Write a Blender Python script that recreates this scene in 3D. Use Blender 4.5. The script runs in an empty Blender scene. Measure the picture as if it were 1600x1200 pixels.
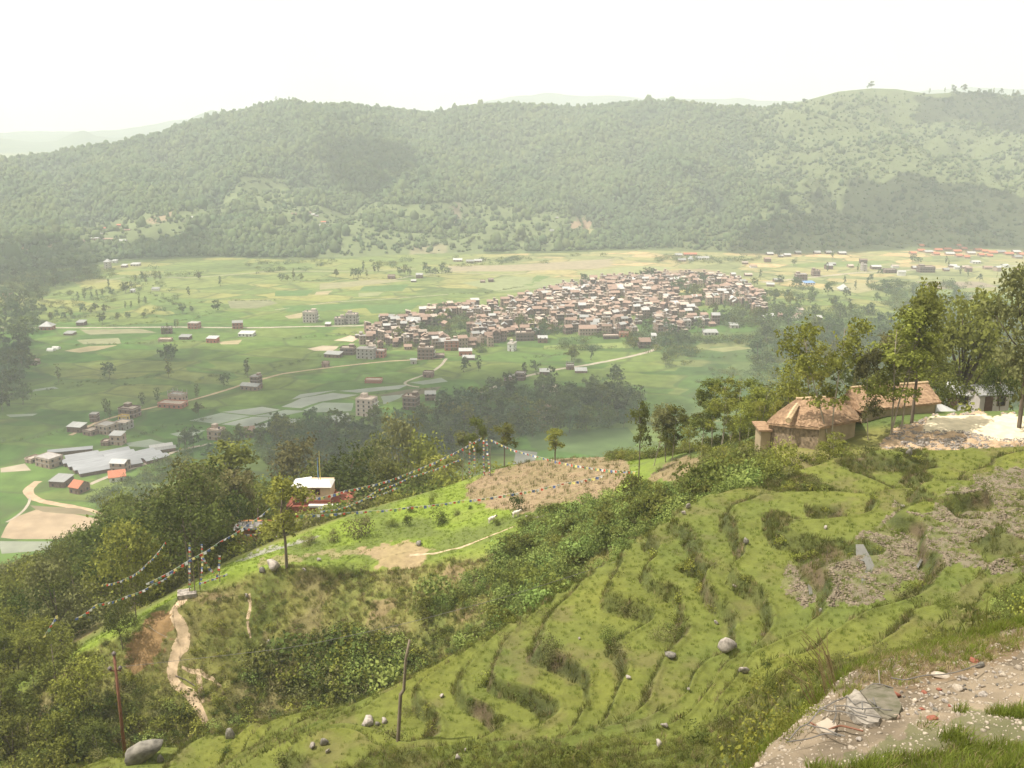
import bpy, bmesh, math, random
import numpy as np
from mathutils import Vector, Matrix
R = math.radians
rng = np.random.default_rng(7)
random.seed(7)
C = bpy.context.scene.collection
# ------------------------------------------------------------------ camera, sky, sun, exposure
SC = bpy.context.scene
TANP = 420 / 1600.0
PITCH = math.atan(TANP); SP, CP = math.sin(PITCH), math.cos(PITCH)
cam_d = bpy.data.cameras.new('camera'); cam = bpy.data.objects.new('camera', cam_d); C.objects.link(cam)
cam_d.sensor_width = 36; cam_d.lens = 36.0; cam_d.clip_start = 0.3; cam_d.clip_end = 60000
cam.location = (0, 0, 0); cam.rotation_euler = (math.pi / 2 - PITCH, 0, 0)
SC.camera = cam
SUN_EL, SUN_AZ = R(62), R(-98)            # azimuth measured from +Y towards +X
SUN_V = np.array([math.sin(SUN_AZ) * math.cos(SUN_EL), math.cos(SUN_AZ) * math.cos(SUN_EL), math.sin(SUN_EL)])
sun_d = bpy.data.lights.new('sun', 'SUN'); sun = bpy.data.objects.new('sun', sun_d); C.objects.link(sun)
sun_d.energy = 5.0; sun_d.angle = R(0.6); sun_d.color = (1.0, 0.95, 0.86)
sun.rotation_euler = Vector(SUN_V.tolist()).to_track_quat('Z', 'Y').to_euler()
W = bpy.data.worlds.new('World'); SC.world = W; W.use_nodes = True
wn, wl = W.node_tree.nodes, W.node_tree.links; wn.clear()
wo = wn.new('ShaderNodeOutputWorld'); bg1 = wn.new('ShaderNodeBackground'); bg2 = wn.new('ShaderNodeBackground')
sky = wn.new('ShaderNodeTexSky'); sky.sky_type = 'NISHITA'; sky.sun_disc = False
sky.sun_elevation = SUN_EL; sky.sun_rotation = SUN_AZ; sky.air_density = 1.5; sky.dust_density = 5; sky.altitude = 1400
bg1.inputs[1].default_value = 0.08; wl.new(sky.outputs[0], bg1.inputs[0])
# bright thin monsoon overcast: soft cloud veil over the whole sky
tc = wn.new('ShaderNodeTexCoord'); mp = wn.new('ShaderNodeMapping'); mp.inputs['Scale'].default_value = (1, 1, 3.2)
nz = wn.new('ShaderNodeTexNoise'); nz.inputs['Scale'].default_value = 2.2; nz.inputs['Detail'].default_value = 6
rp = wn.new('ShaderNodeValToRGB'); rp.color_ramp.elements[0].position = 0.3; rp.color_ramp.elements[0].color = (0.95, 0.925, 0.82, 1)
rp.color_ramp.elements[1].position = 0.7; rp.color_ramp.elements[1].color = (1.0, 0.975, 0.835, 1)
wl.new(tc.outputs['Generated'], mp.inputs[0]); wl.new(mp.outputs[0], nz.inputs['Vector']); wl.new(nz.outputs[0], rp.inputs[0])
wl.new(rp.outputs[0], bg2.inputs[0]); bg2.inputs[1].default_value = 1.1
ms = wn.new('ShaderNodeMixShader'); ms.inputs[0].default_value = 0.86
wl.new(bg1.outputs[0], ms.inputs[1]); wl.new(bg2.outputs[0], ms.inputs[2]); wl.new(ms.outputs[0], wo.inputs[0])
SC.view_settings.view_transform = 'Standard'; SC.view_settings.look = 'None'
SC.view_settings.exposure = 0.3; SC.view_settings.gamma = 1.0; SC.view_settings.use_curve_mapping = False
SC.cycles.use_denoising = True; SC.cycles.max_bounces = 5; SC.cycles.diffuse_bounces = 3; SC.cycles.glossy_bounces = 2
SC.cycles.transmission_bounces = 3; SC.cycles.volume_bounces = 1; SC.cycles.transparent_max_bounces = 8
SC.cycles.sample_clamp_indirect = 4; SC.cycles.caustics_reflective = False; SC.cycles.caustics_refractive = False

# ------------------------------------------------------------------ helpers
def ts(u, v):
    """picture ray -> (X/Y, Z/Y)"""
    dy = 1600 * CP + (600 - v) * SP
    return (u - 800) / dy, (-1600 * SP + (600 - v) * CP) / dy
def P(u, v, Y):
    s, t = ts(u, v); return Vector((s * Y, Y, t * Y))
def proj(x, y, z):
    dep = y * CP - z * SP
    return 800 + 1600 * x / dep, 600 - 1600 * (y * SP + z * CP) / dep
def smooth(a, b, x):
    t = np.clip((x - a) / (b - a), 0, 1); return t * t * (3 - 2 * t)
_perm = np.random.default_rng(3).random((256, 256))
def vnoise(x, y):
    xi = np.floor(x).astype(np.int64); yi = np.floor(y).astype(np.int64)
    fx = x - xi; fy = y - yi; fx = fx * fx * (3 - 2 * fx); fy = fy * fy * (3 - 2 * fy)
    a = _perm[xi & 255, yi & 255]; b = _perm[(xi + 1) & 255, yi & 255]
    c = _perm[xi & 255, (yi + 1) & 255]; d = _perm[(xi + 1) & 255, (yi + 1) & 255]
    return (a * (1 - fx) + b * fx) * (1 - fy) + (c * (1 - fx) + d * fx) * fy
def fbm(x, y, o=4, g=0.5):
    x = np.asarray(x, float); y = np.asarray(y, float)
    r = 0; a = 1.0; n = 0
    for i in range(o):
        r = r + a * (vnoise(x * 2 ** i + 17.3 * i, y * 2 ** i + 9.1 * i) * 2 - 1); n += a; a *= g
    return r / n
def inpoly(u, v, poly):
    u = np.asarray(u, float); v = np.asarray(v, float)
    ins = np.zeros(u.shape, bool); n = len(poly); j = n - 1
    for i in range(n):
        xi, yi = poly[i]; xj, yj = poly[j]
        c = ((yi > v) != (yj > v)) & (u < (xj - xi) * (v - yi) / ((yj - yi) or 1e-9) + xi)
        ins ^= c; j = i
    return ins
def softpoly(u, v, poly, n=10.0):
    """inside test with a ragged edge"""
    uu = u + fbm(u / n, v / n + 31, 3) * n * 1.2; vv = v + fbm(u / n + 57, v / n, 3) * n * 1.0
    return inpoly(uu, vv, poly)
def mesh_np(name, V, F, colors=None):
    """V (n,3) array, F (m,4) or (m,3) int array"""
    me = bpy.data.meshes.new(name)
    V = np.asarray(V, np.float32); F = np.asarray(F, np.int32)
    k = F.shape[1]
    me.vertices.add(len(V)); me.vertices.foreach_set('co', V.ravel())
    me.loops.add(F.size); me.loops.foreach_set('vertex_index', F.ravel())
    me.polygons.add(len(F)); me.polygons.foreach_set('loop_start', np.arange(0, F.size, k, dtype=np.int32))
    me.update(calc_edges=True)
    if colors is not None:
        ca = me.color_attributes.new('Col', 'FLOAT_COLOR', 'POINT')
        cc = np.ones((len(V), 4), np.float32); cc[:, :3] = colors; ca.data.foreach_set('color', cc.ravel())
    return me
def ob(name, me, mat=None, parent=None, loc=(0, 0, 0), rz=0.0, sc=None):
    o = bpy.data.objects.new(name, me); C.objects.link(o)
    o.location = loc; o.rotation_euler = (0, 0, rz)
    if sc is not None: o.scale = sc
    if parent is not None: o.parent = parent
    if mat is not None and me is not None and not me.materials: me.materials.append(mat)
    return o
def tag(o, label=None, cat=None, group=None, kind=None):
    if label: o['label'] = label
    if cat: o['category'] = cat
    if group: o['group'] = group
    if kind: o['kind'] = kind
    return o
def struct(o): o['kind'] = 'structure'; return o
def stuff(o, label=None, cat=None):
    o['kind'] = 'stuff'; return tag(o, label, cat)
def thing(name, label, cat, loc=(0, 0, 0), rz=0.0, group=None, sc=None):
    o = bpy.data.objects.new(name, None); C.objects.link(o); o.location = loc; o.rotation_euler = (0, 0, rz)
    if sc is not None: o.scale = sc
    o.empty_display_size = 0.3
    return tag(o, label, cat, group)
class MB:
    """mesh builder: boxes, prisms, tubes in one mesh"""
    def __init__(s): s.v = []; s.f = []
    def add(s, v, f):
        n = len(s.v); s.v += [tuple(q) for q in v]; s.f += [tuple(n + i for i in q) for q in f]; return s
    def box(s, x0, x1, y0, y1, z0, z1):
        return s.add([(x0, y0, z0), (x1, y0, z0), (x1, y1, z0), (x0, y1, z0), (x0, y0, z1), (x1, y0, z1), (x1, y1, z1), (x0, y1, z1)],
                     [(0, 3, 2, 1), (4, 5, 6, 7), (0, 1, 5, 4), (1, 2, 6, 5), (2, 3, 7, 6), (3, 0, 4, 7)])
    def gable(s, x0, x1, y0, y1, z0, z1, ov=0.0, th=0.12):
        """gable roof, ridge along x"""
        ym = (y0 + y1) / 2; a = []
        for x in (x0 - ov, x1 + ov):
            a += [(x, y0 - ov, z0), (x, ym, z1), (x, y1 + ov, z0), (x, y0 - ov, z0 - th), (x, ym, z1 - th), (x, y1 + ov, z0 - th)]
        return s.add(a, [(0, 6, 7, 1), (1, 7, 8, 2), (3, 4, 10, 9), (4, 5, 11, 10), (0, 1, 4, 3), (1, 2, 5, 4), (6, 9, 10, 7), (7, 10, 11, 8), (0, 3, 9, 6), (2, 8, 11, 5)])
    def tube(s, pts, rad, n=6):
        rings = []
        for i, p in enumerate(pts):
            p = Vector(p); d = (Vector(pts[min(i + 1, len(pts) - 1)]) - Vector(pts[max(i - 1, 0)])).normalized()
            a = d.cross(Vector((0.3, 0.9, 0.1))).normalized(); b = d.cross(a)
            r = rad[i] if hasattr(rad, '__len__') else rad
            rings.append([p + (a * math.cos(2 * math.pi * k / n) + b * math.sin(2 * math.pi * k / n)) * r for k in range(n)])
        v = [q for r_ in rings for q in r_]; f = []
        for i in range(len(pts) - 1):
            for k in range(n): f.append((i * n + k, i * n + (k + 1) % n, (i + 1) * n + (k + 1) % n, (i + 1) * n + k))
        f.append(tuple(range(n - 1, -1, -1))); f.append(tuple((len(pts) - 1) * n + k for k in range(n)))
        return s.add(v, f)
    def mesh(s, name, mat=None, smooth_=False):
        me = bpy.data.meshes.new(name); me.from_pydata([tuple(q) for q in s.v], [], s.f); me.update()
        if smooth_: me.polygons.foreach_set('use_smooth', [True] * len(me.polygons))
        if mat: me.materials.append(mat)
        return me

# ------------------------------------------------------------------ materials
def newmat(name):
    m = bpy.data.materials.new(name); m.use_nodes = True; n = m.node_tree.nodes; n.clear()
    out = n.new('ShaderNodeOutputMaterial'); return m, n, m.node_tree.links, out
def mat(name, col, rough=0.9, var=0.25, scale=1.0, col2=None, objvar=0.0, bump=0.0, stretch=(1, 1, 1), spec=0.2, metal=0.0, detail=5, attr=False, hue=0.0):
    m, n, l, out = newmat(name)
    b = n.new('ShaderNodeBsdfPrincipled'); l.new(b.outputs[0], out.inputs[0])
    b.inputs['Roughness'].default_value = rough; b.inputs['Specular IOR Level'].default_value = spec; b.inputs['Metallic'].default_value = metal
    tc = n.new('ShaderNodeTexCoord'); mp = n.new('ShaderNodeMapping'); mp.inputs['Scale'].default_value = stretch
    l.new(tc.outputs['Object'], mp.inputs[0])
    nz = n.new('ShaderNodeTexNoise'); nz.inputs['Scale'].default_value = scale; nz.inputs['Detail'].default_value = detail; l.new(mp.outputs[0], nz.inputs['Vector'])
    mx = n.new('ShaderNodeMix'); mx.data_type = 'RGBA'
    c2 = col2 if col2 else tuple(c * (1 - var) for c in col)
    mx.inputs[6].default_value = (*[min(1, c * (1 + (0 if col2 else var * .6))) for c in col], 1); mx.inputs[7].default_value = (*c2, 1)
    cr = n.new('ShaderNodeMapRange'); cr.inputs[1].default_value = 0.32; cr.inputs[2].default_value = 0.68
    l.new(nz.outputs[0], cr.inputs[0]); l.new(cr.outputs[0], mx.inputs[0])
    last = mx.outputs[2]
    if attr:
        at = n.new('ShaderNodeAttribute'); at.attribute_name = 'Col'
        mu = n.new('ShaderNodeMix'); mu.data_type = 'RGBA'; mu.blend_type = 'MULTIPLY'; mu.inputs[0].default_value = 1
        l.new(at.outputs['Color'], mu.inputs[6]); l.new(last, mu.inputs[7]); last = mu.outputs[2]
    if objvar:
        oi = n.new('ShaderNodeObjectInfo'); hs = n.new('ShaderNodeHueSaturation')
        mr = n.new('ShaderNodeMapRange'); mr.inputs[3].default_value = 1 - objvar; mr.inputs[4].default_value = 1 + objvar
        l.new(oi.outputs['Random'], mr.inputs[0]); l.new(mr.outputs[0], hs.inputs['Value'])
        if hue:
            mr2 = n.new('ShaderNodeMapRange'); mr2.inputs[3].default_value = 0.5 - hue; mr2.inputs[4].default_value = 0.5 + hue
            ml = n.new('ShaderNodeMath'); ml.operation = 'MULTIPLY'; ml.inputs[1].default_value = 7.3
            fr = n.new('ShaderNodeMath'); fr.operation = 'FRACT'
            l.new(oi.outputs['Random'], ml.inputs[0]); l.new(ml.outputs[0], fr.inputs[0]); l.new(fr.outputs[0], mr2.inputs[0]); l.new(mr2.outputs[0], hs.inputs['Hue'])
        l.new(last, hs.inputs['Color']); last = hs.outputs[0]
    l.new(last, b.inputs['Base Color'])
    if bump:
        bp = n.new('ShaderNodeBump'); bp.inputs['Strength'].default_value = min(1, bump); bp.inputs['Distance'].default_value = 0.05 * max(1, bump)
        nb = n.new('ShaderNodeTexNoise'); nb.inputs['Scale'].default_value = scale * 4; nb.inputs['Detail'].default_value = 6
        l.new(mp.outputs[0], nb.inputs['Vector']); l.new(nb.outputs[0], bp.inputs['Height']); l.new(bp.outputs[0], b.inputs['Normal'])
    return m
def leafmat(name, col, objvar=0.25, hue=0.03, trans=0.3, var=0.35, scale=1.2, world=None):
    m, n, l, out = newmat(name)
    d = n.new('ShaderNodeBsdfDiffuse'); t = n.new('ShaderNodeBsdfTranslucent'); mx = n.new('ShaderNodeMixShader'); mx.inputs[0].default_value = trans
    oi = n.new('ShaderNodeObjectInfo'); hs = n.new('ShaderNodeHueSaturation')
    mr = n.new('ShaderNodeMapRange'); mr.inputs[3].default_value = 1 - objvar; mr.inputs[4].default_value = 1 + objvar
    l.new(oi.outputs['Random'], mr.inputs[0]); l.new(mr.outputs[0], hs.inputs['Value'])
    ml = n.new('ShaderNodeMath'); ml.operation = 'MULTIPLY'; ml.inputs[1].default_value = 7.3
    fr = n.new('ShaderNodeMath'); fr.operation = 'FRACT'; mr2 = n.new('ShaderNodeMapRange'); mr2.inputs[3].default_value = 0.5 - hue; mr2.inputs[4].default_value = 0.5 + hue * .1
    l.new(oi.outputs['Random'], ml.inputs[0]); l.new(ml.outputs[0], fr.inputs[0]); l.new(fr.outputs[0], mr2.inputs[0]); l.new(mr2.outputs[0], hs.inputs['Hue'])
    tc = n.new('ShaderNodeTexCoord'); nz = n.new('ShaderNodeTexNoise'); nz.inputs['Scale'].default_value = scale; nz.inputs['Detail'].default_value = 3
    l.new(tc.outputs['Object'], nz.inputs['Vector'])
    cm = n.new('ShaderNodeMix'); cm.data_type = 'RGBA'; cm.inputs[6].default_value = (*[c * (1 + var * .7) for c in col], 1); cm.inputs[7].default_value = (*[c * (1 - var) for c in col], 1)
    cr = n.new('ShaderNodeMapRange'); cr.inputs[1].default_value = 0.35; cr.inputs[2].default_value = 0.65
    l.new(nz.outputs[0], cr.inputs[0]); l.new(cr.outputs[0], cm.inputs[0]); l.new(cm.outputs[2], hs.inputs['Color'])
    if world:
        ge = n.new('ShaderNodeNewGeometry'); wz = n.new('ShaderNodeTexNoise'); wz.inputs['Scale'].default_value = world; wz.inputs['Detail'].default_value = 6; wz.inputs['Roughness'].default_value = .6; l.new(ge.outputs['Position'], wz.inputs['Vector'])
        wr = n.new('ShaderNodeMapRange'); wr.inputs[1].default_value = .36; wr.inputs[2].default_value = .64; l.new(wz.outputs[0], wr.inputs[0])
        wm_ = n.new('ShaderNodeMix'); wm_.data_type = 'RGBA'; wm_.inputs[7].default_value = (col[0] * 1.5, col[1] * 1.32, col[2] * 1.1, 1); l.new(wr.outputs[0], wm_.inputs[0]); l.new(cm.outputs[2], wm_.inputs[6]); l.new(wm_.outputs[2], hs.inputs['Color'])
    l.new(hs.outputs[0], d.inputs[0]); l.new(hs.outputs[0], t.inputs[0]); l.new(d.outputs[0], mx.inputs[1]); l.new(t.outputs[0], mx.inputs[2]); l.new(mx.outputs[0], out.inputs[0])
    return m
M = {}
M['brick'] = mat('brick', (0.20, 0.13, 0.10), var=.3, scale=1.5, objvar=.28, hue=.012)
M['brick_pale'] = mat('brick_pale', (0.34, 0.25, 0.19), var=.2, scale=1.2, objvar=.12)
M['brick_red'] = mat('brick_red', (0.38, 0.15, 0.10), var=.25, scale=2, objvar=.15)
M['brick_dark'] = mat('brick_dark', (0.145, 0.095, 0.078), var=.3, scale=1.5, objvar=.25)
M['plaster'] = mat('plaster', (0.46, 0.41, 0.37), var=.12, scale=.6, objvar=.1)
M['whitewash'] = mat('whitewash', (0.62, 0.60, 0.57), var=.12, scale=.6)
M['pinkish'] = mat('pinkish', (0.48, 0.39, 0.34), var=.1, scale=.5)
M['yellow'] = mat('yellow_plaster', (0.62, 0.42, 0.10), var=.15, scale=.6)
M['concrete'] = mat('concrete', (0.34, 0.31, 0.29), var=.2, scale=.8, objvar=.12)
M['tin'] = mat('tin', (0.37, 0.36, 0.345), rough=.5, var=.18, scale=.6, objvar=.35, stretch=(4, .3, 1), spec=.4)
M['tin_grey'] = mat('tin_grey', (0.30, 0.30, 0.31), rough=.6, var=.2, scale=.5, objvar=.1, stretch=(.3, 4, 1))
M['tin_blue'] = mat('tin_blue', (0.16, 0.28, 0.50), rough=.5, var=.1, scale=.6)
M['clay'] = mat('clay_tile', (0.29, 0.195, 0.15), var=.3, scale=2.0, objvar=.25)
M['redroof'] = mat('red_roof', (0.46, 0.17, 0.10), var=.2, scale=1.5, objvar=.12)
M['rooftop'] = mat('flat_roof', (0.42, 0.34, 0.28), var=.3, scale=.8, objvar=.25)
M['dark'] = mat('dark_opening', (0.03, 0.028, 0.027), rough=.4, var=.2, scale=1)
M['frame'] = mat('wood_frame', (0.13, 0.08, 0.055), var=.3, scale=2)
M['bark'] = mat('bark', (0.17, 0.135, 0.10), var=.4, scale=3, stretch=(1, 1, .3), bump=.6, objvar=.2)
M['bark_pale'] = mat('bark_pale', (0.33, 0.28, 0.215), var=.35, scale=3, stretch=(1, 1, .3), bump=.5)
M['rock'] = mat('rock', (0.20, 0.18, 0.15), var=.5, scale=2.2, bump=.5, objvar=.15)
M['rock_pale'] = mat('rock_pale', (0.33, 0.285, 0.245), var=.5, scale=2.5, bump=.4, objvar=.2)
M['stone_warm'] = mat('stone_warm', (0.36, 0.30, 0.235), var=.3, scale=3, objvar=.25)
M['brick_chunk'] = mat('brick_chunk', (0.25, 0.095, 0.062), var=.3, scale=3)
M['wire'] = mat('wire', (0.16, 0.145, 0.13), rough=.6, var=.3, scale=9)
M['rust'] = mat('rust_metal', (0.20, 0.09, 0.055), rough=.7, var=.3, scale=3)
M['insul'] = mat('insulator', (0.16, 0.13, 0.12), rough=.3, var=.1)
M['wood'] = mat('weathered_wood', (0.22, 0.175, 0.125), var=.35, scale=5, stretch=(1, 1, .2), bump=.5)
M['thatch'] = mat('thatch', (0.42, 0.275, 0.165), col2=(0.25, 0.155, 0.092), scale=2.5, stretch=(1, 1, 3.0), bump=1.5)
M['thatch_new'] = mat('thatch_new', (0.62, 0.47, 0.29), col2=(0.42, 0.29, 0.17), scale=4, bump=1.2)
M['mud'] = mat('mud_wall', (0.36, 0.28, 0.175), var=.16, scale=1.2, bump=.6)
M['mud_stone'] = mat('rough_stone_wall', (0.25, 0.185, 0.12), var=.45, scale=3.5, bump=1.3)
M['cream'] = mat('cream_plaster', (0.60, 0.44, 0.29), var=.12, scale=1)
M['temple_red'] = mat('temple_red', (0.26, 0.085, 0.055), var=.25, scale=1)
M['temple_orange'] = mat('temple_orange', (0.48, 0.23, 0.09), var=.2, scale=1)
M['animal'] = mat('pale_hide', (0.62, 0.55, 0.46), var=.15, scale=3)
M['black'] = mat('black_hide', (0.03, 0.03, 0.03), var=.2)
M['skin'] = mat('skin', (0.22, 0.13, 0.09)); M['cloth'] = mat('cloth', (0.55, 0.5, 0.48), objvar=.3)
for nm, c in dict(blue=(0.13, 0.18, 0.36), white=(0.76, 0.74, 0.72), red=(0.62, 0.10, 0.05), green=(0.22, 0.34, 0.2), yellow=(0.72, 0.62, 0.22)).items():
    M['flag_' + nm] = leafmat('flag_' + nm, c, objvar=.12, hue=.0, trans=.25, var=.12, scale=2)
M['leaf_mid'] = leafmat('leaf_mid', (0.165, 0.19, 0.048), trans=.4)
M['leaf_yel'] = leafmat('leaf_yellow_green', (0.24, 0.26, 0.055), objvar=.18, hue=.02)
M['leaf_dark'] = leafmat('leaf_dark', (0.10, 0.13, 0.035), objvar=.3)
M['leaf_olive'] = leafmat('leaf_olive', (0.19, 0.195, 0.075), objvar=.2)
M['leaf_lush'] = leafmat('leaf_lush', (0.20, 0.27, 0.075), objvar=.25, hue=.03)
M['leaf_far'] = leafmat('leaf_far', (0.105, 0.155, 0.075), objvar=.20, trans=.3, scale=.35, world=.009)
M['leaf_scrub'] = leafmat('leaf_scrub', (0.15, 0.18, 0.078), objvar=.15, trans=.3, scale=.35, world=.009)
M['blade'] = leafmat('grass_blade', (0.18, 0.23, 0.045), objvar=.22, hue=.025, trans=.45)
M['blade_dark'] = leafmat('grass_blade_dark', (0.125, 0.145, 0.04), objvar=.3, hue=.04, trans=.3)
M['blade_dry'] = leafmat('grass_blade_dry', (0.30, 0.25, 0.12), objvar=.25, hue=.02, trans=.3)
M['clod'] = mat('soil_clod', (0.215, 0.17, 0.12), var=.3, scale=4, objvar=.25)
M['rock_mossy'] = mat('mossy_rock', (0.20, 0.17, 0.13), col2=(0.10, 0.095, 0.055), scale=14, bump=.25)
M['clod_dry'] = mat('dry_clod', (0.33, 0.24, 0.15), var=.3, scale=4, objvar=.25)
M['puddle'] = mat('puddle_water', (0.13, 0.12, 0.10), rough=.22, var=.05, spec=.5)
M['blade_slope'] = leafmat('grass_blade_slope', (0.25, 0.25, 0.075), objvar=.2, hue=.03, trans=.4)
M['rock_wedge'] = mat('lichened_rock', (0.30, 0.26, 0.215), var=.5, scale=16, bump=.25)
# ------------------------------------------------------------------ near hillside (one height field)
US = [-300, 0, 200, 400, 600, 800, 1000, 1200, 1400, 1600, 1900]
# each feature line: list of (u, v, Y) or (u, None, Y, z)
def zline(vals): return [(u, None, Y, z) for u, Y, z in vals]
def vline(vals): return [(u, v, Y) for u, v, Y in vals]
FE = [
 zline([(-300, 1.3, -1.8), (1900, 1.5, -1.7)]),
 zline([(-300, 2.2, -2.4), (800, 2.6, -2.4), (1100, 3.2, -2.45), (1300, 3.7, -2.65), (1600, 3.6, -2.55), (1900, 3.6, -2.4)]),
 vline([(-300, 1700, 2.9), (800, 1480, 3.5), (1000, 1340, 3.9), (1180, 1200, 4.4), (1240, 1150, 4.9), (1290, 1100, 5.2), (1310, 1060, 5.6), (1420, 1012, 6.1), (1600, 968, 6.6), (1900, 920, 7.2)]),
 zline([(-300, 9, -10), (800, 9, -10), (1200, 9, -9), (1600, 11, -10.0), (1900, 11, -9)]),
 zline([(-300, 26, -24), (400, 28, -25), (800, 24, -21), (1000, 22, -19), (1200, 22, -17.5), (1600, 24, -16.5), (1900, 24, -15)]),
 vline([(-300, 1300, 48), (0, 1275, 50), (200, 1250, 51), (400, 1202, 50), (600, 1200, 46), (800, 1200, 42), (1000, 1200, 37), (1200, 1090, 38), (1400, 1000, 41), (1600, 945, 40), (1900, 880, 40)]),
 vline([(-300, 1290, 54), (0, 1258, 55), (200, 1220, 56), (400, 1172, 56), (600, 1152, 53), (800, 1105, 50), (1000, 1005, 51), (1200, 905, 55), (1400, 850, 60), (1600, 815, 59), (1900, 790, 60)]),
 vline([(-300, 1280, 58), (0, 1238, 60), (200, 1193, 62), (400, 1150, 62), (550, 1110, 62), (700, 1052, 60), (850, 955, 61), (1000, 855, 65), (1090, 790, 68), (1200, 750, 73), (1330, 709, 79), (1400, 710, 80), (1600, 708, 82), (1900, 705, 84)]),
 zline([(-300, 92, -72), (0, 93, -71), (200, 96, -70), (400, 100, -68), (550, 99, -65.5), (700, 96, -61), (850, 89, -53), (1000, 84, -43.5), (1090, 82, -37), (1200, 80, -31.5), (1400, 84, -29.4), (1600, 86, -29.8), (1900, 88, -30)]),
 vline([(-300, 1230, 98), (0, 1185, 100), (200, 1105, 103), (300, 1050, 107), (400, 1030, 109), (550, 1000, 111), (700, 980, 109), (850, 900, 103), (1000, 820, 98), (1090, 762, 94), (1200, 704, 89), (1400, 700, 87), (1600, 690, 89), (1900, 680, 92)]),
 vline([(-300, 1200, 104), (0, 1092, 108), (80, 1042, 110), (180, 987, 110), (270, 942, 112), (340, 897, 116), (400, 892, 118), (550, 882, 121), (700, 872, 121), (850, 832, 118), (1000, 782, 112), (1090, 735, 105), (1200, 694, 95), (1400, 657, 95), (1600, 662, 93), (1900, 660, 95)]),
 vline([(-300, 1190, 107), (0, 1088, 111), (80, 1038, 113), (180, 983, 113), (270, 938, 115), (350, 884, 122), (450, 852, 129), (560, 812, 136), (640, 787, 140), (700, 772, 144), (760, 738, 152), (850, 718, 156), (1000, 714, 147), (1090, 706, 128), (1200, 668, 108), (1400, 645, 106), (1600, 642, 106), (1900, 640, 108)]),
 zline([(-300, 165, -90), (0, 160, -84), (180, 155, -76), (270, 150, -71), (400, 150, -65.5), (480, 158, -66), (560, 165, -69), (700, 185, -80), (850, 195, -84), (1000, 185, -80), (1200, 145, -58), (1600, 140, -55), (1900, 140, -54)]),
 zline([(-300, 240, -116), (0, 240, -113), (180, 232, -108), (400, 222, -98), (560, 238, -104), (700, 275, -124), (1000, 280, -128), (1200, 240, -114), (1600, 225, -110), (1900, 225, -110)]),
 zline([(-300, 415, -188), (0, 415, -188), (800, 430, -189), (1900, 430, -189)]),
 zline([(-300, 620, -200), (1900, 620, -200)]),
]
NK = len(FE); SS = np.linspace(-1.25, 1.25, 501)
TY = np.zeros((NK, 501)); TZ = np.zeros((NK, 501))
ker = np.exp(-0.5 * (np.arange(-12, 13) / 4.5) ** 2); ker /= ker.sum()
for k, f in enumerate(FE):
    s_, y_, z_ = [], [], []
    for q in f:
        if q[1] is None: u, _, Y, z = q; s = (u - 800) / 1520.
        else: u, v, Y = q; s, t = ts(u, v); z = t * Y
        s_.append(s); y_.append(math.log(Y)); z_.append(z)
    a = np.interp(SS, s_, y_); b = np.interp(SS, s_, z_)
    TY[k] = np.convolve(np.pad(a, 12, 'edge'), ker, 'valid'); TZ[k] = np.convolve(np.pad(b, 12, 'edge'), ker, 'valid')
def knots(s):
    x = np.clip((s + 1.25) / 2.5 * 500, 0, 499.999); i = x.astype(int); f = x - i
    return TY[:, i] * (1 - f) + TY[:, i + 1] * f, TZ[:, i] * (1 - f) + TZ[:, i + 1] * f
def loft(s, L):
    """base height and knot coordinate at s = x/y, L = ln y"""
    ky, kz = knots(s); h = np.diff(ky, axis=0); d = np.diff(kz, axis=0) / h
    m = np.zeros_like(kz); m[0] = d[0]; m[-1] = d[-1]
    dp, dn = d[:-1], d[1:]; w1 = 2 * h[1:] + h[:-1]; w2 = h[1:] + 2 * h[:-1]
    same = dp * dn > 0
    with np.errstate(all='ignore'):
        hm = (w1 + w2) / (w1 / dp + w2 / dn)
    m[1:-1] = np.where(same, hm, 0)
    k = np.clip((L[None, :] >= ky).sum(0) - 1, 0, NK - 2); n = np.arange(len(s))
    t = np.clip((L - ky[k, n]) / h[k, n], 0, 1); H = h[k, n]
    z = (2*t**3 - 3*t**2 + 1) * kz[k, n] + (t**3 - 2*t**2 + t) * H * m[k, n] + (-2*t**3 + 3*t**2) * kz[k+1, n] + (t**3 - t**2) * H * m[k+1, n]
    return z, k + t
FIELD1 = [(728, 762), (760, 738), (850, 714), (975, 705), (985, 735), (948, 790), (880, 786), (820, 800), (775, 796), (730, 778)]
FIELD2 = [(1010, 745), (1060, 715), (1110, 712), (1135, 745), (1060, 752), (1015, 750)]
MUD = [(1215, 905), (1240, 880), (1320, 860), (1400, 790), (1440, 800), (1470, 770), (1560, 735), (1620, 740), (1620, 900), (1480, 880), (1440, 905), (1340, 950), (1240, 940)]
YARD = [(1375, 700), (1395, 672), (1440, 654), (1500, 646), (1560, 648), (1620, 650), (1620, 716), (1560, 712), (1470, 706)]
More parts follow.
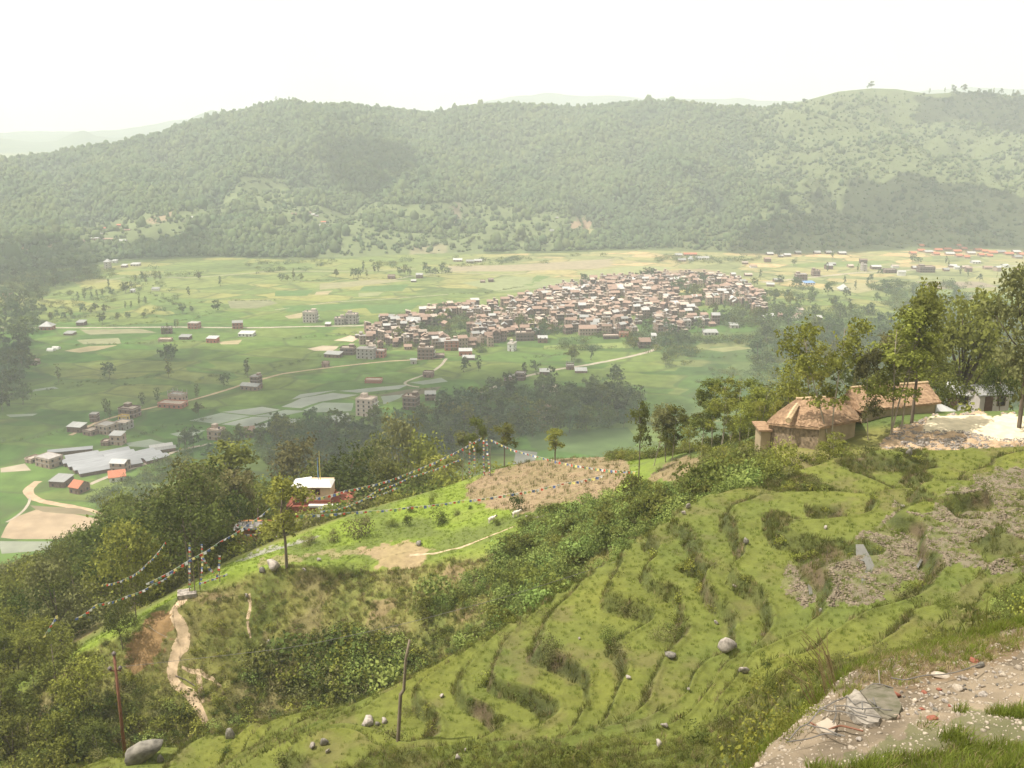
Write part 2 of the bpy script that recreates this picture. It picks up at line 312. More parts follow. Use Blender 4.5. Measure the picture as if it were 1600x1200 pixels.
def hill(x, y, full=False):
    x = np.asarray(x, float).ravel(); y = np.asarray(y, float).ravel()
    s = x / y; z0, kk = loft(s, np.log(y))
    # rolling and terracing
    wT = smooth(3.6, 4.6, kk) * (1 - smooth(7.02, 7.35, kk))
    roll = fbm(x / 9 + 3, y / 8, 2) * 2.5 + fbm(x / 4.0, y / 4.0 + 8, 2) * .25
    flat = smooth(0.12, 0.5, s) * wT
    base = z0 + wT * roll * (1 - 0.6 * smooth(6.0, 7.0, kk))
    hstep = 1.0
    q = base / hstep + fbm(x / 16 + 40, y / 16, 2) * 0.7 + fbm(x / 3.5 + 4, y / 3.5, 3) * 0.28
    fr = q - np.floor(q); ris = smooth(0.0, 0.24, fr)
    stepped = base + hstep * ((ris - fr)) * 1.0
    riser = wT * np.clip(1 - np.abs(fr - 0.12) / 0.145, 0, 1) ** .5
    z = base * (1 - wT) + stepped * wT
    z += wT * riser * fbm(x / .9, y / .9, 2) * .22
    lip = wT * np.exp(-((fr - 0.29) / 0.05) ** 2) * 0.12; z += lip
    # second hill: rough, faint cattle tracks
    w2 = smooth(7.6, 8.2, kk) * (1 - smooth(9.9, 10.2, kk)) * (1 - smooth(.18, .3, s))
    z += w2 * (fbm(x / 7, y / 7, 4) * 1.5 + np.abs(fbm(x / 3.2 + 5, y / 3.2, 3)) * -.9)
    q2 = z0 / .8 + fbm(x / 9, y / 9 + 3, 2); f2 = q2 - np.floor(q2)
    z += w2 * (smooth(0, .5, f2) - f2) * .12 * smooth(-.1,.3,fbm(x/14,y/14+60,2))
    w3 = smooth(9.9, 10.3, kk) * (1 - smooth(11.0, 11.2, kk)); z += w3 * fbm(x / 9, y / 9, 3) * .35
    w4 = smooth(11.3, 12.2, kk); z += w4 * fbm(x / 24, y / 24, 3) * 3.0
    # ledge
    w1 = smooth(.5, 1.2, kk) * (1 - smooth(2.4, 3.2, kk)); z += w1 * (fbm(x * 1.3, y * 1.3, 4) * .12 + fbm(x * 6, y * 6, 3) * .022)
    # bank below the rim is rough
    wb = smooth(2.05, 2.4, kk) * (1 - smooth(3.4, 4.2, kk)); z += wb * fbm(x / .8, y / .8, 4) * .3
    if full: return z, kk, riser, fr, s
    return z
def hz(x, y): return float(hill([x], [y])[0])
_Yg = np.exp(np.linspace(math.log(2.6), math.log(600), 3000))
def hit_hill(u, v, kmin=0.0, kmax=99):
    """first point of the hillside seen along a picture ray (beyond knot kmin)"""
    s, t = ts(u, v); z, kk, *_ = hill(_Yg * s, _Yg, True)
    below = (t * _Yg <= z) & (kk >= kmin)
    if not below.any(): i = np.argmin(np.abs(t * _Yg - z) + 1e3 * (kk < kmin) + 1e3 * (kk > kmax))
    else: i = np.argmax(below)
    return Vector((_Yg[i] * s, _Yg[i], z[i]))
rowsn = [6, 150, 26, 24, 90, 170, 230, 18, 60, 110, 90, 40, 34, 24, 6]
cols = np.concatenate([np.linspace(-1.2, -.58, 34)[:-1], np.linspace(-.58, .60, 470), np.linspace(.60, 1.2, 34)[1:]])
rows = np.concatenate([k + np.linspace(0, 1, n, endpoint=False) for k, n in enumerate(rowsn)] + [[NK - 1.0]])
ky, _ = knots(cols)                                   # NK x cols
ri = np.clip(rows.astype(int), 0, NK - 2); rf = rows - ri
L = ky[ri] * (1 - rf)[:, None] + ky[ri + 1] * rf[:, None]
Yv = np.exp(L); Xv = Yv * cols[None, :]
nr, nc = Yv.shape
z, kk, riser, fr, sv = hill(Xv.ravel(), Yv.ravel(), True)
X, Y = Xv.ravel(), Yv.ravel(); U_, V_ = proj(X, Y, z)
def lerp(a, b, w): return a * (1 - w)[:, None] + np.asarray(b)[None, :] * w[:, None]
n = len(X); col = np.tile(np.array([0.15, 0.165, 0.033]), (n, 1))
# terraces: yellow-green treads, browner risers
pt = fbm(X / 6, Y / 6, 4)
col = lerp(col, (0.185, 0.19, 0.034), smooth(0.0, .6, pt) * .7)
col = lerp(col, (0.12, 0.15, 0.032), smooth(0.0, .6, -pt) * .7)
col = lerp(col, (0.17, 0.12, 0.07), np.clip(smooth(.1, .5, fbm(X / 2.5 + 9, Y / 2.5, 4)) * .35, 0, 1))
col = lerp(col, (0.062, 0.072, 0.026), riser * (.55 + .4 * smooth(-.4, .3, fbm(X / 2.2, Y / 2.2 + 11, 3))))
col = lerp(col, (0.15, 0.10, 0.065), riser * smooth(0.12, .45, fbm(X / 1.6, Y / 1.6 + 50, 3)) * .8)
mudm = softpoly(U_, V_, MUD, 14) & (kk > 5) & (kk < 7) & (riser < .35)
soil = smooth(-.25, .15, fbm(X / 1.1, Y / 1.1, 4))
col = lerp(col, (0.21, 0.17, 0.125), mudm * (0.35 + .5 * soil))
# bank below the rim, and hidden parts
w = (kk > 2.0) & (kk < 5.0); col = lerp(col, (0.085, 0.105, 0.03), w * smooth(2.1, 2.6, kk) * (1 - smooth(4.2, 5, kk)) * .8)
# ledge: sandy gravel, grass bottom right
le = kk < 2.25
gr = smooth(-.1, .35, fbm(X * 3, Y * 3, 4))
col[le] = np.array([0.225, 0.175, 0.12]) * (0.75 + .5 * gr[le])[:, None]
dk = le & softpoly(U_, V_, [(1330, 1075), (1400, 1040), (1500, 1015), (1590, 985), (1620, 1010), (1520, 1050), (1440, 1075), (1380, 1085)], 12)
col = lerp(col, (0.21, 0.145, 0.085), dk * .75)
GRASSL = [(1255, 1215), (1300, 1185), (1390, 1160), (1440, 1130), (1520, 1112), (1640, 1100), (1640, 1215)]
gl = le & softpoly(U_, V_, GRASSL, 18); col = lerp(col, (0.11, 0.125, 0.045), gl * .6)
# second hill slope
s2 = smooth(7.7, 8.3, kk)
c2 = np.tile(np.array([0.22, 0.21, 0.06]), (n, 1)); n2 = fbm(X / 5 + 70, Y / 5, 4)
c2 = lerp(c2, (0.16, 0.18, 0.045), smooth(-.1, .45, n2)); c2 = lerp(c2, (0.24, 0.20, 0.09), smooth(.1, .5, -n2) * .8)
c2 = lerp(c2, (0.30, 0.20, 0.12), smooth(.38, .55, fbm(X / 3 + 12, Y / 3, 3)) * .6)
col = col * (1 - s2)[:, None] + c2 * s2[:, None]
# shelf: bright grass
sh = smooth(9.75, 10.1, kk) * (1 - smooth(11.05, 11.3, kk)); n3 = fbm(X / 7, Y / 7 + 20, 4)
c3 = np.tile(np.array([0.205, 0.265, 0.035]), (n, 1)); c3 = lerp(c3, (0.14, 0.17, 0.04), smooth(.0, .5, n3)); c3 = lerp(c3, (0.24, 0.22, 0.08), smooth(.2, .6, -n3) * .5)
rgt = smooth(.10, .22, sv); c3 = lerp(c3, (0.10, 0.14, 0.04), rgt * .8)
col = col * (1 - sh)[:, None] + c3 * sh[:, None]
bare = softpoly(U_, V_, [(560, 862), (600, 850), (640, 848), (680, 858), (650, 890), (610, 893), (580, 875)], 12) & (kk > 9) & (kk < 11)
col = lerp(col, (0.40, 0.28, 0.17), bare * .8)
bare = softpoly(U_, V_, [(400, 872), (520, 862), (560, 860), (560, 868), (480, 872), (400, 885)], 10) & (kk > 9.4) & (kk < 11)
col = lerp(col, (0.36, 0.27, 0.16), bare * .6)
bare = softpoly(U_, V_, [(200, 1000), (240, 960), (265, 948), (275, 965), (262, 1000), (235, 1040), (205, 1060), (195, 1030)], 10) & (kk > 8) & (kk < 11)
col = lerp(col, (0.30, 0.175, 0.085), bare * .85)
f1 = softpoly(U_, V_, FIELD1, 6) & (kk > 9.3) & (kk < 11.3); f2_ = softpoly(U_, V_, FIELD2, 6) & (kk > 9.3) & (kk < 11.3)
rowp = .5 + .5 * np.sin((X * .35 + Y * .94) * 6.0)
fl = f1 | f2_
col = lerp(col, (0.31, 0.225, 0.13), fl * 1.0); col = lerp(col, (0.17, 0.16, 0.05), (f2_ | (f1 & (n3 > .1))) * smooth(.3, .8, rowp) * .55)
yd = softpoly(U_, V_, YARD, 8) & (kk > 7.9) & (kk < 11)
col = lerp(col, (0.54, 0.38, 0.24), yd * 1.0)
flatyard = yd & inpoly(U_, V_, [(1440, 676), (1450, 650), (1620, 646), (1620, 690), (1560, 690), (1500, 676)])
col = lerp(col, (0.82, 0.71, 0.50), flatyard * .85)
# back slope under the woods
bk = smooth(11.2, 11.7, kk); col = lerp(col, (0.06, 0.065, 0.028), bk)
bare = softpoly(U_, V_, [(372, 880), (400, 862), (470, 845), (560, 826), (560, 840), (440, 868)], 6) & (kk > 10.9) & (kk < 12.4); col = lerp(col, (0.36, 0.33, 0.30), bare * .8)
# small relief of ploughed soil / mud / gravel mound
z = z + fl * (np.sin((X * .35 + Y * .94) * 6.0) * .07 + fbm(X * 2, Y * 2, 3) * .10) + mudm * (fbm(X * 2.6, Y * 2.6, 3) * .13) + (yd & ~flatyard) * fbm(X * 2, Y * 2, 4) * .4
Vh = np.stack([X, Y, z], 1)
idx = np.arange(nr * nc).reshape(nr, nc)
F = np.stack([idx[:-1, :-1].ravel(), idx[:-1, 1:].ravel(), idx[1:, 1:].ravel(), idx[1:, :-1].ravel()], 1)
M['hill'] = mat('hillside_ground', (1, 1, 1), var=.28, scale=1.3, attr=True, bump=1.5, detail=8)
def hillpart(name, fmask):
    ff = F[fmask]; us, inv = np.unique(ff, return_inverse=True)
    me = mesh_np(name, Vh[us], inv.reshape(-1, 4), col[us]); me.polygons.foreach_set('use_smooth', np.ones(len(ff), bool)); me.materials.append(M['hill'])
    return struct(ob(name, me))
fk = kk[F[:, 0]]
cf1 = fl[F[:, 0]]; cyd = yd[F[:, 0]]; cle = fk < 2.05; cmud = mudm[F[:, 0]] & ~cle
cte = (fk < 7.1) & ~cle & ~cmud
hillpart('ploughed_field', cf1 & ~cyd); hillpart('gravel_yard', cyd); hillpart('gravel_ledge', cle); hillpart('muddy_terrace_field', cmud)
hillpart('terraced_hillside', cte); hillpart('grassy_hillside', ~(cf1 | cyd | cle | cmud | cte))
# the road shoulder under and behind the camera
mb = MB(); mb.box(-14, 14, -14, 1.35, -3.0, -1.75); struct(ob('road_shoulder', mb.mesh('road_shoulder'), M['stone_warm']))

# ------------------------------------------------------------------ valley floor and far hills
FZ = -185.0
def floor_z(x, y):
    x = np.asarray(x, float); y = np.asarray(y, float)
    m = 9.0 * np.exp(-(((x - 190) / 190) ** 2 + ((y - 1010) / 170) ** 2))
    r = 7.0 * np.exp(-(((x - 330) / 160) ** 2 + ((y - 760) / 140) ** 2))
    return FZ + m + r + fbm(x / 160, y / 160, 3) * 1.2
def fzf(x, y): return float(floor_z(np.array([x]), np.array([y]))[0])
def G(u, v):
    s, t = ts(u, v); Y = FZ / t
    for _ in range(6): Y = fzf(s * Y, Y) / t
    return Vector((s * Y, Y, fzf(s * Y, Y)))
ys = np.concatenate([np.exp(np.linspace(math.log(330), math.log(1700), 260)), np.exp(np.linspace(math.log(1750), math.log(8200), 24))])
xs = np.linspace(-1.25, 1.25, 260)
Yf = np.repeat(ys[:, None], len(xs), 1); Xf = Yf * xs[None, :]
zf = floor_z(Xf.ravel(), Yf.ravel()); Xq, Yq = Xf.ravel(), Yf.ravel(); uf, vf = proj(Xq, Yq, zf)
cf = np.tile(np.array([0.085, 0.142, 0.034]), (len(Xq), 1)); nn = fbm(Xq / 120, Yq / 120, 4)
cf = lerp(cf, (0.078, 0.125, 0.03), smooth(0, .5, nn)); cf = lerp(cf, (0.12, 0.155, 0.045), smooth(0, .5, -nn) * .6)
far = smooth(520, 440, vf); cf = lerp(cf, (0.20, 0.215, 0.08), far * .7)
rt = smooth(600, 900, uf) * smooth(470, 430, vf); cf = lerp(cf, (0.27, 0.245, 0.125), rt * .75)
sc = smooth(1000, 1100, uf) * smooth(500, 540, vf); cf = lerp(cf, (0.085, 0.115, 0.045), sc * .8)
m, nd, l, out = newmat('valley_fields')
b = nd.new('ShaderNodeBsdfPrincipled'); b.inputs['Roughness'].default_value = .95; b.inputs['Specular IOR Level'].default_value = .1; l.new(b.outputs[0], out.inputs[0])
tcn = nd.new('ShaderNodeTexCoord'); mpn = nd.new('ShaderNodeMapping'); mpn.inputs['Rotation'].default_value = (0, 0, .35); mpn.inputs['Scale'].default_value = (1 / 52., 1 / 34., 0)
l.new(tcn.outputs['Object'], mpn.inputs[0])
nw = nd.new('ShaderNodeTexNoise'); nw.inputs['Scale'].default_value = 1.3; nw.inputs['Detail'].default_value = 2; l.new(mpn.outputs[0], nw.inputs['Vector'])
va = nd.new('ShaderNodeVectorMath'); va.operation = 'MULTIPLY_ADD'; va.inputs[1].default_value = (.22, .22, 0); l.new(nw.outputs['Color'], va.inputs[0]); l.new(mpn.outputs[0], va.inputs[2])
vo = nd.new('ShaderNodeTexVoronoi'); vo.distance = 'CHEBYCHEV'; vo.inputs['Randomness'].default_value = .75; vo.inputs['Scale'].default_value = 1; l.new(va.outputs[0], vo.inputs['Vector'])
ve = nd.new('ShaderNodeTexVoronoi'); ve.feature = 'DISTANCE_TO_EDGE'; ve.inputs['Randomness'].default_value = .75; ve.inputs['Scale'].default_value = 1; l.new(va.outputs[0], ve.inputs['Vector'])
rr = nd.new('ShaderNodeValToRGB'); E = rr.color_ramp.elements; E[0].position = 0; E[0].color = (.66, .76, .7, 1); E[1].position = 1; E[1].color = (1.9, 1.4, 1.5, 1)
for pz, cc in ((.25, (.92, 1.0, .9)), (.5, (1.1, 1.08, 1)), (.68, (1.5, 1.2, 1.25)), (.8, (.85, 1.0, .8))):
    e = E.new(pz); e.color = (*cc, 1)
for e in E: pass
sx = nd.new('ShaderNodeSeparateColor'); l.new(vo.outputs['Color'], sx.inputs[0]); l.new(sx.outputs[0], rr.inputs[0])
at = nd.new('ShaderNodeAttribute'); at.attribute_name = 'Col'
m1 = nd.new('ShaderNodeMix'); m1.data_type = 'RGBA'; m1.blend_type = 'MULTIPLY'; m1.inputs[0].default_value = 1.0; l.new(at.outputs['Color'], m1.inputs[6]); l.new(rr.outputs[0], m1.inputs[7])
n1 = nd.new('ShaderNodeTexNoise'); n1.inputs['Scale'].default_value = .12; n1.inputs['Detail'].default_value = 7; l.new(tcn.outputs['Object'], n1.inputs['Vector'])
r1 = nd.new('ShaderNodeMapRange'); r1.inputs[1].default_value = .3; r1.inputs[2].default_value = .7; r1.inputs[3].default_value = .78; r1.inputs[4].default_value = 1.22; l.new(n1.outputs[0], r1.inputs[0])
m2 = nd.new('ShaderNodeMix'); m2.data_type = 'RGBA'; m2.blend_type = 'MULTIPLY'; m2.inputs[0].default_value = 1; l.new(m1.outputs[2], m2.inputs[6]); l.new(r1.outputs[0], m2.inputs[7])
r2 = nd.new('ShaderNodeMapRange'); r2.inputs[1].default_value = .0; r2.inputs[2].default_value = .045; r2.inputs[3].default_value = .8; r2.inputs[4].default_value = 0; l.new(ve.outputs['Distance'], r2.inputs[0])
m3 = nd.new('ShaderNodeMix'); m3.data_type = 'RGBA'; l.new(r2.outputs[0], m3.inputs[0]); l.new(m2.outputs[2], m3.inputs[6]); m3.inputs[7].default_value = (.075, .095, .035, 1)
l.new(m3.outputs[2], b.inputs['Base Color']); M['valley'] = m
idx = np.arange(Yf.size).reshape(Yf.shape)
FF = np.stack([idx[:-1, :-1].ravel(), idx[:-1, 1:].ravel(), idx[1:, 1:].ravel(), idx[1:, :-1].ravel()], 1)
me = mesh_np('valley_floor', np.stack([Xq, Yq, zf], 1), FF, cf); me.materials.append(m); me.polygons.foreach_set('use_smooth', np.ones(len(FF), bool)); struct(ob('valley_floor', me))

# far forested ridge
def fl_(pts): return np.array([(ts(u, v)[0], math.log(Yy), ts(u, v)[1] * Yy) for u, v, Yy in pts])
def foot(pts):
    r = []
    for u, v in pts:
        s, t = ts(u, v); r.append((s, math.log((FZ - 4) / t), FZ - 4))
    return np.array(r)
ft = [(-500, 425), (-100, 425), (0, 432), (120, 425), (200, 412), (330, 408), (450, 412), (560, 408), (700, 402), (900, 400), (1000, 396), (1200, 402), (1400, 396), (1600, 392), (2000, 385)]
FH = [foot([(u, v + 6) for u, v in ft]), foot(ft) + np.array([0, 0.015, 5]),
 fl_([(-500, 360, 1560), (0, 352, 1560), (200, 345, 1600), (320, 320, 1680), (400, 292, 1720), (470, 300, 1720), (560, 318, 1680), (700, 335, 1650), (850, 345, 1640), (1000, 330, 1680), (1200, 305, 1740), (1400, 300, 1750), (1600, 295, 1750), (2000, 300, 1750)]),
 fl_([(-500, 310, 1880), (0, 292, 1900), (200, 270, 1950), (400, 232, 2050), (600, 238, 2080), (800, 240, 2100), (1000, 232, 2100), (1200, 225, 2130), (1400, 212, 2180), (1600, 215, 2150), (2000, 220, 2150)]),
 fl_([(-500, 292, 2150), (-100, 262, 2180), (0, 255, 2200), (60, 246, 2220), (180, 228, 2250), (250, 212, 2300), (300, 193, 2350), (400, 170, 2420), (440, 160, 2450), (480, 166, 2460), (560, 168, 2470), (680, 180, 2480), (720, 170, 2500), (800, 165, 2500), (900, 172, 2500), (1000, 162, 2500), (1060, 160, 2500), (1120, 166, 2500), (1200, 168, 2500), (1255, 158, 2500), (1310, 143, 2520), (1360, 138, 2540), (1400, 139, 2540), (1450, 147, 2540), (1500, 144, 2540), (1600, 151, 2540), (1800, 165, 2540), (2000, 180, 2540)]),
]
c4 = FH[-1].copy(); c4[:, 1] += .22; c4[:, 2] -= 70; FH.append(c4)
c5 = FH[-1].copy(); c5[:, 1] += .35; c5[:, 2] = FZ - 12; FH.append(c5)
S2 = np.linspace(-.95, .95, 761); A = [[np.interp(S2, f[:, 0], f[:, j]) for j in (1, 2)] for f in FH]
ky2 = np.array([np.convolve(np.pad(a[0], 12, 'edge'), ker, 'valid') for a in A]); kz2 = np.array([a[1] for a in A])
K2 = len(FH)
GUL = [([(780, 195), (830, 235), (890, 275), (925, 325), (935, 345)], 30, 30), ([(1090, 215), (1110, 260), (1130, 300)], 20, 26), ([(1240, 240), (1290, 270), (1330, 300), (1380, 300)], 22, 22), ([(560, 180), (540, 230), (500, 260), (400, 280)], 15, 26),
       ([(1395, 160), (1440, 200), (1465, 235)], 16, 20), ([(1500, 215), (1560, 260), (1600, 290)], 22, 24), ([(250, 225), (290, 270), (330, 300), (350, 320)], 18, 26), ([(650, 190), (700, 230), (780, 290), (800, 330)], 16, 26), ([(1120, 180), (1170, 240), (1230, 290), (1260, 330)], 15, 22), ([(60, 260), (120, 300), (160, 340)], 14, 26), ([(1000, 190), (985, 250), (1010, 300)], 14, 24)]
def farhill(x, y, full=False):
    x = np.asarray(x, float).ravel(); y = np.asarray(y, float).ravel(); s = x / y; Ln = np.log(y)
    xx = np.clip((s + .95) / 1.9 * 760, 0, 759.999); i = xx.astype(int); f = xx - i
    a = ky2[:, i] * (1 - f) + ky2[:, i + 1] * f; b_ = kz2[:, i] * (1 - f) + kz2[:, i + 1] * f
    k = np.clip((Ln[None] >= a).sum(0) - 1, 0, K2 - 2); n_ = np.arange(len(s))
    t = np.clip((Ln - a[k, n_]) / (a[k + 1, n_] - a[k, n_]), 0, 1)
    z_ = b_[k, n_] * (1 - t) + b_[k + 1, n_] * t; q = k + t
    env = smooth(1.0, 2.0, q) * (1 - smooth(3.5, 4.0, q)) + .35 * smooth(4.1, 4.6, q)
    rid = 1 - np.abs(fbm(x / 210 + 5 + fbm(x / 400, y / 400, 2), y / 700 + 2, 3)) * 2
    z_ = z_ + env * ((rid - .55) * 38 + fbm(x / 130, y / 130, 4) * 16)
    uu, vv = proj(x, y, b_[k, n_] * (1 - t) + b_[k + 1, n_] * t)
    for pts, dep, wd in GUL:
        dmin = np.full(len(x), 1e9)
        for (a0, b0), (a1, b1) in zip(pts[:-1], pts[1:]):
            ex, ey = a1 - a0, b1 - b0; tt = np.clip(((uu - a0) * ex + (vv - b0) * ey) / (ex * ex + ey * ey), 0, 1)
            dmin = np.minimum(dmin, np.hypot(uu - a0 - tt * ex, vv - b0 - tt * ey))
        z_ = z_ - 1.9 * dep * env * np.exp(-(dmin / wd) ** 1.3)
    # farmed foothill terraces
    if full: return z_, q
    return z_
qr = np.concatenate([np.linspace(0, 1, 8)[:-1], np.linspace(1, 2, 90)[:-1], np.linspace(2, 3, 90)[:-1], np.linspace(3, 4, 90)[:-1], np.linspace(4, 6, 14)])
sc_ = np.linspace(-.93, .93, 560)
i_ = np.clip(((sc_ + .95) / 1.9 * 760).astype(int), 0, 759)
kyc = ky2[:, i_]; r_i = np.clip(qr.astype(int), 0, K2 - 2); r_f = qr - r_i
Yh = np.exp(kyc[r_i] * (1 - r_f)[:, None] + kyc[r_i + 1] * r_f[:, None]); Xh = Yh * sc_[None]
zh, qh = farhill(Xh, Yh, True); xh, yh = Xh.ravel(), Yh.ravel(); uh, vh = proj(xh, yh, zh)
ch = np.tile(np.array([0.075, 0.10, 0.035]), (len(xh), 1)); nh = fbm(xh / 90, yh / 90, 4)
ch = lerp(ch, (0.12, 0.145, 0.05), smooth(0, .4, nh) * .7)
grs = smooth(980, 1250, uh + fbm(xh / 200, yh / 200 + 7, 3) * 200)
ch = lerp(ch, (0.16, 0.185, 0.078), grs * .85)
FARM = [[(390, 285), (450, 285), (470, 310), (540, 330), (590, 350), (560, 370), (470, 350), (390, 320)], [(600, 330), (680, 325), (700, 345), (640, 350)], [(750, 325), (850, 340), (870, 375), (760, 380)], [(850, 342), (925, 340), (935, 362), (850, 365)], [(560, 365), (700, 370), (720, 395), (600, 395)], [(120, 350), (260, 335), (300, 345), (280, 380), (120, 385)], [(800, 380), (830, 378), (835, 395), (790, 395)]]
farm = np.zeros(len(xh), bool)
for fp in FARM: farm |= softpoly(uh, vh, fp, 14)
farm &= (qh < 3); VILL = [(100, 400), (110, 345), (260, 320), (380, 275), (460, 280), (540, 310), (620, 320), (720, 315), (860, 330), (935, 345), (930, 372), (860, 392), (700, 400), (300, 405)]
clear = lambda x, y: fbm(x / 75, y / 120 + 4, 3)
farm |= inpoly(uh, vh, VILL) & (qh < 3) & (clear(xh, yh) > .10)
ch = lerp(ch, (0.165, 0.195, 0.08), farm * .9)
for poly, c in (([(885, 350), (905, 342), (928, 344), (915, 360), (880, 360)], (.40, .26, .17)), ([(20, 383), (60, 383), (105, 380), (100, 388), (60, 392), (22, 391)], (.42, .28, .18)), ([(225, 345), (262, 333), (280, 333), (262, 342), (235, 352)], (.38, .26, .17)), ([(705, 322), (722, 318), (718, 350), (700, 352)], (.26, .2, .14)), ([(640, 385), (700, 380), (700, 396), (640, 398)], (.30, .26, .15))):
    ch = lerp(ch, c, (softpoly(uh, vh, poly, 5) & (qh < 3)) * .8)
M['farhill'] = mat('ridge_ground', (1, 1, 1), var=.3, scale=.05, attr=True, detail=8)
idx = np.arange(Yh.size).reshape(Yh.shape)
FF = np.stack([idx[:-1, :-1].ravel(), idx[:-1, 1:].ravel(), idx[1:, 1:].ravel(), idx[1:, :-1].ravel()], 1)
me = mesh_np('forested_ridge', np.stack([xh, yh, zh], 1), FF, ch); me.materials.append(M['farhill']); me.polygons.foreach_set('use_smooth', np.ones(len(FF), bool)); struct(ob('forested_ridge', me))
_Y2 = np.exp(np.linspace(math.log(1150), math.log(2900), 1500))
def hit_far(u, v):
    s, t = ts(u, v); zz = np.maximum(farhill(_Y2 * s, _Y2), floor_z(_Y2 * s, _Y2)); bl = t * _Y2 <= zz
    i = np.argmax(bl) if bl.any() else np.argmin(np.abs(t * _Y2 - zz)); return Vector((_Y2[i] * s, _Y2[i], zz[i]))
# distant blue mountains
def mountains(name, pts, Yd, seed, rough):
    us = np.linspace(pts[0][0], pts[-1][0], 220); vs = np.interp(us, [p[0] for p in pts], [p[1] for p in pts]) + fbm(us / 60 + seed, us * 0 + seed, 5) * rough
    V, rws = [], 9
    for j in range(rws):
        f = j / (rws - 1)
        for k_, (u, v) in enumerate(zip(us, vs)):
            s, t = ts(u, v); z1 = t * Yd; dd = (1 - abs(2 * f - 1)) ; zz = (FZ - 30) * (1 - dd) + z1 * dd
            yy = Yd * (1 + (f - .5) * .35); V.append((s * yy, yy, zz))
    nw_ = len(us); F_ = [(j * nw_ + k_, j * nw_ + k_ + 1, (j + 1) * nw_ + k_ + 1, (j + 1) * nw_ + k_) for j in range(rws - 1) for k_ in range(nw_ - 1)]
    me = mesh_np(name, V, F_); me.materials.append(M['leaf_far']); me.polygons.foreach_set('use_smooth', np.ones(len(F_), bool)); return struct(ob(name, me))
mountains('distant_mountain', [(-500, 205), (0, 216), (50, 222), (90, 220), (115, 209), (132, 204), (150, 213), (180, 216), (260, 205), (330, 172), (420, 180), (1000, 200)], 6000, 3, 4)
mountains('distant_mountain_range', [(-300, 215), (200, 200), (330, 185), (500, 178), (700, 170), (780, 156), (860, 146), (950, 150), (1100, 155), (1250, 158), (1400, 150), (1510, 134), (1620, 138), (2100, 160)], 7300, 11, 6)
# haze
mb = MB(); mb.box(-10500, 10500, -400, 8700, -222, 330)
hm, hn, hl, ho = newmat('haze_air'); pv = hn.new('ShaderNodeVolumePrincipled'); pv.inputs['Color'].default_value = (.90, .945, 1, 1)
pv.inputs['Density'].default_value = 0.00023; pv.inputs['Anisotropy'].default_value = 0.1; hl.new(pv.outputs[0], ho.inputs['Volume'])
hz_o = ob('haze', mb.mesh('haze'), hm); stuff(hz_o, 'pale summer haze filling the whole valley', 'haze')
hm.cycles.homogeneous_volume = True if hasattr(hm.cycles, 'homogeneous_volume') else True
# clouds that throw the shadows seen on the ridge and the woods
def cloudmat(name, op):
    cm, cn, cl, co = newmat(name); d_ = cn.new('ShaderNodeBsdfDiffuse'); d_.inputs[0].default_value = (.9, .9, .9, 1); t_ = cn.new('ShaderNodeBsdfTransparent'); mx_ = cn.new('ShaderNodeMixShader'); mx_.inputs[0].default_value = op
    cl.new(t_.outputs[0], mx_.inputs[1]); cl.new(d_.outputs[0], mx_.inputs[2]); cl.new(mx_.outputs[0], co.inputs[0]); return cm
CMS = {1: cloudmat('thick_cloud', .93), 0: cloudmat('thin_cloud', .22)}
bmi = bmesh.new(); bmesh.ops.create_icosphere(bmi, subdivisions=2, radius=1); ICO_V = np.array([v.co[:] for v in bmi.verts]); ICO_F = np.array([[v.index for v in f.verts] for f in bmi.faces]); bmi.free()
bmi = bmesh.new(); bmesh.ops.create_icosphere(bmi, subdivisions=1, radius=1); IC1_V = np.array([v.co[:] for v in bmi.verts]); IC1_F = np.array([[v.index for v in f.verts] for f in bmi.faces]); bmi.free()
def cloud(poly, hitf, r, zc=640, step=None, thick=1):
    pts = [hitf(u, v) for u, v in poly]
    pl = [(p.x + SUN_V[0] / SUN_V[2] * (zc - p.z), p.y + SUN_V[1] / SUN_V[2] * (zc - p.z)) for p in pts]
    x0, x1 = min(p[0] for p in pl), max(p[0] for p in pl); y0, y1 = min(p[1] for p in pl), max(p[1] for p in pl)
    Vs, Fs = [], []; nn_ = 0; step = step or r * .85
    for gx in np.arange(x0, x1, step):
        for gy in np.arange(y0, y1, step):
            a_, b_ = gx + rng.normal() * r * .2, gy + rng.normal() * r * .2
            if inpoly(np.array([a_]), np.array([b_]), pl)[0]:
                k_ = r * rng.uniform(.75, 1.15); Vs.append(ICO_V * [k_, k_, k_ * .42] + [a_, b_, zc + rng.uniform(-6, 6)]); Fs.append(ICO_F + nn_); nn_ += len(ICO_V)
    if not Vs: return
    me = mesh_np('cloud', np.concatenate(Vs), np.concatenate(Fs)); me.materials.append(CMS[thick]); me.polygons.foreach_set('use_smooth', np.ones(len(me.polygons), bool))
    stuff(ob('cloud', me), 'thin white cloud drifting high over the valley', 'cloud')
cloud([(515, 258), (540, 229), (600, 226), (648, 240), (632, 268), (598, 302), (565, 302), (530, 278)], hit_far, 26)
cloud([(1175, 392), (1195, 362), (1290, 332), (1330, 310), (1370, 286), (1440, 278), (1520, 290), (1600, 312), (1680, 330), (1680, 385), (1400, 390)], hit_far, 45)
cloud([(1452, 155), (1520, 150), (1700, 165), (1700, 235), (1600, 205), (1520, 186), (1455, 188)], hit_far, 40)
cloud([(-260, 575), (-100, 552), (150, 546), (330, 556), (500, 553), (640, 572), (780, 575), (900, 588), (1020, 600), (1020, 665), (850, 690), (740, 720), (520, 775), (250, 700), (60, 690), (-260, 720)], G, 40, thick=0)
cloud([(-80, 440), (-80, 400), (60, 392), (150, 400), (160, 435), (80, 450)], G, 35, thick=0)
cloud([(180, 395), (250, 368), (330, 365), (340, 400), (240, 412)], hit_far, 30, thick=0)
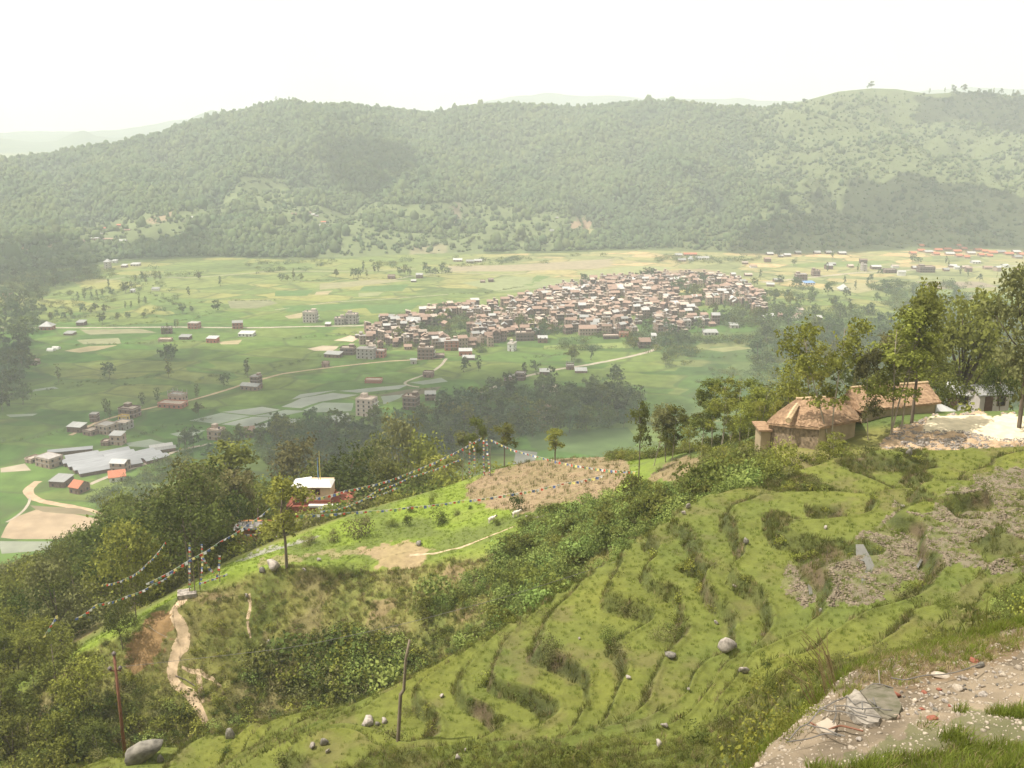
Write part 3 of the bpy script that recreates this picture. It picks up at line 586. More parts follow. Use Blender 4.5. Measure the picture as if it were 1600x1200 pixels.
# ------------------------------------------------------------------ scattering for uncountable stuff
def rand_mesh_leafball(name, n, size, squash, mat_, seed, hollow=.35, lobes=5):
    r = np.random.default_rng(seed); V = []; F_ = []
    cs = r.normal(size=(lobes, 3)) * [.38, .38, .25]; rad = r.uniform(.45, .75, lobes)
    for i in range(n):
        k = r.integers(lobes); d = r.normal(size=3); d /= np.linalg.norm(d); d[2] = abs(d[2]) * .9 + d[2] * .1 if r.random() < .7 else d[2]
        p = cs[k] + d * rad[k] * (hollow + (1 - hollow) * r.random() ** .4); p[2] *= squash; p[2] += .45 * squash
        nn = d + r.normal(size=3) * .55; nn /= np.linalg.norm(nn); a = np.cross(nn, r.normal(size=3)); a /= np.linalg.norm(a); b = np.cross(nn, a)
        sz = size * r.uniform(.6, 1.3); j = len(V)
        V += [p - a * sz * .5, p + b * sz * .42, p + a * sz * .6, p - b * sz * .42]; F_.append((j, j + 1, j + 2, j + 3))
    me = mesh_np(name, V, F_); me.materials.append(mat_); return me
def tuft_mesh(name, nb, h, spread, wid, mat_, seed, bend=.35):
    r = np.random.default_rng(seed); V = []; F_ = []
    for i in range(nb):
        a = r.uniform(0, 6.283); rr_ = spread * math.sqrt(r.random()); bx, by = rr_ * math.cos(a), rr_ * math.sin(a)
        hh = h * r.uniform(.5, 1.15); d = a + r.normal() * .8; le_ = bend * hh * r.uniform(.3, 1.4); px_, py_ = -math.sin(d + .9) * wid, math.cos(d + .9) * wid
        j = len(V); mx, my = bx + math.cos(d) * le_ * .3, by + math.sin(d) * le_ * .3; ex, ey = bx + math.cos(d) * le_, by + math.sin(d) * le_
        V += [(bx - px_, by - py_, -.03), (bx + px_, by + py_, -.03), (mx + px_ * .8, my + py_ * .8, hh * .6), (mx - px_ * .8, my - py_ * .8, hh * .6), (ex, ey, hh), (ex + px_ * .1, ey + py_ * .1, hh)]
        F_ += [(j, j + 1, j + 2, j + 3), (j + 3, j + 2, j + 5, j + 4)]
    me = mesh_np(name, V, F_); me.materials.append(mat_); return me
def blob_mesh(name, mat_, seed, tall=1.0, n=1):
    V, F_, k = [], [], 0; r = np.random.default_rng(seed)
    for i in range(n):
        q = ICO_V * (1 + .38 * (np.sin(ICO_V @ (r.normal(size=3) * 5) + r.random() * 6)[:, None] * .5 + r.normal(size=(len(ICO_V), 1)) * .30))
        c_ = r.normal(size=3) * [.35, .35, .15] * (n > 1); s_ = r.uniform(.6, .85) if n > 1 else 1
        V.append(q * [.5 * s_, .5 * s_, .5 * tall * s_] + [c_[0], c_[1], .42 * tall + c_[2]]); F_.append(ICO_F + k); k += len(ICO_V)
    me = mesh_np(name, np.concatenate(V), np.concatenate(F_)); me.materials.append(mat_); return me
def rock_mesh(name, seed, mat_, n=2, flat=.7):
    r = np.random.default_rng(seed); v = (ICO_V if n == 2 else IC1_V).copy()
    for i in range(7):
        d = r.normal(size=3); d /= np.linalg.norm(d); c_ = r.uniform(.45, .8); e = v @ d; v = v - np.outer(np.clip(e - c_, 0, None), d)
    v *= 1 + r.normal(size=(len(v), 1)) * .035; v *= [r.uniform(.8, 1.25), r.uniform(.7, 1.0), flat]
    me = mesh_np(name, v, ICO_F if n == 2 else IC1_F); me.materials.append(mat_); return me
_gid = [0]
def scatter(name, pts, scl, protos, label=None, rot=None, tilt=0.0, aniso=None):
    """one uncountable mass: prototype clumps on points"""
    pts = np.asarray(pts, np.float32)
    if len(pts) == 0: return None
    me = bpy.data.meshes.new(name); me.vertices.add(len(pts)); me.vertices.foreach_set('co', pts.ravel())
    sa = me.attributes.new('scl', 'FLOAT_VECTOR', 'POINT'); s3 = np.repeat(np.asarray(scl, np.float32)[:, None], 3, 1)
    if aniso is not None: s3 = s3 * aniso
    sa.data.foreach_set('vector', s3.astype(np.float32).ravel())
    ra = me.attributes.new('rot', 'FLOAT_VECTOR', 'POINT'); r3 = np.zeros((len(pts), 3), np.float32); r3[:, 2] = rng.uniform(0, 6.283, len(pts)) if rot is None else rot
    r3[:, 0] = rng.normal(size=len(pts)) * tilt; r3[:, 1] = rng.normal(size=len(pts)) * tilt; ra.data.foreach_set('vector', r3.ravel())
    me.update(); o = ob(name, me); stuff(o, label)
    g = bpy.data.node_groups.new(name, 'GeometryNodeTree'); g.interface.new_socket('Geometry', in_out='INPUT', socket_type='NodeSocketGeometry'); g.interface.new_socket('Geometry', in_out='OUTPUT', socket_type='NodeSocketGeometry')
    N, Lk = g.nodes, g.links; gi = N.new('NodeGroupInput'); go = N.new('NodeGroupOutput'); jn = N.new('GeometryNodeJoinGeometry')
    for i, pm in enumerate(protos):
        po = bpy.data.objects.new(name + '_source', pm)
        io = N.new('GeometryNodeObjectInfo'); io.inputs['Object'].default_value = po; io.inputs['As Instance'].default_value = True
        # deterministic split of points among the prototypes
        ixn = N.new('GeometryNodeInputIndex'); md = N.new('ShaderNodeMath'); md.operation = 'MODULO'; md.inputs[1].default_value = len(protos); Lk.new(ixn.outputs[0], md.inputs[0])
        cp = N.new('ShaderNodeMath'); cp.operation = 'COMPARE'; cp.inputs[1].default_value = i; cp.inputs[2].default_value = .4; Lk.new(md.outputs[0], cp.inputs[0])
        ip = N.new('GeometryNodeInstanceOnPoints'); Lk.new(gi.outputs[0], ip.inputs['Points']); Lk.new(cp.outputs[0], ip.inputs['Selection']); Lk.new(io.outputs['Geometry'], ip.inputs['Instance'])
        a1 = N.new('GeometryNodeInputNamedAttribute'); a1.data_type = 'FLOAT_VECTOR'; a1.inputs['Name'].default_value = 'scl'
        a2 = N.new('GeometryNodeInputNamedAttribute'); a2.data_type = 'FLOAT_VECTOR'; a2.inputs['Name'].default_value = 'rot'
        Lk.new(a1.outputs[0], ip.inputs['Scale']); Lk.new(a2.outputs[0], ip.inputs['Rotation']); Lk.new(ip.outputs[0], jn.inputs[0])
    Lk.new(jn.outputs[0], go.inputs[0])
    md_ = o.modifiers.new('scatter', 'NODES'); md_.node_group = g
    return o
def sample_hill(n, smin, smax, k0, k1, ycap=600):
    """random points of the hillside, uniform in plan"""
    ylo = math.exp(knots(np.array([smin, smax, (smin + smax) / 2]))[0][int(k0)].min() if k0 > 0 else math.log(1.6)); yhi = min(ycap, math.exp(knots(np.array([smin, 0, smax]))[0][min(NK - 1, int(k1) + 1)].max()))
    y = np.sqrt(rng.uniform(ylo ** 2, yhi ** 2, n)); s = rng.uniform(smin, smax, n); x = s * y
    z_, kq, rs, fr_, _ = hill(x, y, True); m_ = (kq >= k0) & (kq <= k1)
    x, y, z_, kq, rs = x[m_], y[m_], z_[m_], kq[m_], rs[m_]; u, v = proj(x, y, z_)
    return x, y, z_, kq, rs, u, v
def st(*a): return np.stack(a, 1)

# far forest: crowns cover the ridge
FB = [blob_mesh('far_crown', M['leaf_far'], i, t, nn_) for i, (t, nn_) in enumerate([(1.0, 2), (1.25, 1), (.9, 3), (1.6, 1), (1.1, 2), (1.0, 1)])]
FS = [blob_mesh('scrub_crown', M['leaf_scrub'], 20 + i, t, nn_) for i, (t, nn_) in enumerate([(.8, 2), (.9, 1), (.7, 3)])]
N_ = 330000
y_ = np.sqrt(rng.uniform(1180 ** 2, 2650 ** 2, N_)); s_ = rng.uniform(-.60, .60, N_); x_ = s_ * y_
z_, q_ = farhill(x_, y_, True); fl_z = floor_z(x_, y_); u_, v_ = proj(x_, y_, z_)
keep = (z_ > fl_z + .5) & (q_ > 1.0) & (q_ < 4.35)
farmq = np.zeros(N_, bool)
for fp in FARM + [[(885, 350), (905, 342), (928, 344), (915, 360), (880, 360)], [(20, 383), (60, 383), (105, 380), (100, 390), (60, 393), (22, 391)], [(225, 345), (262, 333), (280, 333), (262, 342), (235, 352)]]: farmq |= softpoly(u_, v_, fp, 14)
farmq |= inpoly(u_, v_, VILL) & (clear(x_, y_) > .10)
keep &= ~(farmq & (q_ < 3) & (rng.random(N_) > .07))
g_ = smooth(980, 1250, u_ + fbm(x_ / 200, y_ / 200 + 7, 3) * 200)
thin = (rng.random(N_) > g_ * (.55 + .25 * (fbm(x_ / 60, y_ / 60, 3) > 0)))
keep &= thin & ~((u_ > 1230 + 40 * rng.random(N_)) & (u_ < 1475) & (q_ > 3.62 + .35 * rng.random(N_)))
x_, y_, z_, q_, g_ = x_[keep], y_[keep], z_[keep], q_[keep], g_[keep]
pick = rng.random(len(x_)) < g_ * .8; hgt = rng.lognormal(math.log(4.9), .36, len(x_))
scatter('forest_canopy', st(x_, y_, z_ - 1)[~pick], hgt[~pick], FB, 'dense forest covering the far ridge')
scatter('ridge_scrub', st(x_, y_, z_ - .8)[pick], hgt[pick] * .34, FS, 'pale green scrub on the right of the far ridge')

# ---- near ground cover
TG = [tuft_mesh('grass_tuft', 16, .22, .16, .010, M['blade'], i) for i in range(4)]
TD = [tuft_mesh('rank_tuft', 18, .42, .22, .012, M['blade_dark'], 10 + i) for i in range(3)] + [tuft_mesh('dry_tuft', 12, .40, .2, .010, M['blade_dry'], 15)]
x, y, z_, kq, rs, u, v = sample_hill(420000, -.56, .56, 4.3, 7.15, 90)
vis = (u > -30) & (u < 1630) & (v < 1230)
mudp = inpoly(u, v, MUD); dens = np.where(mudp, .14, np.where(rs > .45, .38, .055)) * (.55 + .45 * (fbm(x / 2, y / 2, 3) > -.1)); keep = vis & (rng.random(len(x)) < dens)
x, y, z_, rs, mudp = x[keep], y[keep], z_[keep], rs[keep], mudp[keep]
rk = rs > .45
scatter('terrace_grass', st(x, y, z_)[~rk], rng.uniform(.4, .9, (~rk).sum()), TG, 'short yellow-green grass on the terraces', tilt=.15)
sel = rk & (rng.random(len(x)) < .8)
scatter('riser_grass', st(x, y, z_)[sel], rng.uniform(.45, 1.05, sel.sum()), TD, 'longer dark grass hanging over the terrace risers', tilt=.35)
LB = [rand_mesh_leafball('weed_clump', 260, .13, .8, M['leaf_mid'], 40, lobes=4), rand_mesh_leafball('weed_clump', 260, .12, .75, M['leaf_olive'], 41, lobes=5), rand_mesh_leafball('weed_clump', 260, .13, .9, M['leaf_yel'], 42, lobes=4), rand_mesh_leafball('weed_clump', 260, .12, .8, M['leaf_dark'], 43, lobes=5)]
# weeds on risers
c_ = rk & (rng.random(len(x)) < .035) & (fbm(x / 5 + 4, y / 5, 3) > -.05)
scatter('riser_weeds', st(x, y, z_)[c_], rng.uniform(.25, .75, c_.sum()), LB, 'leafy weeds growing on the terrace risers', tilt=.2)
# clods in the muddy fields and the ploughed field
CL = [rock_mesh('clod', 60 + i, M['clod'], 1, .6) for i in range(3)]
x, y, z_, kq, rs, u, v = sample_hill(160000, .1, .60, 5, 7.05, 90)
k_ = softpoly(u, v, MUD, 14) & (rs < .35) & (fbm(x / 1.1, y / 1.1, 4) > -.3)
scatter('mud_clods', st(x, y, z_)[k_], rng.uniform(.03, .13, k_.sum()), CL, 'clods of turned grey-brown soil in the wet terrace fields')
x, y, z_, kq, rs, u, v = sample_hill(90000, -.08, .26, 9.3, 11.2, 165)
k_ = inpoly(u, v, FIELD1) & (rng.random(len(x)) < .35)
scatter('field_clods', st(x, y, z_)[k_], rng.uniform(.05, .15, k_.sum()), [rock_mesh('dry_clod', 64 + i, M['clod_dry'], 1, .6) for i in range(3)], 'dry clods on the ploughed brown field')
k_ = (inpoly(u, v, FIELD1) | inpoly(u, v, FIELD2)) & (rng.random(len(x)) < .02)
scatter('field_crop', st(x, y, z_)[k_], rng.uniform(.8, 1.6, k_.sum()), TD, 'sparse green seedlings in rows on the ploughed field')
# second hill: rough grass, weeds, shrubby cover
x, y, z_, kq, rs, u, v = sample_hill(260000, -.60, .35, 7.6, 11.1, 165)
vis = (u > -40) & ~inpoly(u, v, FIELD1) & ~inpoly(u, v, FIELD2) & ~inpoly(u, v, [(565, 865), (640, 850), (680, 860), (645, 888), (590, 890)]) & ~inpoly(u, v, [(262, 955), (280, 955), (300, 1010), (285, 1040), (330, 1130), (300, 1130), (262, 1040)]) & ~inpoly(u, v, [(205, 1010), (262, 955), (270, 975), (240, 1030), (205, 1050)])
vis &= (u < 1180)
shelf = (kq > 9.9)
nn_ = fbm(x / 5 + 70, y / 5, 3)
k_ = vis & (rng.random(len(x)) < np.where(shelf, .12, .30))
k2 = k_ & ~shelf
scatter('slope_grass', st(x, y, z_)[k2], rng.uniform(.6, 1.5, k2.sum()), [TD[0], TD[3], tuft_mesh('slope_tuft', 18, .40, .25, .014, M['blade_slope'], 17), tuft_mesh('slope_tuft', 18, .36, .25, .014, M['blade_slope'], 18), tuft_mesh('slope_tuft', 18, .36, .25, .014, M['blade_dry'], 19), tuft_mesh('slope_tuft', 18, .36, .25, .014, M['blade'], 20)], 'rough mixed grass on the slope below the shelf', tilt=.3)
k3 = k_ & shelf & (u < 1000)
M['blade_bright'] = leafmat('grass_blade_bright', (0.20, 0.27, 0.035), objvar=.15, hue=.012, trans=.35)
scatter('shelf_grass', st(x, y, z_)[k3], rng.uniform(.5, 1.1, k3.sum()), [tuft_mesh('shelf_tuft', 16, .22, .2, .014, M['blade_bright'], 30 + i) for i in range(3)], 'short bright grass on the grazed shelf', tilt=.2)
band = smooth(6, -6, v - np.interp(u, [0, 200, 300, 420, 560, 700, 850, 1000], [1060, 1010, 985, 955, 935, 900, 850, 800]))   # 1 near the top of the slope
pw = .008 + .03 * smooth(0, .45, nn_) + .07 * (v > np.interp(u, [0, 200, 300, 450, 560, 700], [1080, 1050, 1080, 980, 1000, 980])) * (u < 720)
k4 = vis & ~shelf & (rng.random(len(x)) < pw) & (u < 800)
scatter('slope_weeds', st(x, y, z_)[k4], rng.uniform(.25, .9, k4.sum()), LB, 'low weeds and small bushes on the rough slope', tilt=.2)
LU = [rand_mesh_leafball('lush_clump', 420, .125, 1.0, M['leaf_lush'], 50 + i, lobes=5) for i in range(3)] + [rand_mesh_leafball('lush_clump', 400, .14, 1.1, M['leaf_mid'], 55, lobes=4)]
LUSH = [(660, 990), (700, 930), (760, 900), (800, 850), (860, 800), (960, 785), (1010, 765), (1110, 760), (1200, 730), (1180, 770), (1090, 800), (1010, 850), (920, 910), (850, 960), (760, 1010), (700, 1040)]
x2, y2, z2, kq2, rs2, u2, v2 = sample_hill(60000, -.12, .34, 7.15, 10.3, 140)
k5 = softpoly(u2, v2, LUSH, 14) & (rng.random(len(x2)) < .34 * (.15 + smooth(-.15, .3, fbm(x2 / 4, y2 / 4 + 9, 3))))
scatter('lush_bushes', st(x2, y2, z2 - .1)[k5], rng.lognormal(-.25, .42, k5.sum()), LU, 'bright green bushes filling the gully behind the terraces', tilt=.15)
# bottom of the gully and the lower left bank
k6 = inpoly(u2, v2, [(330, 1160), (330, 1090), (430, 1000), (560, 985), (650, 1010), (760, 1010), (700, 1080), (560, 1140)]) & (rng.random(len(x2)) < .25)
x3, y3, z3, kq3, rs3, u3, v3 = sample_hill(40000, -.58, -.02, 7.3, 9.2, 130)
k7 = inpoly(u3, v3, [(80, 1200), (60, 1100), (110, 1060), (200, 1060), (260, 1100), (330, 1140), (350, 1100), (440, 1000), (540, 985), (640, 1010), (700, 1060), (560, 1140), (330, 1180)]) & (rng.random(len(x3)) < .30 * (.2 + smooth(-.2, .25, fbm(x3 / 5, y3 / 5 + 2, 3))))
scatter('gully_bushes', st(x3, y3, z3 - .1)[k7], rng.lognormal(-.05, .45, k7.sum()), LB + [LU[0]], 'dark tangled bushes in the gully bottom', tilt=.15)
# undergrowth below the huts and at the back of the field
x3, y3, z3, kq3, rs3, u3, v3 = sample_hill(40000, .10, .58, 7.4, 12, 160)
k8 = (inpoly(u3, v3, [(1090, 770), (1110, 705), (1200, 700), (1380, 690), (1380, 712), (1300, 715), (1200, 750)]) | ((kq3 > 10.9) & (u3 < 1350))) & (rng.random(len(x3)) < .25) & ~inpoly(u3, v3, YARD) & ~inpoly(u3, v3, [(1185, 680), (1345, 660), (1470, 640), (1470, 690), (1345, 712), (1290, 716), (1185, 716)])
scatter('undergrowth', st(x3, y3, z3 - .1)[k8], rng.uniform(.5, 1.3, k8.sum()), LB + [LU[3]], 'leafy undergrowth around the thatched huts', tilt=.15)
# woodland floor behind the crest
x3, y3, z3, kq3, rs3, u3, v3 = sample_hill(30000, -.6, .6, 11.3, 13.9, 420)
k9 = (rng.random(len(x3)) < .33) & ~inpoly(u3, v3, [(372, 885), (400, 862), (470, 840), (570, 820), (575, 850), (440, 872)])
scatter('woodland_undergrowth', st(x3, y3, z3 - .5)[k9], rng.uniform(1.8, 4.2, k9.sum()), LB, 'bushes under the trees on the back slope', tilt=.1)
# bank under the ledge rim
x3, y3, z3, kq3, rs3, u3, v3 = sample_hill(60000, -.2, .60, 2.12, 5.0, 45)
k9 = (v3 < 1300) & (rng.random(len(x3)) < .35)
scatter('bank_grass', st(x3, y3, z3)[k9], rng.uniform(.35, .85, k9.sum()), TD + TG[:2], 'rank grass on the steep bank below the road edge', tilt=.3)
k9 = (rng.random(len(x3)) < .05) & (v3 < 1300)
scatter('bank_weeds', st(x3, y3, z3)[k9], rng.uniform(.15, .55, k9.sum()), [rand_mesh_leafball('bank_weed', 420, .055, .9, mm_, 70 + i) for i, mm_ in enumerate((M['leaf_mid'], M['leaf_yel'], M['leaf_olive']))], 'leafy weeds on the bank below the road edge', tilt=.2)
# ledge grass and gravel
x3, y3, z3, kq3, rs3, u3, v3 = sample_hill(160000, .02, .66, .6, 2.06, 8)
EG = [tuft_mesh('ledge_tuft', 14, .075, .045, .0028, M['blade'], 80 + i, .8) for i in range(3)] + [tuft_mesh('ledge_tuft', 10, .06, .04, .0025, M['blade_dry'], 85, .9)]
k9 = softpoly(u3, v3, GRASSL, 16) & (rng.random(len(x3)) < .35 * (fbm(x3 * 4, y3 * 4, 3) > .02))
k10 = (kq3 > 1.93) & (rng.random(len(x3)) < .35)
scatter('ledge_grass', st(x3, y3, z3)[k9 | k10], rng.uniform(.3, .85, (k9 | k10).sum()), EG, 'green grass growing on the road edge', tilt=.25)
GV = [rock_mesh('pebble', 90 + i, M['stone_warm'], 1, .65) for i in range(5)]
k9 = rng.random(len(x3)) < .13
scatter('gravel', st(x3, y3, z3)[k9], rng.lognormal(math.log(.0062), .5, k9.sum()), GV, 'loose gravel and pebbles on the road edge')
dryp = softpoly(u3, v3, [(1300, 1090), (1340, 1040), (1440, 1005), (1600, 985), (1600, 1010), (1480, 1050), (1380, 1080)], 12) & (rng.random(len(x3)) < .16)
scatter('dry_ledge_grass', st(x3, y3, z3)[dryp], rng.uniform(.25, .7, dryp.sum()), [EG[3], EG[3], EG[0]], 'withered grass and roots along the crumbling edge', tilt=.5)
# stones of the gravel mound by the huts
x3, y3, z3, kq3, rs3, u3, v3 = sample_hill(60000, .33, .58, 8.0, 10.9, 110)
k9 = softpoly(u3, v3, YARD, 8) & ~inpoly(u3, v3, [(1440, 672), (1450, 650), (1620, 646), (1620, 685), (1560, 685), (1500, 672)]) & (rng.random(len(x3)) < .5)
scatter('rubble_stones', st(x3, y3, z3)[k9], rng.lognormal(math.log(.10), .45, k9.sum()), [rock_mesh('rubble', 100 + i, M['stone_pale'] if 'stone_pale' in M else M['rock_pale'], 1, .7) for i in range(3)], 'pale broken stones on the slope of the gravel mound')
# ------------------------------------------------------------------ labels: places to point at
LM = [(572, 632, 'the pale five-storey block'), (642, 640, 'the bare brick tower block'), (484, 494, 'the grey four-storey block in the fields'), (541, 497, 'the twin grey blocks by the road'),
 (267, 625, 'the unfinished brick frame house'), (160, 718, 'the long ridged shed roofs'), (72, 728, 'the tan house by the sheds'), (178, 748, 'the red-tiled house'), (385, 600, 'the roadside house in the rice fields'),
 (1007, 535, 'the gabled house at the road bend'), (800, 545, 'the white block at the town edge'), (665, 545, 'the large four-storey block'), (560, 550, 'the blocks at the west end of town'), (735, 545, 'the orange-brown houses at the town edge'),
 (880, 480, 'the middle of the town'), (760, 490, 'the tall leaning house'), (940, 440, 'the far edge of the town'), (1100, 450, 'the upper town trees'), (1110, 520, 'the long white shed'), (1200, 490, 'the east end of the town'),
 (1290, 430, 'the blocks along the far road'), (1450, 422, 'the large block on the far road'), (1500, 395, 'the red-roofed settlement'), (1400, 470, 'the far east fields'), (1085, 404, 'the white-roofed compound'), (1240, 397, 'the white roofs under the ridge'),
 (730, 408, 'the long white school roofs'), (620, 435, 'the small wood in the far fields'), (460, 440, 'the far west fields'), (300, 460, 'the small white roof in the fields'), (175, 412, 'the blue-and-white house by the wood'), (200, 455, 'the lone dark tree'),
 (75, 510, 'the pyramid-roofed red house'), (320, 522, 'the brick houses along the field road'), (385, 525, 'the long low white roof'), (90, 570, 'the left field trees'), (200, 660, 'the cluster of brick houses'), (340, 685, 'the pinkish house by the paddies'),
 (360, 640, 'the flooded paddies'), (680, 588, 'the small road house'), (900, 580, 'the roadside frame'), (850, 620, 'the dark riverside wood'), (1060, 580, 'the terraced fields'), (170, 355, 'the long red roof on the hill'), (480, 345, 'the farmhouses on the hill'), (700, 350, 'the hill clearings'), (1280, 540, 'the wood beyond the huts'),
 (20, 600, 'the wood at the left edge'), (750, 740, 'the flag-draped pole'), (455, 790, 'the temple'), (1000, 700, 'the slim tree on the field edge'), (1270, 650, 'the left thatched hut'), (1400, 640, 'the right thatched hut'), (300, 890, 'the lower flag poles'), (60, 950, 'the left wooded gully'), (840, 700, 'the far rim of the ploughed field'), (610, 720, 'the tall trees behind the flags'), (160, 830, 'the big dark crown on the left'), (1560, 640, 'the pale huts at the right edge')]
def near(u, v): return min(LM, key=lambda q: (q[0] - u) ** 2 + ((q[1] - v) * 1.6) ** 2)[2]
def side(u, v):
    q = min(LM, key=lambda q: (q[0] - u) ** 2 + ((q[1] - v) * 1.6) ** 2); du, dv = u - q[0], (v - q[1]) * 1.6
    if abs(du) < 9 and abs(dv) < 9: w_ = 'beside'
    elif abs(du) > abs(dv): w_ = 'left of' if du < 0 else 'right of'
    else: w_ = 'behind' if dv < 0 else 'in front of'
    return w_ + ' ' + q[2]
TAGD = []       # (object, phrase before the place, u, v)
def later(o, phrase, u, v): TAGD.append((o, phrase, u, v)); return o

# ------------------------------------------------------------------ trees
def tree_meshes(key, H, cr, leafm, barkm, nleaf, lsize, seed, kind='broad', trunk_r=.16):
    r = np.random.default_rng(seed); mb = MB(); blobs = []
    if kind == 'broad':     # dense, rounded, low crown
        c0 = .22 * H; lean = r.normal(size=2) * .05 * H
        mb.tube([(0, 0, -1), (0, 0, 0), (lean[0] * .4, lean[1] * .4, H * .3), (lean[0], lean[1], H * .7)], [trunk_r * 1.3, trunk_r, trunk_r * .75, trunk_r * .3])
        for i in range(13):
            a = r.uniform(0, 6.283); f = r.uniform(.1, 1); hh = c0 + (H * .92 - c0) * f; rr = cr * math.sqrt(max(0.05, 1 - (f * 1.25 - .45) ** 2)) * r.uniform(.35, .8)
            p = np.array([math.cos(a) * rr, math.sin(a) * rr, hh]); blobs.append((p, cr * r.uniform(.32, .52), .8))
            if i % 2 == 0: mb.tube([(lean[0] * .3, lean[1] * .3, H * .28), tuple(p * [.55, .55, 1] - [0, 0, H * .08]), tuple(p)], [trunk_r * .4, trunk_r * .25, .02], 4)
    elif kind == 'airy':    # slim stems, separated leaf clumps
        for st_ in range(2 if seed % 2 else 1):
            lx, ly = r.normal(size=2) * .11 * H; bx, by = r.normal(size=2) * .25 * st_
            pts = [(bx, by, -1), (bx, by, 0), (bx + lx * .4 + r.normal() * .1, by + ly * .4, H * .35), (bx + lx * .8, by + ly * .7, H * .7), (bx + lx, by + ly, H * .97)]
            mb.tube(pts, [trunk_r * 1.1, trunk_r, trunk_r * .8, trunk_r * .5, .02])
            for i in range(16):
                f = r.uniform(.12, 1); q = np.array(pts[2]) * (1 - f) + np.array(pts[4]) * f if f > .3 else np.array(pts[2]); a = r.uniform(0, 6.283); rr = cr * (1.05 - f * .55) * r.uniform(.3, 1)
                p = q + [math.cos(a) * rr, math.sin(a) * rr, r.uniform(0, .1) * H]; blobs.append((p, cr * r.uniform(.22, .40), .75))
                mb.tube([tuple(q - [0, 0, .03 * H]), tuple((q + p) / 2 + [0, 0, .02 * H]), tuple(p)], [trunk_r * .35, trunk_r * .2, .015], 4)
    elif kind == 'lollipop':
        pts = [(0, 0, -1), (0, 0, 0), (r.normal() * .15, 0, H * .3), (r.normal() * .2, 0, H * .6), (r.normal() * .2, 0, H * .9)]
        mb.tube(pts, [trunk_r * 1.2, trunk_r, trunk_r * .8, trunk_r * .7, .03])
        for i in range(12):
            a = r.uniform(0, 6.283); f = r.uniform(.42, .97); rr = cr * r.uniform(.1, .85) * (1.2 - abs(f - .7) * 1.6); blobs.append((np.array([math.cos(a) * rr, math.sin(a) * rr, H * f]), cr * r.uniform(.28, .5), .8))
            mb.tube([(0, 0, H * f * .8), (math.cos(a) * rr, math.sin(a) * rr, H * f)], [trunk_r * .35, .02], 4)
    elif kind == 'poplar':
        mb.tube([(0, 0, -1), (0, 0, 0), (.1, 0, H * .5), (0, 0, H * .95)], [trunk_r * 1.2, trunk_r, trunk_r * .6, .02], 5)
        for i in range(11):
            f = .2 + .78 * i / 10; rr = cr * .35 * r.uniform(.2, 1); a = r.uniform(0, 6.283)
            blobs.append((np.array([math.cos(a) * rr, math.sin(a) * rr, H * f]), cr * (.55 + .45 * math.sin(f * 3.0)) * .75, 1.3))
    elif kind == 'spread':  # big tree, bare trunk, cloud-like clumps
        pts = [(0, 0, -1), (0, 0, 0), (.2, 0, H * .35), (.1, .1, H * .6), (0, 0, H * .85)]
        mb.tube(pts, [trunk_r * 1.3, trunk_r, trunk_r * .85, trunk_r * .6, .05], 8)
        for i in range(15):
            a = r.uniform(0, 6.283); f = r.uniform(.38, .96); rr = cr * r.uniform(.3, .95) * math.sqrt(max(.1, 1 - ((f - .66) / .42) ** 2)); p = np.array([math.cos(a) * rr, math.sin(a) * rr, H * f]); blobs.append((p, cr * r.uniform(.24, .38), .7))
            q = np.array([.1, 0, H * (.3 + .35 * (f - .3))]); mb.tube([tuple(q), tuple((q + p) / 2 + [0, 0, -.2]), tuple(p)], [trunk_r * .45, trunk_r * .3, .03], 5)
    trunk = mb.mesh('trunk_' + key, barkm, True)
    # hierarchical leaf sprays: fine leaves grouped into twig clumps
    V, F_ = [], []; tot = sum(b[1] ** 2 for b in blobs)
    for p, rad, sq in blobs:
        nl = max(8, int(nleaf * rad ** 2 / tot)); ncl = max(3, nl // 9)
        dirs = r.normal(size=(ncl, 3)); dirs /= np.linalg.norm(dirs, axis=1)[:, None]; dirs[:, 2] = np.where(r.random(ncl) < .6, np.abs(dirs[:, 2]), dirs[:, 2])
        cc = p + dirs * (rad * r.uniform(.55, 1.12, ncl) * (1 + .25 * r.normal(size=ncl)))[:, None] * [1, 1, sq]
        for i in range(nl):
            k = r.integers(ncl); q = cc[k] + r.normal(size=3) * rad * .17
            nn = dirs[k] * .8 + r.normal(size=3) * .6; nn /= np.linalg.norm(nn); a = np.cross(nn, r.normal(size=3)); a /= np.linalg.norm(a) + 1e-9; b = np.cross(nn, a); sz = lsize * r.uniform(.6, 1.35); j = len(V)
            V += [q - a * sz * .5, q + b * sz * .34, q + a * sz * .62, q - b * sz * .34]; F_.append((j, j + 1, j + 2, j + 3))
    crown = mesh_np('crown_' + key, V, F_); crown.materials.append(leafm)
    return trunk, crown, H
TR = {}
def deft(key, *a, **k): TR[key] = tree_meshes(key, *a, **k)
for i in range(3):
    deft('broad%d' % i, 10, 4.2, [M['leaf_mid'], M['leaf_dark'], M['leaf_mid']][i], M['bark'], 3000, .34, 100 + i, 'broad')
    deft('broady%d' % i, 10, 3.9, [M['leaf_yel'], M['leaf_olive'], M['leaf_yel']][i], M['bark'], 2800, .32, 110 + i, 'broad')
for i in range(4): deft('airy%d' % i, 10, 2.7, [M['leaf_yel'], M['leaf_olive'], M['leaf_yel'], M['leaf_mid']][i], M['bark_pale'], 4200, .24, 121 + i, 'airy', .075)
for i in range(2): deft('lolly%d' % i, 9, 1.9, [M['leaf_yel'], M['leaf_mid']][i], M['bark'], 2600, .24, 131 + i, 'lollipop', .13)
for i in range(2): deft('spread%d' % i, 12, 4.6, [M['leaf_mid'], M['leaf_olive']][i], M['bark'], 3600, .33, 141 + i, 'spread', .22)
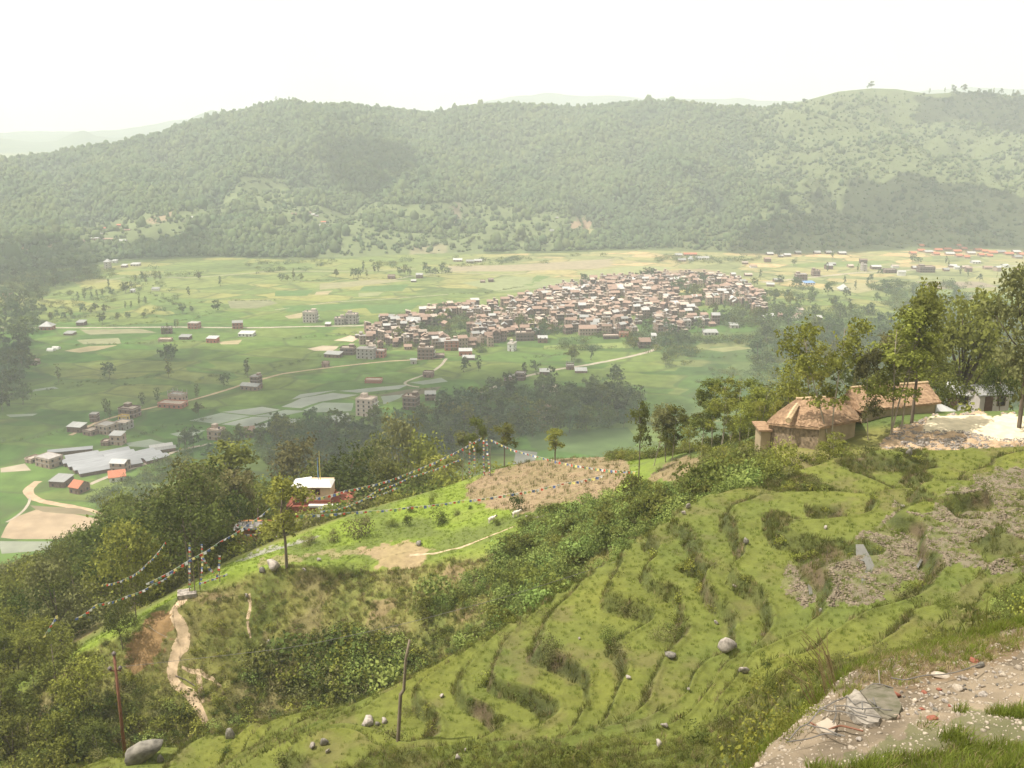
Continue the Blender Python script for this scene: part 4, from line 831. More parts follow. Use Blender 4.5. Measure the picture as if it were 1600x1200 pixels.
for i in range(3): deft('pop%d' % i, 11, 2.2, [M['leaf_far'], M['leaf_dark'], M['leaf_mid']][i], M['bark'], 380, .75, 151 + i, 'poplar')
for i in range(4): deft('far%d' % i, 9, 4.0, [M['leaf_far'], M['leaf_mid'], M['leaf_far'], M['leaf_dark']][i], M['bark'], 700, .8, 161 + i, 'broad')
# small-scale pieces were built at real leaf size; copies share meshes
def tree(name, key, p, h, label=None, group=None, wfac=1.0, u=None, v=None, phrase=None, cat='tree'):
    tm, cm_, H = TR[key]; s = h / H
    t = thing(name, label, cat, (p[0], p[1], p[2]), random.uniform(0, 6.28), group, (s * wfac, s * wfac, s))
    ob('trunk', tm, None, t); ob('crown', cm_, None, t)
    if phrase: later(t, phrase, u if u is not None else proj(*p)[0], v if v is not None else proj(*p)[1])
    return t
def px2m(npx, p): return npx * (p[1] * CP - p[2] * SP) / 1600
def tree_px(name, key, u, vbase, vtop, Y=None, label=None, group=None, wfac=1.0, phrase=None):
    if Y is None: p = hit_hill(u, vbase)
    else:
        s, t = ts(u, vbase); p = Vector((s * Y, Y, hz(s * Y, Y) if Y < 420 else fzf(s * Y, Y)))
    # height from the picture: top line of sight
    s, t = ts(u, vtop); h = t * p[1] - p[2]
    return tree(name, key, p, max(1.5, h), label, group, wfac, phrase=phrase)
# trees round the huts
HT = [
 ('slender_tree', 'airy1', 1022, 722, 632, 128, 1.0, 'slim pale-stemmed tree at the left end of the hedge above the field'),
 ('slender_tree', 'airy3', 1050, 720, 640, 126, 1.1, 'bushy yellow-green tree in the row above the ploughed field'),
 ('slender_tree', 'airy0', 1078, 715, 660, 124, 1.1, 'shorter light green tree ending the row above the field'),
 ('field_edge_tree', 'lolly1', 998, 745, 632, 122, .62, 'slim tufted tree holding the right end of the flag string'),
 ('hedge_tree', 'airy3', 1112, 700, 600, 118, 1.2, 'leafy yellow-green tree left of the pole end, before the terraced fields'),
 ('hedge_tree', 'airy2', 1140, 700, 603, 114, 1.15, 'yellow-green tree in the thicket left of the left hut'),
 ('hedge_tree', 'airy3', 1168, 698, 598, 110, 1.1, 'bright airy tree in the thicket closest to the left hut'),
 ('hut_tree', 'broady0', 1228, 690, 560, 103, .75, 'yellow-green tree overhanging the left end of the left hut'),
 ('hut_tree', 'airy2', 1262, 690, 548, 101, 1.0, 'open-crowned tree behind the left hut roof'),
 ('hut_tree', 'airy0', 1298, 700, 508, 88.5, .95, 'double-stemmed slim tree standing between the two huts'),
 ('hut_tree', 'airy1', 1356, 690, 545, 90, .75, 'thin dark-stemmed tree before the long thatched roof'),
 ('hut_tree', 'airy2', 1392, 683, 505, 91, 1.15, 'leaning pale-stemmed tree in front of the long hut'),
 ('hut_tree', 'airy3', 1408, 676, 492, 92, 1.1, 'tall leaning tree with a broad bright crown by the gravel mound'),
 ('hut_tree', 'lolly1', 1424, 665, 448, 94, .85, 'tallest hut tree, with a small dark tuft at its top'),
 ('hut_tree', 'broad0', 1460, 655, 560, 118, .8, 'round dark bush-like tree right of the long hut roof'),
 ('big_tree', 'spread0', 1500, 640, 458, 128, .82, 'big open tree with a bare forked trunk against the fields'),
 ('big_tree', 'spread1', 1588, 700, 412, 92, .72, 'tall olive tree cut by the right edge of the picture'),
 ('big_tree', 'broady1', 1630, 715, 450, 88, .8, 'dense tree reaching in from the right edge beyond the mound'),
 ('big_tree', 'broad1', 1560, 660, 560, 112, .8, 'dark tree between the pale huts and the right edge'),
 ('hedge_tree', 'airy0', 1200, 705, 628, 97, .9, 'low leafy tree hiding the left corner of the left hut'),
 ('hedge_tree', 'broad2', 1480, 640, 560, 150, 1.0, 'dark crown behind the long hut, left of the forked tree'),
 ('hedge_tree', 'broad0', 1540, 640, 560, 150, 1.0, 'dark crown just right of the big forked trunk'),
 ('hedge_tree', 'broad1', 1340, 650, 570, 140, 1.0, 'shaded crown behind the gap between the two huts'),
 ('hedge_tree', 'airy1', 1180, 690, 600, 135, 1.2, 'greyish green crown beyond the thicket left of the huts'),
 ('hedge_tree', 'airy3', 1095, 712, 628, 121, 1.2, 'yellowish tree filling the gap before the thicket'), ('hedge_tree', 'airy0', 1126, 706, 620, 112, 1.3, 'round-topped mid-green tree inside the thicket'), ('hedge_tree', 'broady0', 1155, 704, 622, 106, .8, 'dense yellow-green tree in the middle of the thicket'), ('hedge_tree', 'airy2', 1185, 702, 612, 104, 1.3, 'broad bright tree at the thicket end by the left hut'),
 ('hedge_tree', 'broady2', 1040, 720, 665, 127, .8, 'low rounded tree under the row above the field'), ('hut_tree', 'airy0', 1302, 728, 682, 80, 1.3, 'yellow-green sapling in front of the two huts'), ('hut_tree', 'broady0', 1225, 730, 690, 80, .8, 'leafy sapling at the corner of the left hut'), ('hut_tree', 'airy3', 1440, 660, 540, 112, 1.3, 'light green tree above the right end of the long hut'), ('hut_tree', 'airy1', 1375, 650, 530, 112, 1.4, 'shaded tree behind the middle of the long hut'),
 # the field and flags
 ('field_tree', 'lolly0', 867, 738, 670, 152, 1.6, 'rounded yellow-green tree on the far rim of the ploughed field'),
 ('field_tree', 'lolly1', 788, 745, 664, 156, 1.3, 'dark flat-topped tree just right of the flag-draped pole'),
 ('flag_tree', 'airy3', 742, 762, 658, 154, .8, 'thin tree carrying the bundle of prayer flags at its top'),
 ('flag_tree', 'airy1', 722, 765, 680, 157, .9, 'thin tree left of the flag-draped pole'),
 ('temple_tree', 'lolly0', 447, 868, 745, 118, 1.15, 'lone bright tree with a bare dark trunk in front of the temple'),
 ('temple_tree', 'broady1', 468, 800, 688, 200, .95, 'large rounded yellow-green tree behind the temple roof'),
 ('temple_tree', 'broad1', 545, 805, 710, 172, 1.15, 'dense dark tree touching the right side of the temple'),
 ('temple_tree', 'broad2', 585, 800, 722, 176, 1.1, 'dark tree right of the temple beneath the flag string'),
 ('temple_tree', 'broad0', 500, 800, 735, 188, 1.0, 'dark tree behind the right end of the temple'),
 ('temple_tree', 'airy1', 380, 850, 745, 150, 1.0, 'dark-stemmed tree beside the small gate building'),
 ('temple_tree', 'broad0', 400, 845, 765, 158, 1.2, 'dense tree left of the temple above the gate building'),
 ('temple_tree', 'lolly1', 362, 830, 700, 168, 1.4, 'tall tree with a reddish trunk left of the temple'),
 ('temple_tree', 'broady0', 420, 830, 752, 165, 1.0, 'bright crown between the lone tree and the gate building'),
 ('tall_tree', 'broady1', 620, 815, 652, 205, .62, 'tall pale crown rising behind the long flag string'),
 ('tall_tree', 'broady2', 648, 810, 680, 200, .8, 'rounded tree right of the tall pale crown'),
 ('tall_tree', 'broad2', 600, 812, 690, 215, .8, 'shaded tree left of the tall pale crown'),
 ('tall_tree', 'airy2', 680, 800, 730, 180, 1.5, 'low light green tree under the flag string near the pole'),
 ('tall_tree', 'airy3', 705, 790, 722, 176, 1.4, 'bushy light tree left of the flag-draped pole'),
 ('tall_tree', 'broad1', 665, 800, 738, 172, 1.0, 'bushy tree between the flag strings and the shelf'),
 # left
 ('crest_tree', 'broad0', 215, 990, 885, 112, .75, 'dark tree on the crest left of the path head'),
 ('crest_tree', 'broad1', 195, 1040, 945, 108, .8, 'dense low tree growing below the crest by the metal pole'),
 ('crest_tree', 'broad1', 345, 900, 815, 135, .8, 'dark tree behind the lower flag poles'),
 ('crest_tree', 'broady0', 318, 905, 800, 140, .8, 'tall tree wrapped in flags above the lower poles'),
]
for nm, key, u, vb, vt, Y, wf, lb in HT: tree_px(nm, key, u, vb, vt, Y, lb, 'trees near the huts' if u > 1000 else 'trees along the shelf', wf)
# left wooded slope: individual crowns
cand = []
x, y, z_, kq, rs, u, v = sample_hill(5200, -.62, -.20, 11.25, 13.6, 330)
for i in range(len(x)):
    h = random.uniform(8.5, 12.5) * (1.4 if 170 < u[i] < 390 else 1); ut, vt = proj(x[i], y[i], z_[i] + h)
    if not (-60 < u[i] < 470): continue
    if vt < np.interp(ut, [-60, 0, 60, 160, 200, 240, 300, 380, 440, 480], [915, 895, 860, 812, 758, 738, 698, 704, 755, 790]): continue
    if 340 < u[i] < 580 and y[i] < 200: continue
    if all((x[i] - c[0]) ** 2 + (y[i] - c[1]) ** 2 > 5.6 ** 2 for c in cand): cand.append((x[i], y[i], z_[i], h))
cand.sort(key=lambda c: c[1]); print('left wood trees', len(cand))
for i, c in enumerate(cand[:170]):
    k_ = random.choice(['broad0', 'broad1', 'broad2', 'broad1', 'broady1', 'broady0']); ph = {'broad0': 'dense green tree', 'broad1': 'very dark dense tree', 'broad2': 'rounded green tree', 'broady1': 'olive rounded tree', 'broady0': 'yellow-green tree'}[k_]
    tree('woodland_tree', k_, c[:3], c[3], None, 'trees of the wooded slope on the left', random.uniform(.8, 1.05), phrase=ph)
# lower left gully trees
cand = []
x, y, z_, kq, rs, u, v = sample_hill(4500, -.64, -.36, 7.6, 11.6, 135)
for i in range(len(x)):
    h = random.uniform(5, 8.5); ut, vt = proj(x[i], y[i], z_[i] + h)
    if ut > 175 or vt < np.interp(ut, [0, 60, 110, 180], [930, 965, 1010, 1090]): continue
    if all((x[i] - c[0]) ** 2 + (y[i] - c[1]) ** 2 > 3.4 ** 2 for c in cand): cand.append((x[i], y[i], z_[i], h))
for c in cand[:62]:
    k_ = random.choice(['broady0', 'broad2', 'broady2', 'airy3', 'broad0']); tree('gully_tree', k_, c[:3], c[3], None, 'bright trees in the lower left gully', 1.0, phrase={'broady0': 'yellow-green bushy tree', 'broady2': 'bright round tree', 'airy3': 'feathery light tree'}.get(k_, 'mid-green leafy tree'))
# second-slope shrubs and shelf bushes that can be told apart
SHB = [(690, 818, 28, 22, 'dark'), (642, 800, 14, 14, 'mid'), (610, 822, 22, 12, 'mid'), (560, 838, 40, 34, 'olive'), (520, 848, 18, 22, 'olive'), (482, 850, 26, 16, 'olive'), (636, 822, 14, 22, 'dark'), (675, 790, 12, 22, 'mid'), (712, 805, 12, 10, 'olive'), (735, 795, 9, 8, 'dark'), (808, 800, 24, 40, 'dark'), (848, 802, 26, 16, 'dark'), (775, 822, 14, 16, 'mid'), (860, 1040, 44, 62, 'olive'), (945, 1000, 34, 24, 'dark'), (1040, 1000, 44, 34, 'olive'), (1560, 965, 40, 34, 'lush'), (1590, 950, 40, 50, 'lush'), (1480, 950, 30, 36, 'mid'), (1235, 1150, 60, 70, 'mid'), (1268, 1120, 40, 50, 'yel'), (1200, 1080, 34, 34, 'mid'), (640, 1120, 24, 20, 'olive'), (1590, 880, 30, 20, 'mid')]
MK = {'dark': 'leaf_dark', 'mid': 'leaf_mid', 'olive': 'leaf_olive', 'lush': 'leaf_lush', 'yel': 'leaf_yel'}
WD = {'dark': 'dark green bush', 'mid': 'leafy green bush', 'olive': 'scrubby olive bush', 'lush': 'bright green bush', 'yel': 'yellow-green weedy bush'}
for i, (u, v, w, h, k_) in enumerate(SHB):
    p = hit_hill(u, v); wm, hm_ = px2m(w, p), px2m(h, p)
    me = rand_mesh_leafball('bush', 900, .075 if p[1] < 80 else .11, 1.0, M[MK[k_]], 200 + i, .2, 9)
    o = ob('bush', me, None, None, (p[0], p[1], p[2] - .05), 0, (wm * .55, wm * .55, hm_ * .72)); tag(o, None, 'bush', 'bushes on the slopes'); later(o, WD[k_] + (' on the terraces' if p[1] < 90 else ' on the grassy shelf'), u, v)

# ---- valley trees
def vtree(u, v, hpx, key, name, phrase, group):
    p = G(u, v) if v > 402 else hit_far(u, v); h = px2m(hpx, p); tree(name, key, p, h, None, group, random.uniform(.85, 1.15), phrase=phrase, u=u, v=v)
VW = [(400, 712), (400, 680), (470, 660), (560, 668), (600, 668), (650, 655), (700, 640), (760, 615), (800, 605), (880, 608), (960, 605), (1005, 625), (1010, 655), (930, 672), (830, 682), (770, 700), (740, 720), (700, 745), (640, 760), (560, 765), (520, 760), (440, 740)]
pts = []
def spaced(poly, n, dmin, gap=None):
    u0, u1 = min(p[0] for p in poly), max(p[0] for p in poly); v0, v1 = min(p[1] for p in poly), max(p[1] for p in poly); res = []
    for _ in range(n * 60):
        if len(res) >= n: break
        u, v = random.uniform(u0, u1), random.uniform(v0, v1)
        if not inpoly(np.array([u]), np.array([v]), poly)[0]: continue
        if all(((u - a) ** 2 + ((v - b) * 1.9) ** 2) > dmin ** 2 for a, b in res): res.append((u, v))
    return sorted(res, key=lambda q: q[1])
for u, v in spaced(VW, 125, 18):
    if abs(u - 572) < 26 and 648 < v < 668 or abs(u - 642) < 18 and 650 < v < 662: continue
    k_ = random.choice(['far0', 'far3', 'far3', 'far0', 'far1', 'pop1']); vtree(u, v + 6, random.uniform(24, 42), k_, 'riverside_tree', {'far0': 'hazy green tree', 'far1': 'lighter green tree', 'far3': 'dark tree', 'pop1': 'narrow dark tree'}[k_], 'trees of the dark wood along the river')
for u, v in [(690, 640), (700, 655), (712, 645), (845, 618), (290, 705), (302, 700), (330, 720), (355, 712), (380, 700), (440, 690), (500, 690)]: vtree(u, v, random.uniform(28, 40), random.choice(['far1', 'far0']), 'riverside_tree', 'rounded tree standing apart', 'trees of the dark wood along the river')
for u, v in spaced([(1185, 600), (1180, 560), (1185, 505), (1240, 490), (1330, 500), (1420, 520), (1560, 520), (1620, 560), (1620, 640), (1400, 620), (1280, 600)], 70, 17):
    k_ = random.choice(['far0', 'far2', 'far1']); vtree(u, v, random.uniform(22, 34), k_, 'valley_tree', 'hazy green tree', 'trees of the wood beyond the huts')
for u, v in spaced([(1100, 440), (1180, 425), (1280, 450), (1330, 440), (1400, 455), (1600, 450), (1600, 520), (1300, 500), (1150, 500), (1080, 470)], 46, 20):
    k_ = random.choice(['far0', 'far2', 'pop0']); vtree(u, v, random.uniform(12, 19), k_, 'valley_tree', 'small hazy tree', 'trees in the east fields')
for u, v in spaced([(-5, 640), (-5, 480), (30, 470), (60, 500), (40, 560), (45, 620), (30, 645)], 26, 15): vtree(u, v, random.uniform(26, 40), random.choice(['far3', 'far0', 'pop1']), 'valley_tree', 'dark tree', 'dark trees at the left edge')
for u, v in spaced([(0, 470), (0, 390), (90, 400), (150, 420), (158, 436), (100, 440), (60, 470)], 40, 11): vtree(u, v + 3, random.uniform(12, 18), random.choice(['far3', 'far0']), 'valley_tree', 'small dark tree', 'shaded wood at the foot of the ridge')
# undergrowth and hedges of the valley: uncountable bushes
def valley_mass(name, poly, n, h0, h1, label, protos, clump=None):
    Pp = [G(u, v) if v > 402 else hit_far(u, v) for u, v in poly]; x0, x1, y0, y1 = min(p.x for p in Pp), max(p.x for p in Pp), min(p.y for p in Pp), max(p.y for p in Pp)
    x = rng.uniform(x0, x1, n * 3); y = rng.uniform(y0, y1, n * 3); z = np.maximum(floor_z(x, y), farhill(x, y) if y1 > 1250 else -999); u, v = proj(x, y, z); k = inpoly(u, v, poly)
    if clump is not None: k &= fbm(x / clump, y / clump, 3) > .05
    x, y, z = x[k][:n], y[k][:n], z[k][:n]; scatter(name, st(x, y, z - .5), rng.uniform(h0, h1, len(x)), protos, label)
FCL = [rand_mesh_leafball('far_clump', 110, .16, .9, mm_, 500 + i, .3, 5) for i, mm_ in enumerate((M['leaf_far'], M['leaf_dark'], M['leaf_mid'], M['leaf_far']))]
valley_mass('riverside_thicket', VW, 800, 3, 6.5, 'thicket under the dark riverside trees', FCL)
valley_mass('east_wood_thicket', [(1185, 610), (1175, 560), (1190, 500), (1250, 485), (1330, 490), (1440, 510), (1620, 500), (1620, 640), (1400, 630)], 1050, 3, 7, 'thicket of the wood beyond the huts', FCL)
valley_mass('field_bushes', [(1080, 440), (1200, 440), (1620, 440), (1620, 520), (1300, 500), (1150, 500)], 900, 3, 7, 'bushes between the east fields', FCL, 45)
valley_mass('terrace_scrub', [(1040, 540), (1200, 530), (1190, 640), (1040, 620)], 300, 1.5, 4, 'scrub on the far terraced fields', FCL, 40)
valley_mass('left_wood_thicket', [(-60, 470), (0, 470), (50, 480), (60, 520), (40, 560), (48, 625), (-60, 650)], 260, 3, 7, 'thicket of the dark wood at the left edge', FCL)
valley_mass('shaded_thicket', [(-60, 470), (-60, 400), (60, 400), (150, 415), (158, 436), (100, 445), (60, 470)], 600, 3, 6, 'shaded thicket at the foot of the ridge', FCL)
valley_mass('hedge_bushes', [(40, 470), (250, 430), (300, 490), (60, 510)], 260, 2, 5, 'bushes and hedges in the left fields', FCL, 30)
valley_mass('foothill_bushes', [(150, 425), (450, 410), (900, 400), (1200, 402), (1200, 412), (900, 412), (450, 425), (160, 440)], 500, 3, 7, 'bushes along the foot of the ridge', FCL, 50)
valley_mass('town_bushes', [(640, 500), (760, 495), (760, 560), (640, 560)], 260, 2.5, 6, 'bushes between the western town houses', FCL, 22)
valley_mass('town_bushes', [(800, 515), (880, 515), (960, 525), (1240, 480), (1240, 530), (1060, 560), (980, 550), (860, 545)], 700, 2.5, 6.5, 'bushes along the lower edge of the town', FCL, 26)
valley_mass('shed_bushes', [(140, 775), (190, 755), (210, 745), (300, 700), (300, 730), (220, 790), (160, 800)], 130, 2, 5, 'bushes beside the lower farm lane', FCL)
HED = []
for pl in [[(90, 601), (170, 594), (230, 590), (275, 582)], [(60, 612), (150, 600), (225, 603)], [(120, 540), (200, 537), (320, 534)], [(280, 475), (350, 470), (430, 470)], [(160, 510), (230, 505), (300, 500), (330, 490)], [(430, 575), (500, 558), (560, 545)], [(440, 530), (520, 525), (560, 520)], [(700, 460), (760, 458), (820, 448)], [(130, 493), (220, 497), (340, 487)], [(200, 640), (130, 665), (60, 685), (0, 690)], [(460, 440), (560, 437), (700, 432)], [(850, 545), (920, 541), (990, 545)], [(1050, 555), (1120, 560), (1190, 555)], [(640, 612), (700, 606)], [(585, 620), (600, 612)], [(200, 686), (260, 668), (330, 655)], [(820, 560), (900, 552)], [(290, 600), (330, 588), (385, 580)]]:
    for a, b in zip(pl[:-1], pl[1:]):
        A_, B_ = G(*a), G(*b)
        for f in np.arange(0, 1, 3.2 / max(4, (B_ - A_).length)):
            if rng.random() < .7: q = A_.lerp(B_, f); HED.append((q.x + rng.normal() * .8, q.y + rng.normal() * .8, q.z - .3))
scatter('hedgerow', np.array(HED), rng.uniform(.8, 2.6, len(HED)), FCL, 'thin dark hedges along the field banks')
# field trees and poplars
FT = [(122, 470, 'pop'), (132, 468, 'pop'), (143, 467, 'pop'), (152, 465, 'pop'), (160, 463, 'pop'), (170, 450, 'pop'), (205, 450, 'pop'), (212, 442, 'pop'), (222, 440, 'pop'), (228, 445, 'pop'), (243, 440, 'pop'), (250, 440, 'pop'), (196, 458, 'dark'), (174, 463, 'far'), (228, 475, 'pop'), (218, 478, 'pop'), (205, 482, 'pop'), (196, 482, 'pop'), (295, 463, 'pop'), (310, 438, 'far'), (344, 447, 'pop'), (130, 490, 'far'), (142, 492, 'far'), (150, 488, 'far'), (165, 490, 'far'), (338, 487, 'dark'), (300, 488, 'far'), (285, 490, 'far'), (262, 520, 'pop'), (274, 513, 'pop'), (278, 512, 'pop'), (258, 525, 'far'), (160, 506, 'dark'), (185, 502, 'far'), (200, 500, 'far'), (225, 497, 'far'), (268, 562, 'far'), (260, 565, 'far'), (92, 598, 'pop'), (171, 592, 'far'), (264, 590, 'pop'), (350, 605, 'far'), (308, 622, 'pop'), (223, 635, 'pop'), (246, 630, 'pop'), (172, 655, 'pop'), (165, 648, 'pop'), (311, 650, 'far'), (80, 500, 'far'), (90, 498, 'far'), (100, 500, 'far'), (70, 490, 'far'), (110, 496, 'far'), (45, 540, 'far'), (385, 585, 'pop'), (387, 590, 'pop'),
 (440, 440, 'far'), (450, 440, 'far'), (459, 438, 'pop'), (470, 440, 'far'), (525, 434, 'far'), (552, 435, 'far'), (560, 434, 'far'), (585, 426, 'pop'), (591, 426, 'pop'), (568, 424, 'pop'), (573, 435, 'pop'), (625, 430, 'far'), (633, 430, 'far'), (640, 431, 'far'), (672, 431, 'far'), (681, 431, 'far'), (690, 428, 'pop'), (692, 424, 'far'), (700, 430, 'far'), (665, 426, 'far'), (820, 590, 'pop'), (836, 582, 'far'), (893, 565, 'far'), (898, 562, 'far'), (924, 563, 'pop'), (725, 582, 'pop'), (728, 578, 'far'), (748, 580, 'pop'), (830, 470, 'far'), (822, 470, 'far'), (880, 460, 'pop'), (915, 447, 'far'), (1040, 570, 'far'), (965, 600, 'far'), (960, 592, 'far'), (780, 610, 'far'), (770, 615, 'far'), (1120, 475, 'far'), (1215, 402, 'far'), (1240, 415, 'far'), (1340, 425, 'pop'), (1292, 425, 'pop'), (1300, 405, 'pop'), (1375, 430, 'far'), (1360, 440, 'far'), (1425, 410, 'far'), (1435, 412, 'far'), (1478, 412, 'pop'), (1482, 418, 'pop'), (1500, 430, 'pop'), (1512, 433, 'pop'), (1530, 440, 'far')]
for u, v, k_ in FT:
    hp = {'pop': random.uniform(11, 17), 'dark': 17, 'far': random.uniform(9, 15)}[k_] * (1 + (v > 540) * .8)
    vtree(u, v, hp, {'pop': 'pop%d' % random.randrange(3), 'dark': 'far3', 'far': 'far%d' % random.randrange(3)}[k_], 'poplar_tree' if k_ == 'pop' else 'field_tree', {'pop': 'thin upright tree', 'dark': 'round dark tree', 'far': 'small loose tree'}[k_] + ' in the fields', 'scattered trees in the fields')
# trees inside the town
TT = [(670, 505), (680, 510), (690, 512), (700, 520), (688, 495), (700, 500), (660, 525), (625, 535), (640, 520), (720, 520), (745, 525), (815, 515), (850, 518), (862, 520), (830, 520), (845, 530), (1075, 465), (1085, 468), (1095, 468), (1060, 460), (1010, 515), (1020, 512), (1040, 520), (1090, 500), (1100, 500), (1115, 495), (1130, 505), (1145, 510), (1160, 500), (1180, 505), (1060, 540), (1070, 535), (1050, 530), (990, 545), (985, 540), (1090, 520), (1040, 545), (1000, 438), (1015, 440), (915, 450), (960, 450), (1235, 480), (1250, 478), (1220, 490), (1190, 480), (1210, 470), (1270, 470), (1300, 480), (1330, 490)]
for u, v in TT: vtree(u, v, random.uniform(13, 24), random.choice(['far0', 'far1', 'far2']), 'town_tree', 'green tree among houses', 'trees growing in the town')
# skyline trees and hill foot trees
SKY = [(1361, 142, 9, 'far3', 'lone round tree on the bare hilltop'), (1490, 146, 9, 'far0', 'first tree of the sparse skyline row at the right'), (1506, 145, 10, 'far1', 'bushiest tree of the sparse skyline row'), (1476, 147, 7, 'pop0', 'thin skyline tree left of the bushy one'), (1452, 148, 7, 'pop1', 'leftmost thin tree of the right skyline row'), (1530, 149, 6, 'far0', 'small skyline tree past the bushy one'), (1552, 150, 8, 'pop2', 'pair-like thin skyline tree near the right end'), (1563, 151, 8, 'far2', 'loose skyline tree near the right end'), (1582, 152, 8, 'pop0', 'last upright skyline tree before the right edge'), (1590, 152, 7, 'far1', 'rounded skyline tree at the right edge'), (1355, 142, 4, 'far0', 'low shrubby tree left of the lone hilltop tree'), (432, 160, 9, 'pop1', 'tall tree on the highest point of the left ridge'), (452, 162, 9, 'pop0', 'tall tree right of the left ridge top')]
for u, v, h, k_, lb in SKY:
    s, t = ts(u, v); L_ = np.interp(s, FH[4][:, 0], FH[4][:, 1]); Yk = math.exp(L_); zk = float(farhill([s * Yk], [Yk])[0]); tree('skyline_tree', k_, (s * Yk, Yk, zk), px2m(h, (0, Yk, zk)) * 1.2, lb, 'trees on the skyline')
# ------------------------------------------------------------------ roads, paths, fields
def ribbon(name, pts, width, mat_, hitf=G, zf_=None, lift=.06, step=3.0, cross=2, jag=.25, seed=0, parent=None):
    W3 = [hitf(u, v) for u, v in pts]; P2 = []
    for a, b in zip(W3[:-1], W3[1:]):
        n_ = max(1, int((b - a).length / step))
        for i in range(n_): P2.append(np.array(a.lerp(b, i / n_)))
    P2.append(np.array(W3[-1])); P2 = np.array(P2)
    if len(P2) > 6:
        for _ in range(3): P2[1:-1] = (P2[:-2] + 2 * P2[1:-1] + P2[2:]) / 4
    T = np.gradient(P2, axis=0); T[:, 2] = 0; T /= np.linalg.norm(T, axis=1)[:, None] + 1e-9; Nn = np.stack([-T[:, 1], T[:, 0]], 1)
    zf_ = zf_ or floor_z; V = []; m_ = 2 * cross + 1
    wl_ = (np.interp(np.linspace(0, 1, len(P2)), np.linspace(0, 1, len(width)), width) if hasattr(width, '__len__') else np.full(len(P2), float(width))) * (.62 if zf_ is floor_z else 1)
    for j in range(m_):
        f = (j / (m_ - 1) - .5); jj = 1 + jag * fbm(P2[:, 0] / (wl_.mean() * 1.5) + j * 9 + seed, P2[:, 1] / (wl_.mean() * 1.5), 3) * 1.6
        q = P2[:, :2] + Nn * (wl_ * f * jj)[:, None]; zz = np.asarray(zf_(q[:, 0], q[:, 1])) + lift - (abs(f) == .5) * lift * .8; V.append(np.stack([q[:, 0], q[:, 1], zz], 1))
    V = np.stack(V, 1).reshape(-1, 3); F_ = [(i * m_ + j, (i + 1) * m_ + j, (i + 1) * m_ + j + 1, i * m_ + j + 1) for i in range(len(P2) - 1) for j in range(m_ - 1)]
    me = mesh_np(name, V, F_); me.materials.append(mat_); o = ob(name, me, None, parent)
    return struct(o) if parent is None else o
M['road'] = mat('dirt_road', (0.38, 0.32, 0.25), var=.2, scale=.3)
M['road_orange'] = mat('orange_dirt_road', (0.43, 0.31, 0.20), var=.2, scale=.3)
M['path_dirt'] = mat('path_dirt', (0.50, 0.37, 0.24), var=.3, scale=1.2, bump=1)
ribbon('valley_road', [(0, 512), (120, 512), (250, 511), (400, 512), (480, 510), (560, 509), (610, 503)], 7, M['road'])
ribbon('valley_road', [(1620, 414), (1500, 418), (1400, 423), (1340, 426), (1290, 431), (1240, 436), (1190, 441)], 9, M['road'])
ribbon('rice_field_road', [(235, 722), (175, 742), (140, 757)], 4.5, M['road'])
ribbon('rice_field_road', [(330, 693), (280, 703), (230, 722)], 4.5, M['road'])
ribbon('rice_field_road', [(110, 680), (150, 660), (190, 648), (240, 636), (300, 625), (345, 612), (385, 599), (440, 584), (500, 576), (560, 569), (610, 564), (690, 560)], 4.5, M['road_orange'])
ribbon('dirt_lane', [(60, 752), (44, 763), (42, 771), (55, 780), (80, 787), (110, 791), (135, 795), (160, 803)], [7, 8, 7, 6, 5, 4], M['road_orange'])
ribbon('dirt_lane', [(48, 775), (44, 790), (30, 805), (10, 816)], 2.2, M['road'])
ribbon('town_lane', [(655, 605), (634, 602), (630, 598), (645, 592), (660, 587), (680, 578), (692, 568), (697, 560)], 3.6, M['road'])
ribbon('main_town_road', [(700, 632), (735, 618), (770, 606), (820, 588), (870, 577), (930, 568), (980, 558), (1020, 548), (1028, 541), (1020, 532), (1000, 526), (992, 512), (985, 498)], 6, M['road'])
ribbon('field_track', [(430, 484), (520, 472), (620, 466), (700, 460)], 3, M['road'])
ribbon('field_track', [(595, 441), (640, 432), (700, 424), (780, 430), (850, 424)], 3, M['road'])
ribbon('field_track', [(150, 441), (200, 432), (300, 434), (420, 424), (560, 424), (650, 420)], 3.5, M['road'])
ribbon('field_track', [(960, 402), (1040, 398), (1080, 404)], 4, M['road'])
# field plots that stand out
def plot(name, poly, c, lift=.12, var=.18, rough=.95, hitf=G, spec=.1):
    P3 = [hitf(u, v) for u, v in poly]; cx, cy = sum(p.x for p in P3) / len(P3), sum(p.y for p in P3) / len(P3)
    ring = []
    for a, b in zip(P3, P3[1:] + P3[:1]):
        n_ = max(1, int((b - a).length / 8))
        for i in range(n_): p = a.lerp(b, i / n_); ring.append((p.x + random.uniform(-.6, .6), p.y + random.uniform(-.6, .6)))
    V, F_ = [], []; lv = [1, .66, .33]
    for f in lv:
        for x_, y_ in ring: xx, yy = cx + (x_ - cx) * f, cy + (y_ - cy) * f; V.append((xx, yy, fzf(xx, yy) + lift - (f == 1) * .1))
    V.append((cx, cy, fzf(cx, cy) + lift)); n_ = len(ring)
    for k in range(2):
        for i in range(n_): F_.append((k * n_ + i, k * n_ + (i + 1) % n_, (k + 1) * n_ + (i + 1) % n_, (k + 1) * n_ + i))
    for i in range(n_): F_.append((2 * n_ + i, 2 * n_ + (i + 1) % n_, 3 * n_))
    me = bpy.data.meshes.new(name); me.from_pydata(V, [], F_); me.update(); key = 'plot%s' % (c,)
    if key not in M: M[key] = mat('field_plot', c, var=var, scale=.12, rough=rough, spec=spec, detail=7)
    me.materials.append(M[key]); return struct(ob(name, me))
WET = (.215, .23, .185); WET2 = (.17, .20, .14)
